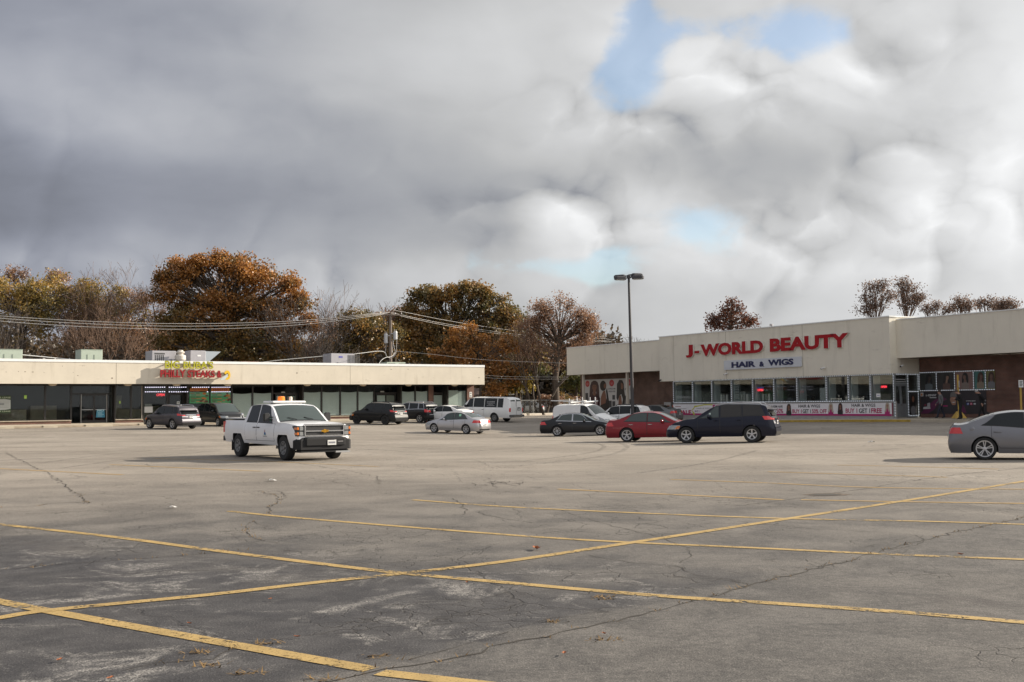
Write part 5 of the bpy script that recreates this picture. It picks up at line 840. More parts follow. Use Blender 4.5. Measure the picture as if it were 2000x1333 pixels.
class Car:
    def __init__(s, **k):
        s.__dict__.update(dict(k=.26, crown=.05, shoulder=.0, nose=[(0, 0), (3, 0)], tail=[(0, 0), (3, 0)], nl=.8, tl=.7, arch=1.13, sill=.22, spokes=5, rim=.62, tw=.22, flat=0), **k)
        s.Top = pchip(s.top); s.Belt = pchip(s.belt); s.Plan = pchip(s.plan); s.Nose = pchip(s.nose); s.Tail = pchip(s.tail); s.hw = s.W / 2
        s.Sill = pchip(s.sill if isinstance(s.sill, list) else [(0, s.sill), (s.L, s.sill)])
    def belt_(s, x): return min(s.Belt(x), s.Top(x) - .004)
    def w(s, x): return s.hw * s.Plan(x)
    def zb(s, x):
        z = s.Sill(x)
        for xa in s.axles:
            r = s.wr * s.arch; d = abs(x - xa)
            if d < r:
                if s.flat: z = max(z, min(s.wr + math.sqrt(r * r - d * d) * 1.25, s.wr * 2.06))
                else: z = max(z, s.wr + math.sqrt(r * r - d * d))
        return min(z, s.belt_(x) - .03)
    def side_y(s, x, z):
        b = s.belt_(x); zs = s.Sill(x)
        if z <= b: return s.w(x) * PROF((z - zs) / max(b - zs, .05))
        return s.w(x) * .935 - s.k * (z - b)
    def shift(s, x, z): return s.Nose(z) * max(0, 1 - x / s.nl) - s.Tail(z) * max(0, 1 - (s.L - x) / s.tl)
    def edge(s, x):
        b = s.belt_(x); h = max(0, s.Top(x) - b - s.crown); return s.w(x) * .935 - s.k * h, b + h
    def half(s, x):
        b = s.belt_(x); z0 = s.zb(x); ye, ze = s.edge(x); t = s.Top(x); pts = [(max(s.side_y(x, z0) - .16, .05), z0 + .0)]
        for i in range(9): z = z0 + (b - z0) * i / 8; pts.append((s.side_y(x, z), z))
        for i in range(1, 5): q_ = i / 4; pts.append((s.w(x) * .935 + (ye - s.w(x) * .935) * q_, b + (ze - b) * q_))
        for v in (.985, .94, .84, .66, .42, 0): pts.append((ye * v, ze + (t - ze) * (1 - v ** 2.4)))
        return pts
    def X(s, x, z): return s.L / 2 - (x + s.shift(x, z))
    def sp(s, x, z, off, sgn): return (s.X(x, z), sgn * (s.side_y(x, z) + off), z)
    def body(s, paint):
        xs_ = set(np.round(np.arange(0, s.L + .001, .06), 3)) | {s.L, .02, s.L - .02}
        for xa in s.axles:
            r = s.wr * s.arch
            for d in np.linspace(0, .99, 12): xs_ |= {xa + r * math.sin(d * 1.5708), xa - r * math.sin(d * 1.5708)}
            xs_ |= {xa - r - .004, xa + r + .004, xa - r + .002, xa + r - .002}
        xs_ = sorted(x for x in xs_ if 0 <= x <= s.L); keep = [xs_[0]]
        for x in xs_[1:]:
            if x - keep[-1] > .0025: keep.append(x)
        sec = [s.half(x) for x in keep]; n = len(sec[0]); mb = MB(); vs = []; idx = []
        for x, h in zip(keep, sec):
            row = []
            for y, z in h: row.append(len(vs)); vs.append((s.X(x, z), y, z))
            row2 = []
            for y, z in h[:-1]: row2.append(len(vs)); vs.append((s.X(x, z), -y, z))
            idx.append(row + row2[::-1])
        m = len(idx[0]); base = len(mb.v); mb.v += vs
        def face(q_, mt): mb.f.append(q_); mb.mi.append(mb.mid(mt))
        low = getattr(s, 'cladding', 0)
        for i in range(len(idx) - 1):
            for j in range(m - 1):
                zz = max(vs[idx[i][j]][2], vs[idx[i + 1][j + 1]][2]); jj = min(j, m - 2 - j)
                mt = m_under if jj == 0 else (m_trim if low and zz < low else paint)
                face((idx[i][j], idx[i][j + 1], idx[i + 1][j + 1], idx[i + 1][j]), mt)
        for e in (0, -1):
            for j in range(n - 1):
                q_ = (idx[e][j], idx[e][m - 1 - j], idx[e][m - 2 - j], idx[e][j + 1]); q_ = tuple(dict.fromkeys(q_)); zz = vs[idx[e][j + 1]][2]
                face(q_ if e == 0 else q_[::-1], m_trim if low and zz < low else paint)
        return mb.build('body', s.root, smooth=38)
    def sgrid(s, mb, x0b, x0t, x1b, x1t, mt, lo=.015, hi=.03, off=.006, zlo=None, zhi=None, sides=(1, -1), nu=14, nv=5):
        def fn(u, v):
            x = (x0b + (x1b - x0b) * u) * (1 - v) + (x0t + (x1t - x0t) * u) * v
            a = s.belt_(x) + lo if zlo is None else (zlo(x) if callable(zlo) else zlo); b = s.edge(x)[1] - hi if zhi is None else (zhi(x) if callable(zhi) else zhi); b = max(b, a + .004); return x, a + (b - a) * v
        for sg in sides: mb.grid(lambda u, v: s.sp(*fn(u, v), off, sg), nu, nv, mt, flip=(sg < 0))
    def top_panel(s, mb, x0, x1, mt, v0=.93, off=.006, n=10, inset=0):
        def pt(x, v):
            ye, ze = s.edge(x); t = s.Top(x); z = ze + (t - ze) * (1 - abs(v) ** 2.4); return Vector((s.X(x, z), ye * v, z))
        def fn(u, v):
            x = x0 + (x1 - x0) * u; q_ = (2 * v - 1) * v0; p = pt(x, q_); e = .01; nx = (pt(x + e, q_) - pt(x - e, q_)).cross(pt(x, q_ + e) - pt(x, q_ - e)); nx = nx.normalized() if nx.length else Vector((0, 0, 1)); nx = nx if nx.z > 0 else -nx
            return p + nx * off
        mb.grid(fn, n, n, mt)
    def fx(s, y, z, rear):
        y = abs(y); xs_ = np.linspace(0, 1.1, 56)
        for x in xs_:
            xx = s.L - x if rear else x
            if s.side_y(xx, min(z, s.belt_(xx))) >= y: break
        return xx
    def fgrid(s, mb, y0, y1, z0, z1, mt, rear=0, off=.012, nu=8, nv=3, th=0):   # panel laid over the nose or tail
        def fn(u, v):
            y = y0 + (y1 - y0) * u; z = (z0(u) if callable(z0) else z0) * (1 - v) + (z1(u) if callable(z1) else z1) * v; x = s.fx(y, z, rear); return (s.X(x, z) + (-off if rear else off), y * 1.004, z)
        mb.grid(fn, nu, nv, mt, flip=bool(rear) == (y1 > y0))
    def place(s, name, label, cat, px, Y, deg, group=None):
        x, y = XY(px, Y); h = R(deg); c, sn = math.cos(h), math.sin(h); w = lambda a, b: g(x + a * c - b * sn, y + a * sn + b * c); xa, xb = s.L / 2 - s.axles[0], s.L / 2 - s.axles[1]; t = s.W / 2 - .15
        zf = (w(xa, t) + w(xa, -t)) / 2; zr = (w(xb, t) + w(xb, -t)) / 2; zl = (w(xa, t) + w(xb, t)) / 2; zq = (w(xa, -t) + w(xb, -t)) / 2
        s.root = thing(name, label, cat, (x, y, zf + (zr - zf) * (xa - 0) / (xa - xb) + .004), 0, group); s.root.rotation_euler = (math.atan2(zl - zq, 2 * t), -math.atan2(zf - zr, xa - xb), h); return s
    def wheels(s, rimm=None, dark=m_rimd, spokes=None, style='spoke'):
        rimm = rimm or m_rim; spokes = spokes or s.spokes
        for xa in s.axles:
            for sg in (1, -1):
                r, tw = s.wr, s.tw; rr_ = r * s.rim; yo = sg * (s.hw * .985 - .012); yi = yo - sg * tw
                e = bpy.data.objects.new('wheel', None)
                mb = MB(); prof = [(rr_ * .98, yi), (r * .95, yi), (r, yi + sg * tw * .15), (r, yo - sg * tw * .15), (r * .965, yo - sg * .012), (r * .90, yo), (rr_ * 1.02, yo - sg * .006), (rr_ * .98, yo - sg * .03)]
                mb.lathe(prof[:-1], m_tyre, 30, 'y'); mb.f.pop(); mb.mi.pop(); w = mb.build('wheel', s.root, smooth=45, loc=(s.L / 2 - xa, 0, r))
                mb = MB(); mb.lathe([(rr_ * 1.0, yo - sg * .028), (rr_ * 1.0, yo - sg * .002), (rr_ * .90, yo - sg * .004), (rr_ * .86, yo - sg * .05), (rr_ * .2, yo - sg * .07)], rimm, 30, 'y', mats=[rimm, rimm, rimm, dark], cap0=False)
                for i in range(spokes):
                    t0 = 6.2832 * (i + .25) / spokes; wd = rr_ * (.17 if spokes <= 6 else .10) * (1.5 if style == 'wide' else (.6 if style == 'twin' else 1))
                    if style == 'steel':
                        continue
                    for dt in ((0,) if style != 'twin' else (-.16, .16)):
                        u = Vector((math.cos(t0 + dt), 0, math.sin(t0 + dt))); v = Vector((-u.z, 0, u.x)); q_ = []
                        for a, k_ in ((.1, .8), (.93, 1.15)):
                            for b in (-1, 1): p = u * (rr_ * a) + v * (wd * k_ * b * .5); q_.append((p.x, yo - sg * (.012 if a > .5 else .022), p.z)); q_.append((p.x, yo - sg * .06, p.z))
                        mb.raw(q_, [(0, 4, 6, 2), (1, 3, 7, 5), (0, 1, 5, 4), (2, 6, 7, 3)], rimm)
                if style == 'steel':
                    mb.lathe([(rr_ * .85, yo - sg * .045), (rr_ * .8, yo - sg * .02), (rr_ * .45, yo - sg * .03), (rr_ * .4, yo - sg * .06)], rimm, 26, 'y')
                    for i in range(spokes): t0 = 6.2832 * i / spokes; mb.ell((rr_ * .62 * math.cos(t0), yo - sg * .02, rr_ * .62 * math.sin(t0)), (rr_ * .13, .012, rr_ * .13), m_rimd, 8, 5)
                mb.lathe([(rr_ * .24, yo - sg * .05), (rr_ * .22, yo - sg * .006), (rr_ * .05, yo + 0 * sg)], rimm, 14, 'y'); mb.build('rim', w, smooth=40)
    def common(s, paint, handles=(), mirrors=None, mirror_mat=None, plate=None, hood=True):
        mb = MB(); x0, x1 = .35, s.L - .4; hy = s.hw - s.tw - .10; zt = s.wr * 2 * .98; zb_ = s.Sill(s.L / 2) + .015
        mb.box(s.L / 2 - x1, s.L / 2 - x0, -hy, hy, zb_, zt, m_under); a, b = sorted(s.axles); r = s.wr * s.arch + .03
        for p, q_ in ((a + r, b - r),): mb.box(s.L / 2 - q_, s.L / 2 - p, -s.hw * .86, s.hw * .86, zb_, zt, m_under)
        mb.box(s.L / 2 - (a - r), s.L / 2 - .12, -s.hw * .6, s.hw * .6, zb_ + .03, zt * .8, m_under); mb.box(s.L / 2 - (s.L - .12), s.L / 2 - (b + r), -s.hw * .6, s.hw * .6, zb_ + .05, zt * .8, m_under)
        for xa in s.axles: mb.tube([(s.L / 2 - xa, -s.hw * .8, s.wr), (s.L / 2 - xa, s.hw * .8, s.wr)], .05, m_under, 8)
        mb.build('underbody', s.root)
        if mirrors:
            x, z = mirrors[:2]; sc = mirrors[2] if len(mirrors) > 2 else 1
            for sg in (1, -1):
                mb = MB(); y = s.side_y(x, z); mb.ell((s.X(x, z), sg * (y + .13 * sc), z + .03), (.075 * sc, .12 * sc, .085 * sc), mirror_mat or paint, 12, 8); mb.tube([(s.X(x, z), sg * (y - .03), z - .03), (s.X(x, z), sg * (y + .1), z)], .025, m_trim, 6); mb.build('wing_mirror', s.root, smooth=50)
    def door(s, x0, x1, zlo, paint, handle=None, hm=None, slope=0.0, top=None):
        for sg in (1, -1):
            mb = MB(); f = lambda x: s.belt_(x) - .012; zl_ = zlo; zlo = (lambda x, zl_=zl_: max(zl_, s.zb(x) + .03)) if not callable(zl_) else zl_; s.sgrid(mb, x0 + .012, x0 + .012 + slope, x1 - .012, x1 - .012, paint, zlo=zlo, zhi=f, off=.004, sides=(sg,), nu=12, nv=6); s.sgrid(mb, x0, x0 + slope, x1, x1, m_trim, zlo=lambda x: zlo(x) - .012, zhi=lambda x: f(x) + .008, off=.0015, sides=(sg,), nu=12, nv=6); d = mb.build('door', s.root, smooth=40)
            if handle: mb = MB(); xh, zh = handle; y = s.side_y(xh, zh); mb.tube([s.sp(xh - .09, zh, .006, sg), s.sp(xh - .06, zh, .035, sg), s.sp(xh + .08, zh, .035, sg), s.sp(xh + .11, zh, .006, sg)], .016, hm or paint, 6); mb.build('handle', d, smooth=50)
    def glass(s, wins, shield, back=None, gm=None, surround=None, shm=None, bkm=None):
        gm = gm or m_cglass
        for i, wn in enumerate(wins):
            q_ = wn[:4]; m_ = wn[4] if len(wn) > 4 else gm
            for sg in (1, -1):
                mb = MB()
                if surround: s.sgrid(mb, q_[0] - .03, q_[1] - .02, q_[2] + .03, q_[3] + .03, surround, lo=-.012, hi=.008, off=.003, sides=(sg,))
                s.sgrid(mb, *q_, m_, sides=(sg,), off=.007); mb.build('window', s.root, smooth=60)
        mb = MB(); s.top_panel(mb, *shield, shm or gm, .92); mb.build('windscreen', s.root, smooth=60)
        if back: mb = MB(); s.top_panel(mb, *back, bkm or gm, .88); mb.build('rear_window', s.root, smooth=60)
    def plate(s, z, rear, y=0):
        mb = MB(); x = s.fx(abs(y) + .1, z, rear); X = s.X(x, z) + (-.03 if rear else .03); e = -.004 if rear else .004
        mb.box(min(X, X + 3 * e), max(X, X + 3 * e), y - .155, y + .155, z - .08, z + .08, m_platew); mb.build('licence_plate', s.root)
        mb = MB()
        for k in range(6): mb.box(min(X + 3 * e, X + 4 * e), max(X + 3 * e, X + 4 * e), y - .12 + k * .042, y - .092 + k * .042, z - .035, z + .03, m_plated)
        mb.build('plate_characters', s.root)
def panel(s, name, fn): mb = MB(); fn(mb); return mb.build(name, s.root, smooth=50)
PL = [(0, .70), (.06, .80), (.2, .895), (.5, .965), (1.0, 1.0)]
def plan(L, r=.78): return PL + [(L - .9, 1.0), (L - .45, .975), (L - .15, .91), (L - .04, .84), (L, r)]
NOSE = [(0, .10), (.2, .07), (.38, .0), (.55, .01), (.68, .07), (.8, .17), (1, .3)]; TAILS = [(0, .12), (.25, .06), (.45, .0), (.7, .03), (.9, .08), (1.05, .14), (1.3, .2)]

def sedan(name, label, px, Y, deg, L=4.6, W=1.8, H=1.477, wr=.325, ax=(.93, 3.615), col=None, pname='silver', metal=.6, top=None, belt=None, wins=None, shield=None, back=None, gm=None, chrome=False, spokes=5, style='spoke', tail='wide', doors=None, rimm=None, group='cars parked on the lot', mirror=True, k=.30, rim=.68, arch=1.12, headw=.55, front=True):
    c = Car(L=L, W=W, wr=wr, axles=ax, sill=.20, top=top, belt=belt, plan=plan(L), nose=NOSE, tail=TAILS, k=k, spokes=spokes, rim=rim, arch=arch); c.place(name, label, 'car', px, Y, deg, group); paint = car_paint(pname, col, metal); c.body(paint); c.paint = paint
    c.common(paint, mirrors=(shield[0] + .62, c.belt_(shield[0] + .62) + .02) if mirror else None); hz = c.belt_(ax[0] + 1.6) - .12
    for x0, x1, hx in doors: c.door(x0, x1, .36, paint, (hx, hz), m_chrome if chrome else None)
    c.glass(wins, shield, back, gm, surround=m_chrome if chrome == 2 else m_trim); c.wheels(rimm, spokes=spokes, style=style); tb = c.belt_(L - .1)
    for sg in (1, -1):
        mb = MB(); c.sgrid(mb, L - headw * .85, L - headw * .62, L - .02, L - .05, m_tail, zlo=tb - .20, zhi=tb - .015, off=.008, sides=(sg,), nu=10, nv=4); c.fgrid(mb, sg * c.hw * .90, sg * c.hw * .46, tb - .20, tb - .02, m_tail, 1); mb.build('taillight', c.root, smooth=50)
        mb = MB(); hb = c.belt_(.25); c.sgrid(mb, .05, .05, headw * .95, headw * 1.25, m_head, zlo=hb - .16, zhi=hb - .01, off=.008, sides=(sg,), nu=10, nv=4); c.fgrid(mb, sg * c.hw * .84, sg * c.hw * .48, hb - .16, hb - .03, m_head, 0); mb.build('headlight', c.root, smooth=50)
    panel(c, 'grille', lambda mb: (c.fgrid(mb, -c.hw * .42, c.hw * .42, .46, .62, m_trim, 0), c.fgrid(mb, -c.hw * .6, c.hw * .6, .24, .38, m_trim, 0)))
    panel(c, 'rear_bumper_trim', lambda mb: c.fgrid(mb, -c.hw * .66, c.hw * .66, .24, .34, m_trim, 1)); c.plate(tb - .26 if tail == 'wide' else .62, 1)
    panel(c, 'badge', lambda mb: c.fgrid(mb, -.09, .09, tb - .11, tb - .05, mat('gold_badge', (.6, .38, .06), .3, .6) if tail == 'bow' else m_chrome, 1, off=.016))
    if style != 'none': mb = MB(); xx = L * .74; z = c.Top(xx); mb.prism([(c.X(xx, z) + .09, z - .01), (c.X(xx, z) - .09, z - .01), (c.X(xx, z) - .07, z + .055)], -.012, .012, m_trim); mb.build('roof_antenna', c.root)
    return c
# silver sedan in mid lot
Lc = 4.6
c = sedan('sedan_car', 'silver four door sedan standing alone in the middle of the lot, tail to the right', 893, 77.5, 147, col=(.50, .49, .50), pname='silver', metal=.75, gm=m_cglass_l,
    top=[(0, .62), (.06, .72), (.35, .82), (.8, .91), (1.2, .985), (1.6, 1.20), (2.0, 1.385), (2.3, 1.455), (2.7, 1.477), (3.1, 1.45), (3.5, 1.345), (3.85, 1.20), (4.15, 1.095), (4.4, 1.06), (4.55, 1.02), (4.6, .95)], belt=[(0, .56), (.4, .76), (1.2, .875), (2.5, .945), (3.6, 1.0), (4.4, .985), (4.6, .90)],
    wins=[(1.35, 1.95, 2.56, 2.56), (2.63, 2.63, 3.75, 3.42)], shield=(1.24, 2.02), back=(3.32, 4.02), doors=[(1.28, 2.60, 2.42), (2.60, 3.55, 3.42)], spokes=7, style='wide', tail='bow', k=.33)
panel(c, 'window_sticker', lambda mb: c.sgrid(mb, 2.98, 2.98, 3.16, 3.16, mat('mint_sticker', (.30, .62, .42), .6), zlo=1.18, zhi=1.33, off=.011))
# dark sedan
c = sedan('sedan_car', 'charcoal four door sedan with chrome window line in front of the white ladder van', 1131, 71.5, -13, L=4.85, W=1.81, wr=.33, ax=(.98, 3.70), col=(.020, .021, .024), pname='charcoal', metal=.3, gm=m_cglass_l, chrome=2, H=1.45,
    top=[(0, .60), (.06, .70), (.35, .80), (.8, .89), (1.3, .98), (1.7, 1.18), (2.1, 1.36), (2.45, 1.44), (2.8, 1.455), (3.2, 1.425), (3.6, 1.31), (3.95, 1.16), (4.2, 1.085), (4.6, 1.06), (4.8, 1.02), (4.85, .95)], belt=[(0, .55), (.4, .75), (1.3, .86), (2.6, .92), (3.8, .97), (4.6, .98), (4.85, .88)],
    wins=[(1.5, 2.08, 2.68, 2.66), (2.75, 2.73, 3.75, 3.45)], shield=(1.34, 2.14), back=(3.42, 4.10), doors=[(1.38, 2.72, 2.55), (2.72, 3.65, 3.50)], spokes=8, tail='wide', k=.34)
panel(c, 'side_marker', lambda mb: c.sgrid(mb, .30, .30, .52, .52, m_amber, zlo=.60, zhi=.655, off=.01))
# red sedan
c = sedan('sedan_car', 'dark red four door sedan half hidden behind the navy people carrier', 1283, 55, -20, L=4.84, W=1.83, wr=.335, ax=(1.0, 3.73), col=(.235, .022, .030), pname='dark_red', metal=.35, gm=m_cglass_l, chrome=1, H=1.45,
    top=[(0, .60), (.06, .72), (.35, .83), (.8, .92), (1.3, .99), (1.7, 1.17), (2.1, 1.35), (2.45, 1.435), (2.85, 1.45), (3.25, 1.42), (3.6, 1.33), (3.95, 1.20), (4.2, 1.12), (4.5, 1.09), (4.72, 1.10), (4.80, 1.06), (4.84, .96)], belt=[(0, .55), (.4, .76), (1.3, .88), (2.6, .945), (3.8, .985), (4.6, 1.02), (4.84, .90)],
    wins=[(1.5, 2.08, 2.68, 2.66), (2.75, 2.73, 3.86, 3.48)], shield=(1.34, 2.14), back=(3.42, 4.08), doors=[(1.38, 2.72, 2.55), (2.72, 3.65, 3.50)], spokes=5, style='twin', k=.33, rim=.72)
# grey sedan cut by the right edge
c = sedan('sedan_car', 'steel grey sedan cut off by the right edge of the picture', 2011, 34.0, -21, L=4.67, W=1.83, wr=.335, ax=(.95, 3.655), col=(.185, .185, .20), pname='steel_grey', metal=.55, chrome=0, H=1.466, group='cars parked on the lot', headw=.48,
    top=[(0, .60), (.06, .72), (.35, .83), (.8, .92), (1.15, .98), (1.6, 1.19), (2.0, 1.375), (2.35, 1.455), (2.75, 1.47), (3.15, 1.435), (3.55, 1.335), (3.9, 1.215), (4.2, 1.12), (4.45, 1.085), (4.62, 1.09), (4.67, .98)], belt=[(0, .55), (.4, .77), (1.3, .89), (2.5, .95), (3.5, 1.02), (4.3, 1.04), (4.67, .95)],
    wins=[(1.3, 1.95, 2.50, 2.50), (2.57, 2.57, 3.72, 3.30)], shield=(1.2, 2.02), back=(3.35, 4.1), doors=[(1.25, 2.54, 2.36), (2.54, 3.46, 3.28)], spokes=5, style='twin', k=.33, rim=.74)
panel(c, 'fuel_flap', lambda mb: mb.ell(c.sp(3.98, .90, -.012, -1), (.085, .018, .085), c.paint, 18, 8))
# white sedan beside the van
c = sedan('sedan_car', 'white sedan parked at the shops between the black SUV and the white passenger van', 871, 94, 145, L=4.87, W=1.85, wr=.335, ax=(1.0, 3.85), col=(.74, .74, .74), pname='white_a', metal=0, H=1.475,
    top=[(0, .60), (.06, .74), (.35, .86), (.8, .95), (1.3, 1.01), (1.7, 1.20), (2.1, 1.37), (2.5, 1.46), (2.9, 1.475), (3.3, 1.44), (3.7, 1.34), (4.05, 1.22), (4.3, 1.14), (4.6, 1.11), (4.8, 1.09), (4.87, 1.0)], belt=[(0, .55), (.4, .78), (1.3, .90), (2.6, .955), (3.8, 1.0), (4.6, 1.03), (4.87, .94)],
    wins=[(1.5, 2.08, 2.68, 2.66), (2.75, 2.73, 3.86, 3.48)], shield=(1.36, 2.14), back=(3.45, 4.16), doors=[(1.38, 2.72, 2.55), (2.72, 3.65, 3.50)], spokes=10, k=.33, headw=.6)
# dark car seen only by its roof
c = sedan('sedan_car', 'grey sedan of which only the roof shows between the white SUV and the brick wall', 1272, 88.5, 150, L=4.8, W=1.82, wr=.33, ax=(.98, 3.75), col=(.16, .165, .17), pname='grey_b', metal=.5,
    top=[(0, .60), (.06, .74), (.35, .86), (.8, .95), (1.3, 1.01), (1.7, 1.20), (2.1, 1.37), (2.5, 1.46), (2.9, 1.475), (3.3, 1.44), (3.7, 1.34), (4.05, 1.22), (4.3, 1.14), (4.6, 1.11), (4.75, 1.09), (4.8, 1.0)], belt=[(0, .55), (.4, .78), (1.3, .90), (2.6, .955), (3.8, 1.0), (4.6, 1.03), (4.8, .94)],
    wins=[(1.5, 2.08, 2.68, 2.66), (2.75, 2.73, 3.86, 3.48)], shield=(1.36, 2.14), back=(3.45, 4.16), doors=[(1.38, 2.72, 2.55), (2.72, 3.65, 3.50)], spokes=10, k=.33)
# silver hatch beyond the trees
c = sedan('hatchback_car', 'silver hatchback standing far off between the tree trunks', 1032, 150, 170, L=4.3, W=1.78, wr=.32, ax=(.9, 3.5), col=(.50, .51, .52), pname='silver_c', metal=.6,
    top=[(0, .60), (.06, .74), (.35, .86), (.8, .95), (1.1, 1.01), (1.5, 1.24), (1.9, 1.42), (2.3, 1.5), (2.9, 1.5), (3.4, 1.43), (3.8, 1.28), (4.1, 1.08), (4.25, .98), (4.3, .9)], belt=[(0, .55), (.4, .78), (1.1, .90), (2.4, .95), (3.5, 1.0), (4.1, .98), (4.3, .86)],
    wins=[(1.3, 1.85, 2.4, 2.4), (2.47, 2.47, 3.5, 3.3)], shield=(1.16, 1.92), back=(3.3, 4.05), doors=[(1.2, 2.44, 2.25), (2.44, 3.3, 3.15)], spokes=6, k=.3)

def suv(name, label, px, Y, deg, L, W, wr, ax, col, pname, metal, top, belt, wins, shield, back, doors, gm=None, chrome=0, spokes=5, style='spoke', cat='SUV', rails=None, rimm=None, cladding=0, tl=(.26, .55, 1.02), group='cars parked on the lot', k=.24, lampw=.28, plz=.78, sill=.27, spoiler=True, nose=None, rim=.66, winm=None, bkm=None, shm=None, tailmat=None):
    c = Car(L=L, W=W, wr=wr, axles=ax, sill=sill, top=top, belt=belt, plan=plan(L, .84), nose=nose or NOSE, tail=[(0, .14), (.3, .05), (.5, 0), (.75, .06), (.95, .10), (1.1, .12), (1.5, .14), (1.9, .14)], k=k, spokes=spokes, rim=rim, cladding=cladding, tl=.5); c.place(name, label, cat, px, Y, deg, group); paint = car_paint(pname, col, metal); c.paint = paint; c.body(paint)
    c.common(paint, mirrors=(shield[0] + .62, c.belt_(shield[0] + .62) + .04, 1.15)); hz = c.belt_(ax[0] + 1.6) - .13
    for x0, x1, hx in doors: c.door(x0, x1, sill + .17, paint, (hx, hz), m_chrome if chrome == 3 else None)
    c.glass(wins, shield, None, gm, surround=m_chrome if chrome == 2 else m_trim, shm=shm); c.wheels(rimm, spokes=spokes, style=style)
    tz0, tz1 = tl[1:]
    bz = c.belt_(L - .2); mb = MB(); zr0, zr1 = bz + .03, c.edge(L - .38)[1] - .05
    def rw(u, v):
        z = zr0 + (zr1 - zr0) * v; xb = back[0] + (back[1] - back[0]) * v; hwid = (c.w(L - .2) * .86 - c.k * (z - bz) * 1.0) * .90; y = (2 * u - 1) * hwid; return Vector((c.L / 2 - xb - .0, y, z)) - Vector((.012, 0, 0))
    mb.grid(rw, 8, 6, bkm or gm or m_cglass); mb.build('rear_window', c.root, smooth=60)
    for sg in (1, -1):
        mb = MB(); c.sgrid(mb, L - lampw, L - lampw * 1.25, L - .02, L - .06, tailmat or m_tail, zlo=tz0, zhi=lambda x: min(tz1, c.belt_(x) - .004), off=.009, sides=(sg,), nu=8, nv=4); c.fgrid(mb, sg * c.hw * .93, sg * c.hw * (1 - tl[0] * 1.6), tz0, min(tz1, c.belt_(L - .06) - .01), tailmat or m_tail, 1, off=.014); mb.build('taillight', c.root, smooth=50)
        mb = MB(); hb = c.belt_(.25); c.sgrid(mb, .06, .06, .5, .68, m_head, zlo=hb - .20, zhi=hb - .02, off=.009, sides=(sg,), nu=8, nv=4); c.fgrid(mb, sg * c.hw * .84, sg * c.hw * .5, hb - .20, hb - .04, m_head, 0); mb.build('headlight', c.root, smooth=50)
        mb = MB(); c.sgrid(mb, .42, .52, .62, .70, m_amber, zlo=hb - .18, zhi=hb - .05, off=.012, sides=(sg,), nu=4, nv=3); mb.build('indicator', c.root)
    panel(c, 'grille', lambda mb: (c.fgrid(mb, -c.hw * .45, c.hw * .45, .58, .78, m_trim, 0), c.fgrid(mb, -c.hw * .62, c.hw * .62, .32, .46, m_trim, 0)))
    panel(c, 'rear_bumper_trim', lambda mb: c.fgrid(mb, -c.hw * .8, c.hw * .8, sill + .03, sill + .20, m_trim, 1)); c.plate(plz, 1)
    panel(c, 'tailgate_bar', lambda mb: c.fgrid(mb, -c.hw * .42, c.hw * .42, plz + .12, plz + .17, m_chrome, 1, off=.022)); panel(c, 'bumper_step', lambda mb: c.fgrid(mb, -c.hw * .82, c.hw * .82, plz - .24, plz - .20, m_chrome if chrome else m_trim, 1, off=.02))
    if rails:
        for sg in (1, -1):
            x0, x1 = rails; zz = lambda x: c.Top(x) + .035; mb = MB(); y = c.edge((x0 + x1) / 2)[0] * .86; mb.tube([(L / 2 - x0, sg * y, c.edge(x0)[1]), (L / 2 - x0 - .12, sg * y, zz(x0 + .12)), (L / 2 - (x0 + x1) / 2, sg * y, zz((x0 + x1) / 2)), (L / 2 - x1 + .12, sg * y, zz(x1 - .12)), (L / 2 - x1, sg * y, c.edge(x1)[1])], .024, m_rim if chrome else m_trim, 8); mb.build('roof_rail', c.root, smooth=50)
    if spoiler: mb = MB(); xx = L - .28; z = c.Top(xx); hy = c.edge(xx)[0] * .93; mb.raw([(L / 2 - xx + .25, -hy, z + .01), (L / 2 - xx + .25, hy, z + .01), (L / 2 - xx - .16, hy * .96, z - .03), (L / 2 - xx - .16, -hy * .96, z - .03), (L / 2 - xx + .25, -hy, z - .06), (L / 2 - xx + .25, hy, z - .06), (L / 2 - xx - .14, hy * .96, z - .065), (L / 2 - xx - .14, -hy * .96, z - .065)], [(0, 1, 2, 3), (7, 6, 5, 4), (3, 2, 6, 7), (0, 3, 7, 4), (1, 5, 6, 2)], paint); mb.build('roof_spoiler', c.root)
    mb = MB(); xx = L * .72; z = c.Top(xx); mb.prism([(c.X(xx, z) + .09, z - .01), (c.X(xx, z) - .09, z - .01), (c.X(xx, z) - .07, z + .06)], -.012, .012, m_chrome if chrome else m_trim); mb.build('roof_antenna', c.root)
    return c
SB = lambda L, b: [(0, .66), (.4, .90), (1.2, b), (L * .55, b + .05), (L - .8, b + .09), (L - .25, b + .07), (L, b - .05)]
def stop(L, H, cowl=1.2, ch=1.08, roof=2.05, rear=.42, rz=.12): return [(0, .70), (.05, .84), (.3, .96), (.7, 1.02), (cowl, ch + .02), (cowl + .35, ch + .24), (roof - .12, H - .10), (roof + .25, H - .015), (L * .58, H), (L - rear - .45, H - .035), (L - rear, H - rz), (L - rear * .5, H - rz - .32), (L - .08, H - .62), (L - .02, H - .72), (L, H - .80)]
W3 = lambda a, r, b1, b2, e: [(a + .12, r - .08, b1, b1), (b1 + .07, b1 + .07, b2, b2 - .02), (b2 + .09, b2 + .07, e, e - .16)]
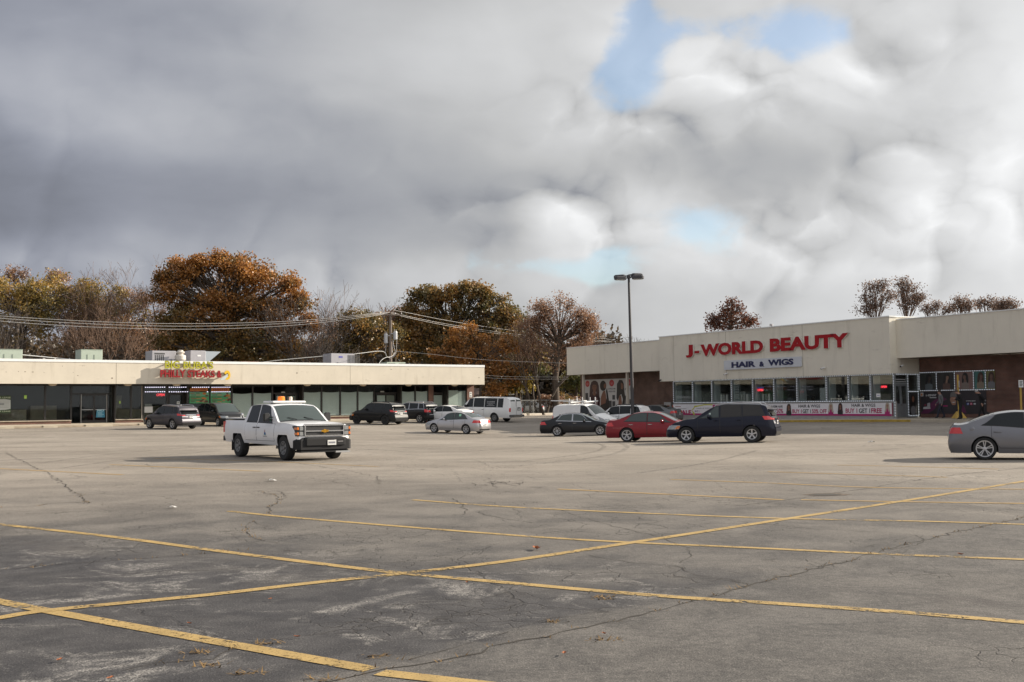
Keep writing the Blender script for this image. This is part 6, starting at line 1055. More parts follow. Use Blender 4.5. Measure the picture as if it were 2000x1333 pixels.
suv('compact_suv', 'grey compact SUV parked in front of the steak shop door', 335, 79.7, 143, 4.57, 1.84, .36, (.93, 3.59), (.075, .070, .080), 'graphite', .45, stop(4.57, 1.66), SB(4.57, 1.02), W3(1.22, 2.05, 2.55, 3.5, 4.1), (1.24, 2.05), (4.42, 4.16), [(1.28, 2.58, 2.4), (2.58, 3.5, 3.35)], chrome=1, rails=(2.0, 3.95), cladding=.38, tl=(.30, .95, 1.14), lampw=.42, plz=.86)
suv('minivan', 'black minivan facing the lot between the grey compact SUV and the white pickup', 431, 86, -51, 5.0, 1.95, .34, (.95, 4.0), (.010, .010, .011), 'black_a', .1, stop(5.0, 1.75, .95, 1.05, 1.95, .38), SB(5.0, 1.03), W3(.98, 1.95, 2.45, 3.5, 4.6), (.98, 1.92), (4.85, 4.62), [(1.15, 2.48, 2.3), (2.48, 3.5, 3.35)], cat='minivan', rails=None, tl=(.2, .9, 1.1), shm=m_cglass_l)
suv('large_suv', 'all black SUV with black wheels parked nearest the white pickup', 738, 90.5, 148, 4.82, 1.94, .385, (.92, 3.835), (.010, .011, .012), 'black_b', .1, stop(4.82, 1.76, 1.3, 1.14, 2.1, .4), SB(4.82, 1.10), W3(1.32, 2.12, 2.65, 3.65, 4.35), (1.34, 2.12), (4.66, 4.42), [(1.36, 2.68, 2.5), (2.68, 3.6, 3.45)], rimm=m_rimd, rails=(2.2, 4.2), tl=(.30, 1.02, 1.20), lampw=.42, plz=.88, style='twin')
suv('compact_suv', 'dark grey SUV with bright window outline parked behind the all black SUV', 806, 95, 146, 4.77, 1.84, .37, (.95, 3.80), (.022, .023, .025), 'black_grey', .35, stop(4.77, 1.70, 1.2, 1.1, 2.05, .42), SB(4.77, 1.05), W3(1.22, 2.05, 2.6, 3.6, 4.25), (1.24, 2.05), (4.62, 4.36), [(1.28, 2.62, 2.45), (2.62, 3.55, 3.4)], chrome=2, rails=(2.2, 4.1), tl=(.30, .88, 1.16), lampw=.40, plz=.90)
suv('white_suv', 'white SUV with sloping tail behind the red sedan', 1212, 80.5, 152, 4.7, 1.9, .36, (.95, 3.75), (.74, .74, .74), 'white_b', 0, stop(4.7, 1.70, 1.2, 1.1, 2.05, .55), SB(4.7, 1.03), W3(1.22, 2.05, 2.6, 3.45, 4.1)[:2] + [(3.62, 3.45, 4.25, 4.02)], (1.24, 2.05), (4.55, 4.25), [(1.28, 2.62, 2.45), (2.62, 3.45, 3.3)], rails=(2.3, 3.9), tl=(.3, .9, 1.05))
c = suv('people_carrier', 'navy blue people carrier standing in front of the red sedan', 1412, 50.4, 158.5, 4.89, 1.85, .365, (.96, 3.85), (.007, .009, .022), 'navy', .2, stop(4.89, 1.735, 1.36, 1.12, 2.36, .40), SB(4.89, 1.07), [(1.50, 2.26, 2.42, 2.42, m_cglass_l), (2.52, 2.52, 3.42, 3.40, mat('smoked_glass', (.030, .028, .026), .06, 0, .4)), (3.5, 3.48, 4.45, 4.2, mat('smoked_glass'))], (1.40, 2.34), (4.73, 4.45), [(1.48, 2.48, 2.30), (2.48, 3.46, 3.30)], cat='people carrier', rails=(2.2, 4.3), tl=(.26, .98, 1.14), lampw=.46, plz=.86, style='wide', rim=.62, chrome=1, tailmat=mat('red_tail_bright', (.62, .03, .03), .2, coat=1))
panel(c, 'mirror_sticker', lambda mb: c.sgrid(mb, 1.98, 2.0, 2.05, 2.08, mat('pale_card', (.5, .6, .55), .5), zlo=1.2, zhi=1.32, off=.011))

# -------- white pickup
Lt = 5.84
t = Car(L=Lt, W=2.03, wr=.405, axles=(.98, 4.63), sill=[(0, .40), (.6, .42), (1.5, .47), (5.84, .52)], plan=[(0, .86), (.05, .92), (.2, .965), (.6, 1.0), (5.3, 1.0), (5.78, .985), (5.84, .97)],
    top=[(0, 1.06), (.05, 1.165), (.35, 1.225), (.9, 1.265), (1.42, 1.285), (1.75, 1.50), (2.12, 1.76), (2.4, 1.85), (2.9, 1.885), (3.5, 1.875), (3.86, 1.83), (3.98, 1.70), (4.10, 1.42), (4.13, 1.335), (4.5, 1.33), (5.6, 1.325), (5.8, 1.32), (5.84, 1.30)],
    belt=[(0, 1.04), (.05, 1.12), (.4, 1.165), (1.4, 1.19), (3.0, 1.22), (4.05, 1.24), (4.15, 1.29), (5.84, 1.285)], nose=[(0, .04), (.5, .0), (.9, .02), (1.1, .06), (1.3, .12)], tail=[(0, 0), (2, 0)], k=.24, crown=.05, arch=1.17, flat=1, spokes=5, rim=.56, tw=.27)
t.place('pickup_truck', 'white pickup truck with an amber roof beacon standing in the lot', 'pickup truck', 556, 39.2, -53, None); pw = car_paint('white_fleet', (.78, .78, .79), 0, .35); t.body(pw); t.common(pw)
t.door(1.62, 3.02, .62, pw, (2.86, 1.06), m_trim); t.door(3.02, 3.98, .62, pw, (3.16, 1.06), m_trim)
t.glass([(1.86, 2.28, 2.98, 2.94), (3.10, 3.06, 3.93, 3.74)], (1.50, 2.24), None, m_cglass, surround=m_trim, shm=m_cglass_l); t.wheels(m_rimg, style='steel')
mb = MB(); mb.box(Lt / 2 - 5.80, Lt / 2 - 4.17, -.93, .93, 1.338, 1.375, mat('white_tonneau', (.66, .66, .66), .45)); mb.box(Lt / 2 - 5.82, Lt / 2 - 4.16, -.955, .955, 1.318, 1.337, m_trim); mb.build('tonneau_cover', t.root)
mb = MB(); mb.tube([(Lt / 2 - 4.45, -.88, 1.376), (Lt / 2 - 4.5, -.88, 1.47)], .025, m_trim, 8); mb.ell((Lt / 2 - 4.5, -.88, 1.49), (.05, .05, .05), m_chrome, 10, 6); mb.build('bed_rail_knob', t.root, smooth=60)
# front end
m_bump = mat('black_plastic', (.018, .018, .019), .75, spec=.25)
mb = MB(); X0 = Lt / 2; mb.bbox(X0 - .36, X0 + .09, -1.0, 1.0, .36, .78, m_bump, .13); mb.bbox(X0 - .30, X0 + .05, -.90, .90, .27, .37, m_bump, .05); mb.bbox(X0 - .12, X0 + .14, -.74, .74, .50, .76, m_bump, .06); mb.build('front_bumper', t.root, smooth=30)
mb = MB(); mb.box(X0 - .02, X0 + .055, .40, .93, .245, .30, mat('grey_valance', (.3, .3, .3), .5)); mb.box(X0 + .146, X0 + .150, .42, .62, .60, .625, m_chrome); mb.box(X0 + .146, X0 + .150, .30, .37, .655, .68, m_chrome); mb.build('bumper_trim', t.root)
mb = MB(); gx = X0 + .012; mb.box(X0 - .1, gx, -.70, .70, .79, 1.16, m_black); 
for zz in (.80, .955, 1.145): mb.box(gx - .02, gx + .035, -.70, .70, zz - .014, zz + .022, m_chrome)
for yy in (-.70, .70): mb.box(gx - .02, gx + .030, yy - .02, yy + .02, .80, 1.155, m_chrome)
mb.box(gx - .04, gx + .02, -.72, .72, 1.170, 1.185, m_trim); mb.box(gx, gx + .028, -.68, .68, .925, .938, m_trim)
for row, zz in enumerate((.845, .895, 1.01, 1.06)):
    for kk in range(17): y0 = -.64 + kk * .08 + (row % 2) * .04; mb.raw([(gx + .006, y0 - .03, zz), (gx + .006, y0, zz + .018), (gx + .006, y0 + .03, zz), (gx + .006, y0, zz + .008)], [(0, 1, 2, 3), (3, 2, 1, 0)], mat('grey_grille_mesh', (.16, .16, .16), .4, .3))
mb.build('grille', t.root)
mb = MB(); e = gx + .05; by = lambda pts: mb.prism(pts, 0, 0, m_gold)
bow = [(.62 * a, .8 * b) for a, b in ((-.20, -.035), (-.06, -.035), (-.075, -.062), (.075, -.062), (.06, -.035), (.20, -.035), (.235, .035), (.06, .035), (.075, .062), (-.075, .062), (-.06, .035), (-.165, .035))]
mb.raw([(e, y, .957 + z) for y, z in bow] + [(e - .03, y * 1.08, .957 + z * 1.15) for y, z in bow], [tuple(range(12)), tuple(range(11, -1, -1))] + [(i, (i + 1) % 12, 12 + (i + 1) % 12, 12 + i) for i in range(12)], mat('gold_emblem', (.72, .40, .04), .25, .4)); mb.build('grille_emblem', t.root)
for sg in (1, -1):
    mb = MB(); xh = X0 - .005; mb.box(X0 - .34, xh, sg * .725 if sg > 0 else -.965, sg * .725 if sg < 0 else .965, .80, 1.13, m_trim); h = mb.build('headlight', t.root)
    mb = MB()
    for z0, z1 in ((.82, .945), (.985, 1.11)):
        a, b = sorted((sg * .74, sg * .89)); mb.bbox(X0 - .1, X0 + .025, a, b, z0, z1, m_head, .015)
    mb.build('lamp_lens', h); mb = MB()
    for z0, z1 in ((.84, .925), (1.005, 1.09)):
        a, b = sorted((sg * .895, sg * .972)); mb.bbox(X0 - .22, X0 + .012, a, b, z0, z1, m_amber, .015)
    mb.build('indicator_lens', h)
    mb = MB(); mb.box(-X0 - .012, -X0 + .10, *sorted((sg * .90, sg * 1.012)), .86, 1.24, m_tail); mb.build('taillight', t.root)
    mb = MB(); y = t.side_y(1.95, 1.3); xm = t.X(1.95, 1.3); mb.bbox(xm - .06, xm + .07, *sorted((sg * (y + .10), sg * (y + .32))), 1.26, 1.55, m_trim, .035); mb.tube([(xm, sg * (y - .05), 1.31), (xm, sg * (y + .14), 1.33)], .035, m_trim, 8); mb.tube([(xm, sg * (y - .05), 1.40), (xm, sg * (y + .14), 1.42)], .02, m_trim, 8); mm = mb.build('wing_mirror', t.root); mb = MB(); mb.box(xm - .066, xm - .061, *sorted((sg * (y + .12), sg * (y + .30))), 1.29, 1.52, m_chrome); mb.build('mirror_glass', mm)
    mb = MB(); xf = Lt / 2 - t.axles[1] - .52; mb.box(xf, xf + .02, *sorted((sg * .72, sg * .99)), .22, .60, m_trim); mb.build('mud_flap', t.root)
mb = MB(); mb.bbox(-X0 - .14, -X0 + .02, -.97, .97, .55, .74, m_trim, .03); mb.build('rear_bumper', t.root)
mb = MB(); mb.bbox(X0 - 3.35, X0 - 2.55, -.62, .62, 1.895, 1.955, m_white, .02); mb.build('beacon_bar', t.root)
mb = MB(); mb.lathe([(.10, 1.955), (.125, 1.97), (.12, 2.08), (.09, 2.11), (.02, 2.115)], mat('orange_beacon', (.85, .20, .02), .25, emit=.25), 18, c=(X0 - 2.95, -.12, 0)); mb.build('amber_beacon', t.root, smooth=45)
mb = MB(); mb.lathe([(.055, 1.955), (.06, 1.97), (.06, 2.08), (.04, 2.10), (.01, 2.105)], mat('pale_beacon', (.70, .66, .55), .3), 14, c=(X0 - 2.92, .22, 0)); mb.build('clear_beacon', t.root, smooth=45)
mb = MB(); xl, zl = 2.30, .88; qf = lambda a, b: t.sp(xl + a, zl + b, .008, -1)
for pts, m_ in (([(.02, .13), (.075, .0), (.0, -.0 + .045)], mat('logo_red', (.5, .03, .03), .5)), ([(-.075, -.05), (.085, -.05), (.06, .02), (-.02, .03)], mat('logo_blue', (.03, .12, .32), .5)), ([(-.085, -.055), (.09, -.055), (.09, -.075), (-.085, -.075)], mat('logo_teal', (.10, .35, .40), .5))): mb.poly([qf(*p) for p in pts], m_); mb.poly([qf(*p) for p in pts][::-1], m_)
for i in range(10): a = -.14 + i * .030; h_ = .022 if i % 3 else .032; mb.raw([qf(a, -.13), qf(a + .02, -.13), qf(a + .02, -.13 + h_), qf(a, -.13 + h_)], [(0, 1, 2, 3), (3, 2, 1, 0)], mat('grey_print', (.22, .23, .23), .7))
mb.build('door_logo', t.root)
panel(t, 'window_sticker', lambda mb: t.sgrid(mb, 2.02, 2.02, 2.26, 2.26, mat('green_card', (.10, .36, .20), .6), zlo=1.27, zhi=1.37, off=.012, sides=(-1,)))
mb = MB(); mb.box(X0 + .146, X0 + .158, .05, .36, .50, .66, m_platew); mb.build('licence_plate', t.root); mb = MB()
for k_ in range(6): mb.box(X0 + .158, X0 + .161, .085 + k_ * .042, .112 + k_ * .042, .55, .61, m_plated)
mb.build('plate_characters', t.root)
panel(t, 'cowl', lambda mb: t.top_panel(mb, 1.40, 1.50, m_trim, .92, .004)); mb = MB(); 0
for y0 in (.35, -.25): mb = MB(); mb.tube([(X0 - 1.46, y0, 1.325), (X0 - 1.60, y0 - .28, 1.40)], .012, m_trim, 6); mb.build('wiper', t.root)

# -------- white passenger van
Lv = 6.0
v = Car(L=Lv, W=2.02, wr=.375, axles=(.82, 4.40), sill=.36, plan=[(0, .80), (.06, .88), (.3, .95), (.9, .985), (1.6, 1.0), (5.6, 1.0), (5.9, .975), (6.0, .90)],
    top=[(0, 1.02), (.06, 1.14), (.4, 1.22), (.85, 1.28), (1.0, 1.34), (1.4, 1.74), (1.75, 2.02), (2.05, 2.10), (3, 2.125), (5.5, 2.12), (5.8, 2.07), (5.94, 1.98), (6.0, 1.85)], belt=[(0, .98), (.4, 1.14), (1.0, 1.22), (2, 1.25), (6, 1.25)], nose=[(0, .05), (.5, 0), (1.0, .04), (1.2, .08)], tail=[(0, .0), (1.2, .0), (1.6, .05), (2.1, .12)], k=.17, crown=.09, arch=1.16, rim=.6, spokes=8, tl=.5)
v.place('passenger_van', 'white passenger van parked at the corner of the strip mall', 'van', 952, 97, 145); pv = car_paint('white_van', (.74, .74, .73), 0, .4); v.body(pv); v.common(pv, mirrors=(1.45, 1.32, 1.3), mirror_mat=m_trim)
v.glass([(1.25, 1.72, 2.1, 2.1), (2.22, 2.22, 3.28, 3.28), (3.38, 3.38, 4.62, 4.62), (4.74, 4.74, 5.25, 5.25)], (1.04, 1.72), None, m_cglass, surround=m_trim); v.door(1.12, 2.16, .55, pv, (2.0, 1.05), m_trim); v.door(2.16, 3.33, .55, pv, (3.2, 1.05), m_trim); v.wheels(m_rimg, style='steel')
for sg in (1, -1):
    mb = MB(); y0, y1 = sorted((sg * .03, sg * .80)); zz = lambda q_: 1.30 + .52 * q_
    mb.raw([(-Lv / 2 - .004 + .12 * (z > 1.5) * .5, y * (1 - .06 * (z > 1.5)), z) for y, z in ((y0, .62), (y1, .62), (y1, 1.96), (y0, 1.96))], [(0, 1, 2, 3), (3, 2, 1, 0)], m_trim) if 0 else None
    mb.raw([(-Lv / 2 - .006 + d, y, z) for y, z, d in ((y0 + .07, 1.33, .025), (y1 - .02, 1.33, .025), (y1 - .06, 1.86, .09), (y0 + .07, 1.86, .09))], [(0, 1, 2, 3), (3, 2, 1, 0)], m_cglass_l); mb.build('rear_door_window', v.root)
    mb = MB(); mb.box(-Lv / 2 - .02, -Lv / 2 + .07, *sorted((sg * .84, sg * .965)), .88, 1.20, m_tail); mb.build('taillight', v.root)
    mb = MB(); v.fgrid(mb, sg * v.hw * .78, sg * v.hw * .52, .86, 1.06, m_head, 0); mb.build('headlight', v.root)
mb = MB(); mb.box(-Lv / 2 - .010, -Lv / 2 + .02, -.008, .008, .55, 1.95, m_trim); mb.build('rear_door_seam', v.root); mb = MB(); mb.bbox(-Lv / 2 - .17, -Lv / 2 + .04, -1.0, 1.0, .46, .64, mat('grey_step_bumper', (.09, .09, .09), .5), .03); mb.box(-Lv / 2 - .173, -Lv / 2 - .171, -.6, .6, .50, .58, m_chrome); mb.build('rear_bumper', v.root)
mb = MB(); mb.box(-Lv / 2 - .012, -Lv / 2 + .02, -.62, -.18, .98, 1.24, m_trim); mb.box(-Lv / 2 - .016, -Lv / 2 - .0125, -.54, -.26, 1.02, 1.15, m_platew); mb.build('licence_plate', v.root)
panel(v, 'front_grille', lambda mb: v.fgrid(mb, -.5, .5, .80, 1.08, m_trim, 0)); panel(v, 'front_bumper', lambda mb: v.fgrid(mb, -.9, .9, .40, .60, m_trim, 0, off=.05)); panel(v, 'drip_rail', lambda mb: v.sgrid(mb, 1.9, 1.9, 5.7, 5.7, m_white, zlo=lambda x: v.edge(x)[1] - .02, zhi=lambda x: v.edge(x)[1] + .004, off=.016, nu=20, nv=1))
mb = MB(); rr = random.Random(9)
for zz, n_, h_ in ((1.66, 9, .09), (1.56, 11, .06), (1.47, 7, .05), (1.36, 13, .07)):
    wtot = .8 if n_ > 8 else .5; xx = 4.0 - wtot / 2
    for i in range(n_):
        w_ = wtot / n_ * rr.uniform(.55, .9); mb.raw([v.sp(xx + dx_, z_, .012, 1) for dx_, z_ in ((0, zz), (w_, zz), (w_, zz + h_), (0, zz + h_))], [(0, 1, 2, 3), (3, 2, 1, 0)], m_wp); xx += wtot / n_
mb.build('window_lettering', v.root)
# -------- white work van with ladder rack
Lw = 4.75
w = Car(L=Lw, W=1.83, wr=.335, axles=(.92, 4.03), sill=.26, plan=[(0, .74), (.06, .82), (.25, .92), (.7, .98), (1.4, 1.0), (4.4, 1.0), (4.65, .98), (4.75, .92)],
    top=[(0, .72), (.05, .86), (.3, .98), (.75, 1.10), (1.05, 1.20), (1.5, 1.55), (1.85, 1.80), (2.1, 1.89), (2.6, 1.915), (4.3, 1.90), (4.55, 1.85), (4.68, 1.72), (4.75, 1.55)], belt=[(0, .68), (.4, .90), (1.1, 1.05), (2.2, 1.10), (4.75, 1.12)], nose=NOSE, k=.15, crown=.09, rim=.62, spokes=6)
w.place('work_van', 'white work van with a ladder rack on its roof behind the charcoal sedan', 'van', 1146, 79, -38); w.body(pv); w.common(pv, mirrors=(1.5, 1.16, 1.25), mirror_mat=m_trim); w.glass([(1.28, 1.80, 2.32, 2.32)], (1.10, 1.84), None, m_cglass, surround=m_trim, shm=m_cglass_l); w.door(1.2, 2.4, .45, pv, (2.25, .95), m_trim); w.wheels(m_rimg, spokes=6)
for sg in (1, -1): mb = MB(); w.sgrid(mb, .10, .12, .62, .85, m_head, zlo=.74, zhi=lambda x: w.belt_(x) - .01, off=.009, sides=(sg,), nu=8, nv=3); w.fgrid(mb, sg * w.hw * .84, sg * w.hw * .5, .72, .86, m_head, 0); mb.build('headlight', w.root); mb = MB(); w.sgrid(mb, 4.62, 4.62, 4.74, 4.74, m_tail, zlo=.9, zhi=1.10, off=.009, sides=(sg,), nu=3, nv=3); mb.build('taillight', w.root)
panel(w, 'grille', lambda mb: w.fgrid(mb, -.38, .38, .52, .70, m_trim, 0)); panel(w, 'front_bumper_trim', lambda mb: w.fgrid(mb, -.6, .6, .28, .42, m_trim, 0))
panel(w, 'cargo_panel', lambda mb: w.sgrid(mb, 2.6, 2.6, 4.3, 4.28, pv, lo=.05, hi=.06, off=.006))
mb = MB(); X0w = Lw / 2
for xx in (2.15, 3.25): mb.tube([(X0w - xx, -.82, 1.90), (X0w - xx, -.82, 2.02), (X0w - xx, .82, 2.02), (X0w - xx, .82, 1.90)], .035, m_white, 8); [mb.tube([(X0w - xx, y, 2.02), (X0w - xx, y, 2.30 + .04 * (y > 0))], .03, m_white, 8) for y in (-.80, .15, .80)]; mb.bbox(X0w - xx - .10, X0w - xx + .12, -.80, -.40, 2.0, 2.14, m_white, .02)
for y in (-.78, .75): mb.tube([(X0w - 1.9, y, 2.06), (X0w - 4.85, y, 2.06 + .10 * (y < 0))], .035, m_white, 8)
mb.build('ladder_rack', w.root)
# ================================================================== TREES
def leaf_mat(name, cols, trans=.45, vs=.35):
    m = bpy.data.materials.new(name); m.use_nodes = True; nt_ = m.node_tree; nt_.nodes.clear(); q = NT(nt_); out = q.n('ShaderNodeOutputMaterial')
    geo = q.n('ShaderNodeNewGeometry'); co = q.n('ShaderNodeTexCoord').outputs['Object']
    k = q.math('ADD', q.math('MULTIPLY', geo.outputs['Random Per Island'], .55), q.math('MULTIPLY', q.ramp(q.noise(co, vs, 3, .6), .3, .7), .6), True)
    cr = q.n('ShaderNodeValToRGB'); q.set(cr, 0, k); e = cr.color_ramp.elements; e[0].position = .1; e[0].color = (*cols[0], 1); e[1].position = .95; e[1].color = (*cols[-1], 1)
    for i, c in enumerate(cols[1:-1]): x = e.new(.1 + .85 * (i + 1) / (len(cols) - 1)); x.color = (*c, 1)
    d = q.n('ShaderNodeBsdfDiffuse'); tl = q.n('ShaderNodeBsdfTranslucent'); q.set(d, 0, cr.outputs[0]); q.set(tl, 0, cr.outputs[0]); mx = q.n('ShaderNodeMixShader'); mx.inputs[0].default_value = trans
    nt_.links.new(d.outputs[0], mx.inputs[1]); nt_.links.new(tl.outputs[0], mx.inputs[2]); gl = q.n('ShaderNodeBsdfGlossy'); gl.inputs['Roughness'].default_value = .45; gl.inputs[0].default_value = (.8, .8, .8, 1); m2 = q.n('ShaderNodeMixShader'); m2.inputs[0].default_value = .05
    nt_.links.new(mx.outputs[0], m2.inputs[1]); nt_.links.new(gl.outputs[0], m2.inputs[2]); nt_.links.new(m2.outputs[0], out.inputs[0]); MATS[name] = m; return m
lf_oak = leaf_mat('oak_leaves_orange', [(0.093, 0.074, 0.023), (0.234, 0.122, 0.033), (0.389, 0.166, 0.040), (0.504, 0.252, 0.068)])
lf_oak2 = leaf_mat('oak_leaves_olive', [(0.063, 0.070, 0.025), (0.141, 0.109, 0.035), (0.226, 0.145, 0.042), (0.367, 0.189, 0.050)])
lf_olive = leaf_mat('olive_leaves', [(0.092, 0.088, 0.028), (0.218, 0.167, 0.045), (0.334, 0.230, 0.056), (0.452, 0.270, 0.071)])
lf_brown = leaf_mat('brown_leaves', [(0.129, 0.076, 0.049), (0.228, 0.129, 0.076), (0.335, 0.190, 0.115), (0.457, 0.273, 0.169)])
lf_rust = leaf_mat('rust_leaves', [(.075, .03, .02), (.13, .052, .032), (.19, .08, .045)])
lf_green = leaf_mat('dull_green_leaves', [(0.055, 0.071, 0.026), (0.111, 0.115, 0.037), (0.186, 0.168, 0.049), (0.315, 0.248, 0.067)])
lf_yel = leaf_mat('yellow_leaves', [(.12, .10, .02), (.26, .19, .035), (.36, .26, .06)])
m_bark = mat('bark', (.075, .058, .045), .95, var=.35, vscale=2.5, stretch=(1, 1, .3)); m_barkl = mat('grey_bark', (.13, .105, .085), .95, var=.3, vscale=2); m_twig = mat('twig', (.135, .085, .058), .95, var=.2, vscale=1); m_twigd = mat('dark_twig', (.065, .052, .045), .95)
def leaf_mesh(name, cent, sig, nper, size, m, parent, seed):
    r = np.random.default_rng(seed); n = len(cent) * nper; c = np.repeat(cent, nper, 0) + np.clip(r.normal(size=(n, 3)), -1.7, 1.7) * np.repeat(sig, nper)[:, None] * np.array([1, 1, .72])
    a = r.normal(size=(n, 3)); a /= np.linalg.norm(a, axis=1)[:, None]; b = r.normal(size=(n, 3)); b -= a * (a * b).sum(1)[:, None]; b /= np.linalg.norm(b, axis=1)[:, None]
    sz = size * r.uniform(.6, 1.35, (n, 1)); a = a * sz * .5; b = b * sz * .36
    v = np.stack([c - a, c + b, c + a, c - b], 1).reshape(-1, 3)
    me = bpy.data.meshes.new(name); me.vertices.add(4 * n); me.vertices.foreach_set('co', v.astype(np.float32).ravel()); me.loops.add(4 * n); me.loops.foreach_set('vertex_index', np.arange(4 * n, dtype=np.int32)); me.polygons.add(n); me.polygons.foreach_set('loop_start', np.arange(0, 4 * n, 4, dtype=np.int32)); me.update(calc_edges=True); me.materials.append(m)
    o = bpy.data.objects.new(name, me); COL.objects.link(o); o.parent = parent; return o
def curve_path(a, b, r, n=5, sagv=0.0, wob=.06):
    a, b = np.array(a), np.array(b); L = np.linalg.norm(b - a); pts = []
    mid = (a + b) / 2 + r.normal(size=3) * L * wob + np.array([0, 0, sagv * L])
    for i in range(n + 1): t = i / n; pts.append((1 - t) ** 2 * a + 2 * t * (1 - t) * mid + t * t * b)
    return pts
def leafy(name, label, px, Y, lobes, mats, dens=1.0, nper=40, size=.34, trunk_r=.35, base_z=None, crown_depth=.8, seed=1, cat='tree', group=None, fork=None, bark=None, clump=.62, twigs=True, lean=0):
    r = np.random.default_rng(seed); x, y = XY(px, Y); z0 = g(x, y) - .2 if base_z is None else base_z; t = thing(name, label, cat, (x, y, z0), 0, group); o = np.array([x, y, z0]); bark = bark or m_bark
    cents = {i: [] for i in range(len(mats))}; sgs = {i: [] for i in range(len(mats))}; tips = []; tr = MB()
    L_ = []
    for lb_ in lobes:
        cx, cy, rx, ry = lb_[:4]; mi_ = lb_[4] if len(lb_) > 4 else 0; dy = lb_[5] if len(lb_) > 5 else r.uniform(-.3, .3) * rx * Y / F
        c = np.array(P(cx, cy, Y)) - o + np.array([0, dy, 0]); R_ = np.array([rx * Y / F, rx * Y / F * crown_depth, ry * Y / F]); L_.append((c, R_ * .84, mi_))
        for _ in range(4): d = r.normal(size=3); d[2] = abs(d[2]) * .9; d /= np.linalg.norm(d); k = r.uniform(.26, .44); L_.append((c + d * R_ * .80, np.array([1, 1, .85]) * R_.mean() * k, mi_))
    top = max(c[2] for c, _, _ in L_); cbar = np.mean([c for c, _, _ in L_], 0); zf = fork if fork else max(1.5, min(c[2] - R_[2] for c, R_, _ in L_) + .5)
    f0 = np.array([lean * zf + r.normal() * .1, r.normal() * .1, zf]); tr.tube([(0, 0, 0), tuple(f0 * .12), tuple(f0 * .5 + np.array([r.normal() * .08, 0, 0])), tuple(f0)], [trunk_r * 1.35, trunk_r * 1.05, trunk_r * .95, trunk_r * .85], bark, 10)
    lead = np.array([cbar[0] * .5, cbar[1] * .5, zf + (top - zf) * .55]); lp = curve_path(f0, lead, r, 5, 0, .05); tr.tube([tuple(p) for p in lp], list(np.linspace(trunk_r * .82, trunk_r * .35, 6)), bark, 8)
    for c, R_, mi_ in L_:
        st = lp[int(np.clip((c[2] - R_[2] * .3 - zf) / max(lead[2] - zf, .1) * 4, 0, 4))]; lm = curve_path(st, c, r, 6, .10, .07); rad = trunk_r * .45 * (R_.mean() / 3) ** .4; tr.tube([tuple(p) for p in lm], list(np.linspace(rad, rad * .35, 7)), bark, 6, False)
        n = max(5, int(dens * 1.25 * R_[0] * R_[2] * 2.7 * (R_[1] ** .5))); d = r.normal(size=(n, 3)); d /= np.linalg.norm(d, axis=1)[:, None]; rad_ = r.uniform(.30, 1.0, n) ** .55; bump = 1 + .2 * np.sin(d[:, 0] * 7 + seed) * np.cos(d[:, 2] * 8 + seed * 2)
        pc = c + d * R_ * (rad_ * bump)[:, None]; cents[mi_].append(pc); sgs[mi_].append(r.uniform(.6, 1.25, n) * clump)
        for i in range(0, n, 2 if twigs else 4):
            s_ = lm[r.integers(2, 7)]; pth = curve_path(s_, pc[i], r, 3, .06, .1); rr0 = max(.03, rad * .28); tr.tube([tuple(p) for p in pth], [rr0, rr0 * .7, rr0 * .45, .012], bark, 4, False)
            for _ in range(3 if twigs else 1): q_ = pc[i] + np.clip(r.normal(size=3), -1.2, 1.2) * clump * .85; tr.tube([tuple(pth[2]), tuple((pth[2] + q_) / 2 + r.normal(size=3) * .1), tuple(q_)], [.022, .015, .008], bark, 3, False)
    tr.build('trunk', t, smooth=60)
    for i, m_ in enumerate(mats):
        if cents[i]: leaf_mesh('crown' if i == 0 else 'crown_patch', np.concatenate(cents[i]), np.concatenate(sgs[i]) * .88, int(nper * 1.6), size * .80, m_, t, seed * 7 + i)
    return t
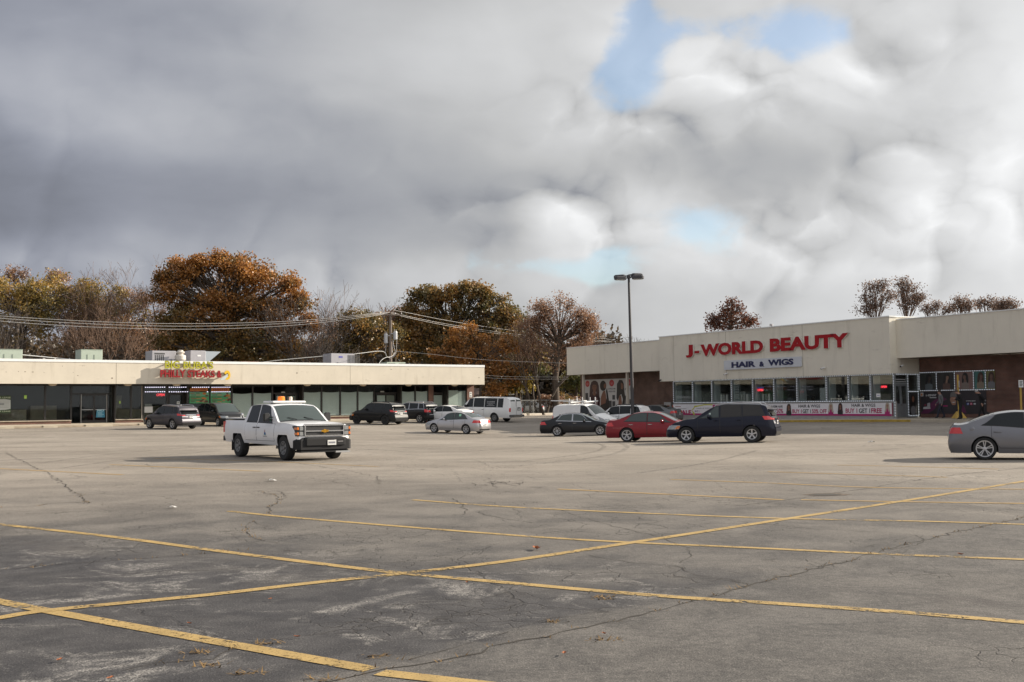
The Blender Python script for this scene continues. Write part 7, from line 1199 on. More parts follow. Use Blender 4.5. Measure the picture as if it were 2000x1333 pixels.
def bare(name, label, px, Y, h, spread, seed, depth=6, r0_=.22, base_z=None, mtw=None, up=.55, cat='tree', group=None, fork=.25, leaves=None, nleaf=0, lean=0, lsize=.26, stems=1):
    r = np.random.default_rng(seed); x, y = XY(px, Y); z0 = g(x, y) - .2 if base_z is None else base_z; t = thing(name, label, cat, (x, y, z0), 0, group); tr = MB(); tw = MB(); mtw = mtw or m_twig; tips = []
    def grow(p, d, ln, rad, k):
        n = 3 if k > 2 else 2; pts = [p]; rs = [rad]; q_ = p.copy(); dd = d.copy()
        for i in range(n): dd = dd + r.normal(size=3) * .11 + np.array([0, 0, .04]); dd /= np.linalg.norm(dd); q_ = q_ + dd * ln / n; pts.append(q_.copy()); rs.append(max(.013, rad * (1 - .20 * (i + 1) / n)))
        (tr if rad > .03 else tw).tube([tuple(a) for a in pts], rs, m_bark if rad > .05 else mtw, 7 if rad > .1 else (4 if rad > .03 else 3), False)
        if k <= 2: tips.append(q_)
        if k == 0: return
        nb = 3 if r.random() < .65 else 2
        if k == depth: nb = 3 + int(r.random() < .6)
        ph = r.uniform(0, 6.28)
        for i in range(nb):
            a = ph + 6.28 * i / nb + r.normal() * .4; e = np.cross(dd, [0, 0, 1]) if abs(dd[2]) < .95 else np.array([1., 0, 0]); e /= np.linalg.norm(e); e2 = np.cross(dd, e); sp_ = spread * r.uniform(.6, 1.25)
            nd = dd + (e * math.cos(a) + e2 * math.sin(a)) * sp_ + np.array([0, 0, .10 * up]); nd /= np.linalg.norm(nd); st = pts[-1] if i < 2 or k == depth else pts[-2]
            grow(st.copy(), nd, ln * r.uniform(.62, .86), rs[-1] * r.uniform(.60, .82), k - 1)
    for s_ in range(stems):
        d0 = np.array([lean + (s_ - (stems - 1) / 2) * .35 + r.normal() * .04, r.normal() * .04, 1.0]); grow(np.array([(s_ - (stems - 1) / 2) * .3, 0, 0.0]), d0 / np.linalg.norm(d0), h * fork, r0_, depth)
    tr.build('trunk', t, smooth=60); tw.build('twigs', t)
    if leaves: tp = np.array(tips); tp = tp[r.permutation(len(tp))[:max(1, int(len(tp) * .8))]]; leaf_mesh('crown', tp, np.full(len(tp), .22), nleaf, lsize, leaves, t, seed + 3)
    return t
GZB = .55
TR = 'autumn trees behind the strip mall'
# left cluster
leafy('olive_tree', 'olive and yellow brown tree at the far left above the strip mall', 40, 128, [(-60, 585, 75, 60), (20, 590, 70, 55), (80, 575, 60, 45), (110, 600, 70, 50), (-10, 560, 45, 30), (60, 640, 80, 35), (-60, 640, 70, 45), (150, 580, 45, 35)], [lf_olive], .55, 34, .32, .4, seed=3, group=TR, clump=.6)
leafy('olive_tree', 'thin olive and brown tree left of the tall bare crown', 185, 132, [(190, 590, 55, 42), (230, 615, 60, 40), (150, 630, 60, 40, 1), (200, 650, 70, 35, 1)], [lf_olive, lf_brown], .6, 28, .28, .3, seed=5, group=TR)
leafy('brown_tree', 'pale brown thinly leaved tree rising behind the olive tree at far left', 30, 150, [(30, 540, 18, 18), (25, 570, 30, 30), (60, 590, 30, 30), (110, 545, 20, 14), (120, 575, 30, 25)], [lf_brown], .5, 22, .28, .3, seed=8, group=TR)
bare('bare_tree', 'tall leafless tree with spiky open crown left of the orange oak', 190, 126, 19.8, .52, 21, 6, .30, GZB, group=TR, mtw=m_twigd)
bare('bare_tree', 'leafless tree with fine hazy twigs next to the orange oak', 262, 128, 19.2, .50, 22, 7, .28, GZB, group=TR)
bare('bare_tree', 'leafless tree with fine twigs squeezed behind the left side of the orange oak', 308, 134, 19.6, .45, 24, 7, .26, GZB, group=TR)
bare('bare_tree', 'low leafless tree among the olive crowns, left of the green roof unit', 118, 124, 13.5, .55, 25, 6, .2, GZB, group=TR)
bare('bare_tree', 'dark leaning leafless tree at the far left edge', 18, 120, 14, .55, 27, 6, .24, GZB, group=TR, mtw=m_twigd, lean=-.2, stems=2)
bare('bare_tree', 'leafless tree rising behind the second green roof unit', 222, 121, 14.0, .58, 28, 6, .22, GZB, group=TR, stems=2)
leafy('brown_tree', 'hazy brown tree filling the space behind the bare crowns left of the orange oak', 240, 140, [(200, 620, 50, 40), (250, 600, 45, 45), (290, 620, 40, 50), (230, 660, 60, 40), (290, 670, 40, 35), (160, 640, 40, 40)], [lf_brown], .85, 28, .24, .3, seed=12, group=TR)
# big oak
leafy('oak_tree', 'largest orange brown oak behind the yellow and red sign', 442, 130, [(452, 540, 60, 44), (400, 520, 26, 22), (432, 512, 20, 18), (475, 530, 45, 36), (510, 545, 40, 38), (360, 560, 52, 48), (325, 575, 34, 42), (345, 530, 34, 26), (545, 600, 50, 50), (563, 562, 20, 30), (590, 612, 30, 42), (480, 600, 60, 45), (420, 610, 60, 45), (345, 630, 50, 45, 1), (400, 660, 65, 42, 1), (470, 660, 60, 42, 1), (535, 655, 45, 45), (560, 690, 30, 25, 1), (430, 690, 80, 28, 1), (330, 680, 40, 28, 1), (500, 690, 60, 28, 1), (600, 640, 18, 25)], [lf_oak, lf_oak2], .95, 44, .34, .62, seed=31, group=TR, clump=.58, fork=5.0)
bare('bare_tree', 'thin dark leafless tree in the gap right of the orange oak', 597, 122, 14.5, .50, 33, 6, .20, GZB, group=TR, mtw=m_twigd, stems=2)
bare('bare_tree', 'pale twiggy leafless tree beside the gap right of the orange oak', 640, 128, 15.5, .48, 34, 6, .20, GZB, group=TR)
bare('bare_tree', 'leaning leafless tree left of the rooftop unit near the pole', 622, 120, 11.5, .6, 36, 6, .17, GZB, group=TR, lean=.35, mtw=m_twigd)
leafy('brown_tree', 'russet brown tree filling the gap between the orange oak and the olive bushes', 640, 138, [(625, 660, 30, 34), (655, 650, 28, 30), (640, 690, 40, 26), (610, 695, 26, 24)], [lf_brown], .5, 24, .24, .25, seed=13, group=TR)
leafy('bushy_tree', 'olive bushy tree behind the rooftop unit near the pole', 690, 126, [(690, 640, 32, 30), (720, 650, 40, 40), (670, 675, 35, 35), (740, 640, 36, 30), (760, 670, 40, 40), (700, 690, 50, 28), (648, 700, 22, 20)], [lf_oak2], .75, 36, .30, .3, seed=41, group=TR, clump=.55)
leafy('brown_tree', 'brown thin tree behind the utility pole', 770, 134, [(772, 618, 22, 20), (755, 640, 34, 28), (790, 650, 40, 40), (735, 660, 30, 30)], [lf_brown], .55, 28, .28, .25, seed=43, group=TR)
bare('bare_tree', 'bare topped tree showing above the olive bushes left of the pole', 722, 132, 16.5, .58, 44, 6, .22, GZB, group=TR)
# middle oak
leafy('oak_tree', 'broad dark olive oak right of the utility pole', 885, 132, [(830, 600, 42, 36), (870, 590, 44, 34), (920, 595, 48, 40), (960, 610, 40, 40), (815, 640, 45, 45), (870, 650, 60, 50), (935, 655, 55, 50), (985, 620, 24, 36), (990, 660, 34, 45), (800, 680, 40, 36), (850, 700, 60, 30), (840, 575, 24, 14), (925, 572, 30, 16)], [lf_oak2], .95, 42, .34, .55, seed=51, group=TR, clump=.56, fork=4.5)
leafy('oak_tree', 'rust orange tree hanging beside the right end of the strip mall', 940, 124, [(905, 660, 36, 28), (940, 690, 45, 36), (960, 730, 32, 34), (900, 700, 40, 26), (985, 690, 24, 36), (965, 765, 22, 20), (870, 690, 30, 22), (1000, 740, 16, 24)], [lf_oak], .75, 38, .31, .35, seed=53, group=TR, clump=.52, fork=3.2)
leafy('dull_tree', 'dull green tree between the rust tree and the sparse brown tree', 1012, 134, [(1005, 640, 26, 40), (1020, 680, 32, 40), (1000, 720, 34, 36), (1035, 720, 30, 30), (1015, 752, 24, 16, 1), (1045, 700, 14, 18, 1)], [lf_green, lf_yel], .65, 34, .30, .3, seed=55, group=TR)
t = leafy('sparse_tree', 'tall sparse brown tree with visible limbs left of the beauty store', 1088, 125, [(1050, 615, 34, 28), (1085, 605, 38, 26), (1120, 625, 34, 30), (1145, 645, 24, 24), (1060, 650, 42, 36), (1105, 660, 44, 36), (1140, 675, 24, 22), (1040, 690, 30, 36), (1080, 705, 40, 34), (1030, 640, 22, 30), (1155, 635, 14, 20)], [lf_brown], .62, 26, .24, .42, seed=57, group=TR, clump=.62, fork=4.2)
leafy('yellow_bush', 'small yellow leaved tree low in the gap between the buildings', 1010, 128, [(1008, 755, 14, 10), (1022, 745, 12, 12), (992, 760, 8, 6)], [lf_yel], .8, 22, .26, .08, seed=58, cat='bush')
leafy('dull_tree', 'dark green low tree right behind the beauty store canopy edge', 1128, 132, [(1125, 745, 22, 22), (1108, 752, 14, 16), (1140, 752, 14, 16)], [lf_green], .8, 34, .3, .2, seed=59)
for i, (px, Y, h, lab) in enumerate(((1003, 128, 6.5, 'slim trunk just right of the white van roof'), (1022, 131, 7, 'slim trunk standing over the silver hatchback'), (1037, 124, 7.5, 'slim pale trunk right of the silver hatchback'), (1052, 127, 8, 'twin slim trunk between the hatchback and the thick trunk'), (1064, 124, 8, 'slim trunk close to the left side of the thick trunk'), (957, 130, 7, 'slim trunk behind the right end of the strip mall'))):
    bare('young_tree', 'leafless young tree, ' + lab, px, Y, h, .36, 60 + i, 5, .15, GZB, group='young trees in the gap', stems=2 if i in (3, 4) else 1, fork=.42)
# behind the right building
leafy('rust_tree', 'dark rust leaved tree showing over the roof above the red lettering', 1432, 118, [(1425, 605, 22, 18), (1410, 625, 24, 22), (1440, 625, 30, 24), (1470, 634, 16, 12), (1430, 645, 45, 16), (1400, 640, 14, 14)], [lf_rust], .75, 16, .26, .3, seed=71, clump=.45)
bare('bare_tree', 'leafless treetop behind the lamp post, left half', 1212, 140, 12.6, .5, 73, 6, .22, .4, group='bare treetops over the store', mtw=m_twigd); bare('bare_tree', 'leafless treetop behind the lamp post, right half', 1248, 142, 11.6, .5, 74, 6, .22, .4, group='bare treetops over the store', mtw=m_twigd)
RT = 'thin trees over the right roof'
for i, (px, Y, lobes, ln, lab) in enumerate((
    (1722, 96, [(1702, 566, 16, 13), (1724, 560, 13, 11), (1735, 580, 14, 14), (1694, 588, 15, 13), (1716, 598, 18, 14), (1690, 608, 14, 10)], -.03, 'left of the two tall thin leaved trees over the store roof corner'),
    (1768, 98, [(1763, 556, 13, 13), (1780, 566, 14, 13), (1758, 580, 14, 13), (1784, 588, 17, 13), (1768, 602, 18, 13), (1798, 584, 9, 9)], .0, 'right of the two tall thin leaved trees over the store roof corner'),
    (1822, 100, [(1812, 606, 15, 10), (1832, 602, 14, 10), (1850, 606, 12, 9)], 0, 'low thin tree just right of the tall pair over the canopy roof'), (1880, 98, [(1880, 590, 15, 10), (1870, 600, 14, 9), (1892, 600, 12, 8)], 0, 'rounded thin tree in the middle of the canopy roofline'),
    (1925, 100, [(1915, 596, 10, 10), (1934, 592, 14, 10), (1946, 600, 12, 8)], 0, 'rounded thin tree second from the right edge over the canopy roof'), (1966, 97, [(1964, 593, 12, 8), (1974, 600, 10, 6), (1955, 601, 8, 6)], 0, 'rounded thin tree nearest the right edge over the canopy roof'))):
    leafy('thin_tree', lab, px, Y, lobes, [leaf_mat('thin_brown_leaves', [(.10, .070, .055), (.17, .112, .085), (.24, .16, .12)]) if i == 0 else MATS['thin_brown_leaves']], .5, 8, .18, .15, base_z=.5, seed=80 + i, group=RT, clump=.38, fork=4.5, bark=m_twig, lean=ln)
for i, (px, Y, h, lab) in enumerate(((1676, 104, 10.0, 'leafless twiggy tree beside the tall thin pair over the store roof'), (1745, 106, 10.2, 'leafless twiggy tree between the tall thin pair over the store roof'), (1838, 102, 9.8, 'leafless twiggy tree low behind the canopy roof'))): bare('bare_tree', lab, px, Y, h, .42, 180 + i, 6, .16, .5, group='bare treetops over the store', mtw=m_twigd)
# far-off woodland mass
r = np.random.default_rng(5); cs = []; 
for px in np.arange(-260, 1200, 7): Yv = r.uniform(165, 230); top = 655 + 25 * math.sin(px * .013) + r.normal() * 10; n = 16; cs += [np.array(P(px + r.uniform(-6, 6), r.uniform(top, 800), Yv)) for _ in range(n)]
root = leaf_mesh('distant_woodland', np.array(cs), np.full(len(cs), 1.4), 30, .8, leaf_mat('woodland_leaves', [(.035, .032, .02), (.07, .05, .028), (.12, .075, .035)]), None, 3); root['kind'] = 'stuff'
# undergrowth along the back of the lot
for i, (px, w_, h_, lab) in enumerate(((965, 26, 9, 'brown undergrowth clump behind the white passenger van'), (1075, 20, 12, 'brown undergrowth clump at the foot of the thick trunk'), (1100, 16, 14, 'tall reddish undergrowth left of the ladder rack'), (1118, 14, 9, 'low undergrowth beside the canopy post'))):
    leafy('undergrowth_bush', lab, px, 126 + i, [(px - w_ * .4, 792 - h_ * .6, w_ * .6, h_), (px + w_ * .4, 793 - h_ * .5, w_ * .6, h_ * .8)], [lf_brown if i % 2 else lf_oak2], .9, 30, .22, .05, seed=90 + i, cat='bush', group='undergrowth behind the lot', clump=.4, fork=.3)
# ================================================================== POLES, WIRES, SIGNS, PEOPLE, HOUSES
m_wood = mat('pole_wood', (.17, .135, .11), .9, var=.25, vscale=3, stretch=(1, 1, .2)); m_can = mat('transformer_grey', (.45, .45, .46), .4, .3); m_wire = mat('aluminium_wire', (.40, .39, .38), .5, .3); m_cer = mat('insulator', (.45, .42, .40), .3)
YPOLE = 112; px_, py_ = XY(763, YPOLE); zg = g(px_, py_); topz = P(763, 610, YPOLE).z
pole = thing('utility_pole', 'wooden utility pole with two grey transformers behind the strip mall', 'utility pole', (px_, py_, zg)); H_ = topz - zg
mb = MB(); mb.tube([(0, 0, 0), (0, 0, H_ * .5), (.03, 0, H_)], [.19, .165, .13], m_wood, 12); mb.build('pole_shaft', pole, smooth=60)
mb = MB(); mb.box(-1.2, 1.2, -.20, -.10, H_ - .35, H_ - .22, m_wood); mb.build('cross_arm', pole, rz=R(20)); 
mb = MB(); 
for x in (-1.1, -.45, .45, 1.1): mb.lathe([(.04, H_ - .22), (.06, H_ - .16), (.045, H_ - .12), (.055, H_ - .06), (.02, H_ - .02)], m_cer, 10, c=(x, -.15, 0))
mb.build('insulator', pole, rz=R(20))
for x, z0, z1 in ((-.43, P(763, 671, YPOLE).z - zg, P(763, 652, YPOLE).z - zg), (.50, P(763, 664, YPOLE).z - zg, P(763, 648, YPOLE).z - zg)):
    mb = MB(); mb.lathe([(.17, z0), (.21, z0 + .03), (.21, z1 - .08), (.19, z1 - .02), (.08, z1)], m_can, 18, c=(x, -.1, 0)); mb.box(min(x, 0), max(x, 0), -.13, -.07, z1 - .25, z1 - .17, m_can); tc_ = mb.build('transformer', pole, smooth=40); mb = MB()
    for dx in (-.08, .08): mb.lathe([(.03, z1 - .02), (.045, z1 + .05), (.03, z1 + .08), (.04, z1 + .13), (.015, z1 + .2)], m_cer, 8, c=(x + dx, -.1, 0))
    mb.build('bushing', tc_)
def pts_at(pts, Y0, Y1): n = len(pts); return [tuple(Vector(P(px, py, Y0 + (Y1 - Y0) * i / (n - 1)))) for i, (px, py) in enumerate(pts)]
mb = MB(); loc = lambda px, py, dy=-.15: tuple(np.array(P(px, py, YPOLE + dy)) - np.array([px_, py_, zg]))
for pts in ([(754, 671), (753, 690), (755, 697)], [(767, 665), (770, 680), (772, 690), (768, 697)], [(775, 662), (774, 685), (770, 696), (764, 700)], [(769, 664), (766, 684), (770, 694)]): mb.tube([loc(*p) for p in smooth_px(pts, 5)], .028, m_wire, 5, False)
mb.build('drop_leads', pole)
WG = 'power lines at the utility pole'
LW = [([(763, 610.5), (735, 612.5), (700, 616), (620, 624), (540, 629), (460, 631.5), (380, 632.5), (300, 632), (200, 629), (100, 624), (0, 617.5), (-140, 607)], 84, 'topmost of the three power lines sagging left from the pole'), ([(760, 611.5), (735, 614.5), (700, 618.5), (620, 627.5), (540, 633), (460, 636), (380, 637.5), (300, 637), (200, 634), (100, 629), (0, 622), (-140, 611)], 84, 'middle of the three power lines sagging left from the pole'), ([(757, 612.5), (735, 616.5), (700, 621.5), (620, 631.5), (540, 638), (460, 641.8), (380, 643.5), (300, 643), (200, 640), (100, 635), (0, 627.5), (-140, 615)], 84, 'lowest of the three power lines sagging left from the pole'),
      ([(768, 606), (800, 612), (860, 624), (920, 634), (980, 643), (1040, 650.5), (1100, 656), (1170, 661), (1195, 664)], 140, 'upper power line running right from the pole past the olive oak'), ([(766, 611), (800, 619), (860, 631), (920, 641), (980, 650), (1040, 656.5), (1100, 661.5), (1170, 665.5), (1195, 667)], 140, 'second power line running right from the pole past the olive oak'), ([(764, 612.5), (800, 621.5), (860, 634), (920, 644.5), (980, 653), (1040, 659.5), (1100, 664), (1170, 667.5), (1195, 668.5)], 140, 'third power line running right from the pole past the olive oak'),
      ([(770, 686), (840, 692), (920, 701), (1000, 706), (1110, 710)], 118, 'thin low wire running right from the transformers'), ([(945, 733), (980, 735.5), (1040, 736.5), (1110, 737)], 118, 'upper low cable crossing the gap between the buildings'), ([(945, 737.5), (980, 740), (1040, 741), (1110, 741)], 118, 'lower low cable crossing the gap between the buildings')]
for pts, Y1, lab in LW:
    mb = MB(); n = 6; sp_ = smooth_px(pts, n); mb.tube(pts_at(sp_, YPOLE if pts[0][0] < 900 else 118, Y1), .017 if 'low' not in lab or 'lowest' in lab else .013, m_wire, 5); tag(mb.build('power_line'), lab, 'cable', WG)
mb = MB(); mb.tube(pts_at(smooth_px([(692, 692), (715, 689), (735, 686.5), (748, 687), (753, 691), (756, 697), (763, 700)], 6), 101, YPOLE), .026, mat('grey_cable', (.40, .40, .39), .6), 6); tag(mb.build('service_cable'), 'thick pale cable from the rooftop unit up to the utility pole', 'cable', WG)
mb = MB(); mb.tube(pts_at(smooth_px([(739, 713), (745, 704), (753, 699), (766, 696), (772, 688)], 6), 104, YPOLE), .026, mat('grey_cable'), 6); tag(mb.build('service_cable'), 'short pale cable looping from the roof edge to the pole foot', 'cable', WG)
# far pole with cross-arm over the store roof
x, y = XY(1194, 140); z0 = .4; zt = P(1194, 662, 140).z; t = thing('utility_pole', 'dark crossarm of a far utility pole above the store roof', 'utility pole', (x, y, z0)); mb = MB(); mb.tube([(0, 0, 0), (0, 0, zt - z0)], .14, mat('dark_pole_wood', (.05, .04, .035), .9), 8); mb.build('pole_shaft', t); mb = MB(); mb.prism([(-.75, zt - z0 - .25), (.75, zt - z0 + .0), (.75, zt - z0 + .16), (-.75, zt - z0 - .09)], -.16, -.04, mat('dark_pole_wood')); [mb.box(x_ - .04, x_ + .04, -.14, -.06, zt - z0 + .16 * x_ - .02, zt - z0 + .16 * x_ + .2, mat('dark_pole_wood')) for x_ in (-.65, -.3, .3, .65)]; mb.build('cross_arm', t)
# lot lamp
YL_ = 79; pt = P(1228, 541, YL_); pb = P(1236, 800, YL_); zb = g(pb.x, pb.y); m_lp = mat('lamp_pole_bronze', (.045, .042, .045), .45); lp = thing('lamp_post', 'tall dark parking lot lamp with four flat heads before the mural', 'lamp post', (pb.x, pb.y, zb)); H_ = pt.z - zb; dxp = (pt.x - pb.x)
mb = MB(); n = 8; mb.tube([(0, 0, .6), (dxp * .5, 0, H_ * .5), (dxp, 0, H_)], [.13, .105, .08], m_lp, 10); mb.build('pole_shaft', lp, smooth=50); mb = MB(); mb.lathe([(.32, 0), (.32, .62), (.28, .70), (.16, .72)], mat('pale_concrete'), 18); mb.build('pole_base', lp, smooth=35)
mb = MB(); mb.lathe([(.13, H_ - .12), (.13, H_ + .10), (.10, H_ + .13)], m_lp, 12, c=(dxp, 0, 0)); mb.build('pole_cap', lp)
for dx, dy, dz in ((-1, -.40, -.10), (-1, .5, .05), (1, -.40, -.06), (1, .5, .14)):
    v = Vector((dx, dy * .9, 0)).normalized(); a = math.atan2(v.y, v.x); h = bpy.data.objects.new('lamp_head', None); mb = MB(); mb.tube([(0, 0, 0), (.32, 0, .02)], .045, m_lp, 8); mb.bbox(.26, 1.06, -.22, .22, -.13, .12, m_lp, .07); o = mb.build('lamp_head', lp, loc=(dxp, 0, H_ + dz), rz=a); mb = MB(); mb.box(.32, .98, -.17, .17, -.165, -.131, mat('lamp_glass', (.55, .55, .50), .3)); mb.build('lamp_lens', o)
# parking signs at the right
m_ypost = mat('yellow_post_paint', (.46, .29, .055), .6, var=.15, vscale=4)
def post_sign(px, Y, pyt, sy0, sy1, sx0, sx1, lab, turn, base):
    x, y = XY(px, Y); zb = max(g(x, y), 0) + .17; zt = P(px, pyt, Y).z; t = thing('sign_post', lab, 'sign', (x, y, zb), 0, 'parking signs on yellow posts'); mb = MB(); mb.tube([(0, 0, 0), (0, 0, zt - zb)], .055, m_ypost, 10); mb.build('post', t, smooth=50)
    z0, z1 = P(px, sy1, Y).z - zb, P(px, sy0, Y).z - zb; hw = (sx1 - sx0) * Y / F / 2 if not turn else .16; mb = MB(); mb.box(-hw, hw, -.075, -.06, z0, z1, m_white); s_ = mb.build('sign_plate', t, rz=turn)
    mb = MB()
    for k in range(4): zz = z1 - (z1 - z0) * (.18 + .2 * k); mb.box(-hw * .7, hw * (.7 - .2 * (k % 2)), -.079, -.0755, zz - .03, zz + .03, mat('grey_print'))
    mb.build('sign_lines', s_)
    if base: mb = MB(); mb.raw([(-.37, -.3, 0), (.37, -.3, 0), (.37, .3, 0), (-.37, .3, 0), (-.11, -.1, .42), (.11, -.1, .42), (.11, .1, .42), (-.11, .1, .42)], [(0, 1, 5, 4), (1, 2, 6, 5), (2, 3, 7, 6), (3, 0, 4, 7), (4, 5, 6, 7)], m_ypost); mb.build('concrete_base', t)
post_sign(1994, 62, 743, 743, 757, 1990, 1999, 'yellow post with a white parking sign near the right edge', 0, False)
post_sign(1872, 67.5, 732.5, 744.5, 757, 1870, 1875, 'yellow post with pyramid base and a sign seen nearly edge on', R(62), True)
# ------------------------------------------------------------------ people
m_skinp = mat('skin', (.36, .20, .145), .6); m_jean = mat('dark_jeans', (.022, .026, .042), .9, var=.1, vscale=8); m_grey = mat('grey_sweater', (.145, .145, .15), .95, var=.1, vscale=8); m_blk = mat('black_clothes', (.012, .012, .013), .9); m_shoe = mat('dark_shoes', (.02, .018, .016), .6); m_shoew = mat('shoe_sole', (.4, .4, .4), .7); m_hairg = mat('grey_hair', (.34, .33, .32), .8); m_hairbr = mat('short_brown_hair', (.07, .05, .04), .8)
def person(px, Y, h, label, top, legs, hair, lean=.0, stride=.30, look=.0, arms='walk', face=180, bald=False):
    x, y = XY(px, Y); zg = max(sw_z(x, y), 0); t = thing('person', label, 'person', (x, y, zg), R(face), 'people walking past the store'); k = h / 1.75     # local +x is forward
    V = []; E_ = []; Rr = []
    def add(p, r, par=None): V.append((p[0] * k, p[1] * k, p[2] * k)); Rr.append(r * k); (E_.append((par, len(V) - 1)) if par is not None else None); return len(V) - 1
    lx = lambda z: lean * (z - .93)
    pel = add((0, 0, .95), (.15)); w_ = add((lx(1.10), 0, 1.10), .145, pel); ch = add((lx(1.30), 0, 1.30), .165, w_); up = add((lx(1.42) + .0, 0, 1.43), .14, ch); nk = add((lx(1.52) + .02 + look * .05, 0, 1.52), .06, up); hd = add((lx(1.60) + .03 + look * .12, 0, 1.60 - look * .02), .085, nk); cr = add((lx(1.69) + .03 + look * .17, 0, 1.685 - look * .05), .092, hd)
    nose = add((lx(1.62) + .135 + look * .15, 0, 1.625 - look * .07), .02, hd)
    for sg, st in ((1, stride), (-1, -stride * .8)):
        hp = add((0, sg * .095, .90), .105, pel); kn = add((st * .55 + .04, sg * .10, .50), .07, hp); an = add((st, sg * .10, .10 + (.04 if st < 0 else 0)), .05, kn); hl = add((st - .03, sg * .10, .055), .045, an); to = add((st + .17, sg * .115, .045), .04, an)
        sh = add((lx(1.42), sg * .19, 1.41), .075, up)
        if arms == 'phone': el = add((lx(1.15) + .02, sg * .24, 1.14), .052, sh); wr_ = add((lx(1.2) + .28, sg * .09, 1.20), .038, el)
        elif arms == 'back': el = add((lx(1.15) - .10, sg * .26, 1.15), .052, sh); wr_ = add((lx(1) - .02, sg * .20, .93), .038, el)
        else: el = add((lx(1.15) - st * .25, sg * .25, 1.14), .052, sh); wr_ = add((lx(1) - st * .45 + .12, sg * .24, .92), .038, el)
        p = V[wr_]; d = (Vector(V[wr_]) - Vector(V[el])).normalized() / 1.0; wv = Vector(p)
        hb = add(tuple((wv + d * .07 * k) / k), .034, wr_)
        for j in range(4): b = wv + d * (.09 * k) + Vector((0, (j - 1.5) * .017 * k, 0)); f1 = add(tuple(b / k), .010, hb); add(tuple((b + d * (.07 - .008 * abs(j - 1)) * k + Vector((.012, 0, -.012)) * k) / k), .008, f1)
        th_ = wv + d * .05 * k + Vector((.035 * k, -sg * .02 * k, 0)); f1 = add(tuple(th_ / k), .011, wr_); add(tuple((th_ + d * .04 * k) / k), .009, f1)
    me = bpy.data.meshes.new('body'); me.from_pydata(V, E_, []); o = bpy.data.objects.new('body', me); COL.objects.link(o); md = o.modifiers.new('skin', 'SKIN'); md.use_smooth_shade = True; o.modifiers.new('sub', 'SUBSURF').levels = 1
    for i, s_ in enumerate(me.skin_vertices[0].data): s_.radius = (Rr[i], Rr[i]); s_.use_root = (i == 0)
    dg = bpy.context.evaluated_depsgraph_get(); dg.update(); m2 = bpy.data.meshes.new_from_object(o.evaluated_get(dg)); bpy.data.objects.remove(o); bpy.data.meshes.remove(me)
    m2.name = 'body'; m2.materials.clear(); [m2.materials.append(m_) for m_ in (m_skinp, top, legs, m_shoe)]
    hz_ = (Vector(V[hb]))
    for p in m2.polygons:
        c = p.center; z = c.z / k; p.use_smooth = True; sc_h = min((c - Vector(V[i])).length for i in range(len(V)) if Rr[i] < .037 * k and V[i][2] > .6 * k and i != nose)
        p.material_index = 3 if z < .12 else (0 if (sc_h < .045 * k and z < 1.3) else (2 if z < .93 and abs(c.y) < .22 * k else (0 if z > 1.50 and (c - Vector(V[nk])).length > .03 else 1)))
    b = bpy.data.objects.new('body', m2); COL.objects.link(b); b.parent = t
    H0 = Vector(V[cr]); mb = MB()
    def cap(u, v): a = u * 6.2832; e = v * 1.75; rr_ = Vector((.108 * k, .098 * k, .112 * k)); return (H0.x - .012 * k + rr_.x * math.sin(e) * math.cos(a) * (1 if math.cos(a) < .3 or e < .9 else .82), H0.y + rr_.y * math.sin(e) * math.sin(a), H0.z + .002 + rr_.z * math.cos(e))
    mb.grid(cap, 18, 8, hair, flip=True); mb.build('hair', t, smooth=60)
    mb = MB(); nx = Vector(V[nose]); 
    for sg in (1, -1): mb.ell((nx.x - .028 * k, sg * .034 * k, nx.z + .03 * k), (.008 * k, .012 * k, .008 * k), m_black, 8, 5); mb.ell((H0.x - .02 * k, sg * .098 * k, H0.z - .07 * k), (.022 * k, .012 * k, .034 * k), m_skinp, 8, 6)
    mb.ell((nx.x - .028 * k, 0, nx.z - .045 * k), (.008 * k, .025 * k, .006 * k), mat('lip_print'), 8, 5); mb.build('face', t, smooth=60)
    return t
def sw_z(x, y):                            # walking surface by the store
    p = Vector((x, y, 0)) - RB.o; v = p.dot(RB.ey); gzv = g(*(RB.w(p.dot(RB.ex), -1.7)).xy)
    return max(min(zW - .03, max(gzv + .14, 0)) + .004 + (min(.186, max(0, zW - .014 - min(zW - .03, gzv + .14)))) * max(0, (v + 1.52) / (YR + 1.6)), g(x, y)) if v > -1.7 else g(x, y)
person(1838, 69.8, 1.74, 'person in a grey sweater and dark jeans walking left past the banner', m_grey, m_jean, m_hairbr, .06, .26, .2, 'walk', 172)
person(1876, 66.2, 1.76, 'person in black standing before the yellow pyramid base, head bowed', m_blk, m_blk, m_hairbr, .10, .10, .8, 'phone', 176)
person(1918, 67.0, 1.74, 'grey haired person in black walking left behind the steel grey sedan', m_blk, m_blk, m_hairg, .16, .22, 1.0, 'back', 170)
# ------------------------------------------------------------------ back of the lot: wheel stops, fence, houses
for i, (a, b) in enumerate(((1006, 1028), (1032, 1058), (1062.5, 1088), (1092, 1118))):
    p0, p1 = LB.hit(a, 809, BACK - .7)[0], LB.hit(b, 809, BACK - .7)[0]; c0 = LB.w((p0 + p1) / 2, BACK - .7); zz = g(c0.x, c0.y); mb = MB(); L_ = abs(p1 - p0) / 2 * .96; mb.bbox(-L_, L_, -.13, .13, 0, .22, mat('pale_wheel_stop', (.55, .50, .42), .9, var=.15), .04)
    tag(mb.build('wheel_stop', loc=(c0.x, c0.y, zz), rz=LB.th), ('pale concrete wheel stop nearest the white passenger van', 'second pale wheel stop from the passenger van', 'third pale wheel stop from the passenger van', 'pale wheel stop nearest the white work van')[i], 'wheel stop', 'wheel stops along the back of the lot')
mb = MB(); us = np.arange(LB.hit(930, 812, BACK)[0], LB.hit(1160, 812, BACK)[0], 1.5)
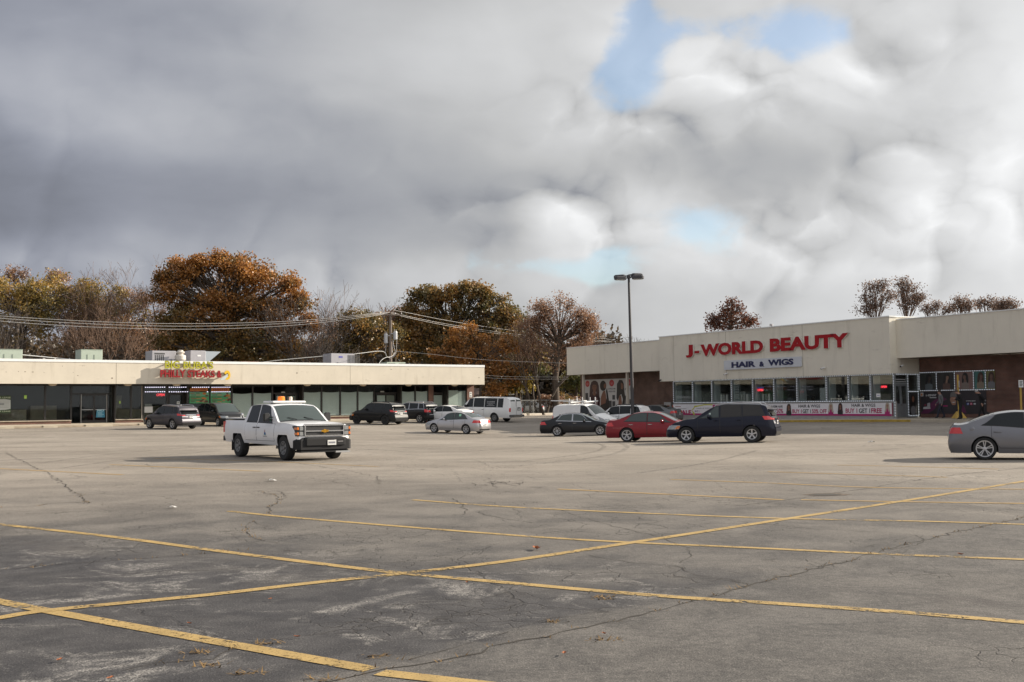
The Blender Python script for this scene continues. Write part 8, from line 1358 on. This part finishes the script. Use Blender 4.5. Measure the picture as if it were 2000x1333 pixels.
for a, b in zip(us[:-1], us[1:]): q_ = [LB.w(a, BACK - 1.2), LB.w(b, BACK - 1.2), LB.w(b, BACK + .1), LB.w(a, BACK + .1)]; mb.raw([(p.x, p.y, g(p.x, p.y) + .008) for p in q_], [(0, 1, 2, 3)], mat('pale_edge_concrete', (.40, .32, .24), .95, var=.2))
mb.build('concrete_edge', kind='structure')
mf = mat('fence_steel', (.28, .28, .27), .5, .5); f0, f1 = LB.hit(935, 775, BACK + 3)[0], LB.hit(1140, 775, BACK + 3)[0]; o = LB.w(f0, BACK + 3); fz = g(o.x, o.y) - .09; fn = thing('chain_link_fence', 'chain link fence behind the lot between the two buildings', 'fence', (o.x, o.y, fz), LB.th); n = 9; L_ = f1 - f0
for i in range(n): mb = MB(); mb.tube([(L_ * i / (n - 1), 0, 0), (L_ * i / (n - 1), 0, 1.75)], .04, mf, 8); mb.build('post', fn)
mb = MB(); mb.tube([(0, 0, 1.68), (L_, 0, 1.68)], .035, mf, 6); mb.tube([(0, 0, .1), (L_, 0, .1)], .02, mf, 6); mb.build('rail', fn)
mb = MB(); s_ = .30
for i in range(int(L_ / s_) + 6):
    for sg in (1, -1):
        a = i * s_ - (0 if sg > 0 else -1.58) ; x0, x1 = a - 1.58 * (sg > 0), a - 1.58 * (sg < 0)
        x0_, x1_ = i * s_ - 1.58, i * s_
        p, q_ = ((x0_, .1), (x1_, 1.68)) if sg > 0 else ((x0_, 1.68), (x1_, .1))
        if p[0] >= 0 and q_[0] <= L_: mb.tube([(p[0], 0, p[1]), (q_[0], 0, q_[1])], .006, mf, 3, False)
mb.build('wire_mesh', fn)
x, y = XY(1020.5, 130); zz = g(x, y) - .1; t = thing('street_sign', 'small white street sign between the trunks right of the van roof', 'sign', (x, y, zz)); mb = MB(); mb.tube([(0, 0, 0), (0, 0, P(1020, 764, 130).z - zz)], .035, mf, 8); mb.build('post', t); mb = MB(); mb.box(-.13, .13, -.06, -.045, P(1020, 768, 130).z - zz, P(1020, 760, 130).z - zz, m_white); mb.build('sign_plate', t)
def house(label, px0, px1, Y, py_eave, py_ridge, wallm, roofm, wins=True):
    x0, y = XY(px0, Y); x1, _ = XY(px1, Y); ze = P((px0 + px1) / 2, py_eave, Y).z; zr = P((px0 + px1) / 2, py_ridge, Y).z; z0 = g(x0, y) - .2; t = thing('house', label, 'house', ((x0 + x1) / 2, y, z0), 0, 'houses beyond the lot'); hw = (x1 - x0) / 2; D = 7; e, rz_ = ze - z0, zr - z0
    mb = MB(); mb.box(-hw, hw, 0, D, 0, e, wallm); mb.build('wall', t); mb = MB(); ov = .4; mb.raw([(-hw - ov, -ov, e), (hw + ov, -ov, e), (hw + ov, D / 2, rz_), (-hw - ov, D / 2, rz_), (hw + ov, D + ov, e), (-hw - ov, D + ov, e), (-hw - ov, -ov, e - .15), (hw + ov, -ov, e - .15), (hw + ov, D + ov, e - .15), (-hw - ov, D + ov, e - .15)], [(0, 1, 2, 3), (3, 2, 4, 5), (0, 6, 7, 1), (1, 7, 8, 4, 2), (5, 9, 6, 0, 3), (4, 8, 9, 5), (9, 8, 7, 6)], roofm); mb.build('roof', t)
    if wins:
        for k in (-.5, .1, .6): mb = MB(); mb.box(hw * k - .55, hw * k + .55, -.05, -.004, e * .42, e * .85, m_white); w_ = mb.build('window', t); mb = MB(); mb.box(hw * k - .45, hw * k - .03, -.07, -.051, e * .46, e * .81, m_cglass); mb.box(hw * k + .03, hw * k + .45, -.07, -.051, e * .46, e * .81, m_cglass); mb.build('pane', w_)
house('brick house behind the right end of the strip mall', 925, 972, 165, 772, 758, m_brickr, mat('brown_roof', (.09, .06, .05), .9), False); house('pale house with a grey roof behind the slim trunks', 995, 1046, 175, 771, 763, mat('beige_siding', (.30, .26, .22), .9), mat('grey_shingle', (.22, .21, .20), .9)); house('white windowed house left of the ladder rack', 1098, 1135, 170, 771, 763, m_brickr, mat('pale_shingle', (.40, .38, .35), .9)); house('dark low house half hidden behind the thick trunk', 1062, 1094, 168, 777, 766, mat('dark_siding', (.07, .06, .055), .9), mat('brown_roof'), True)
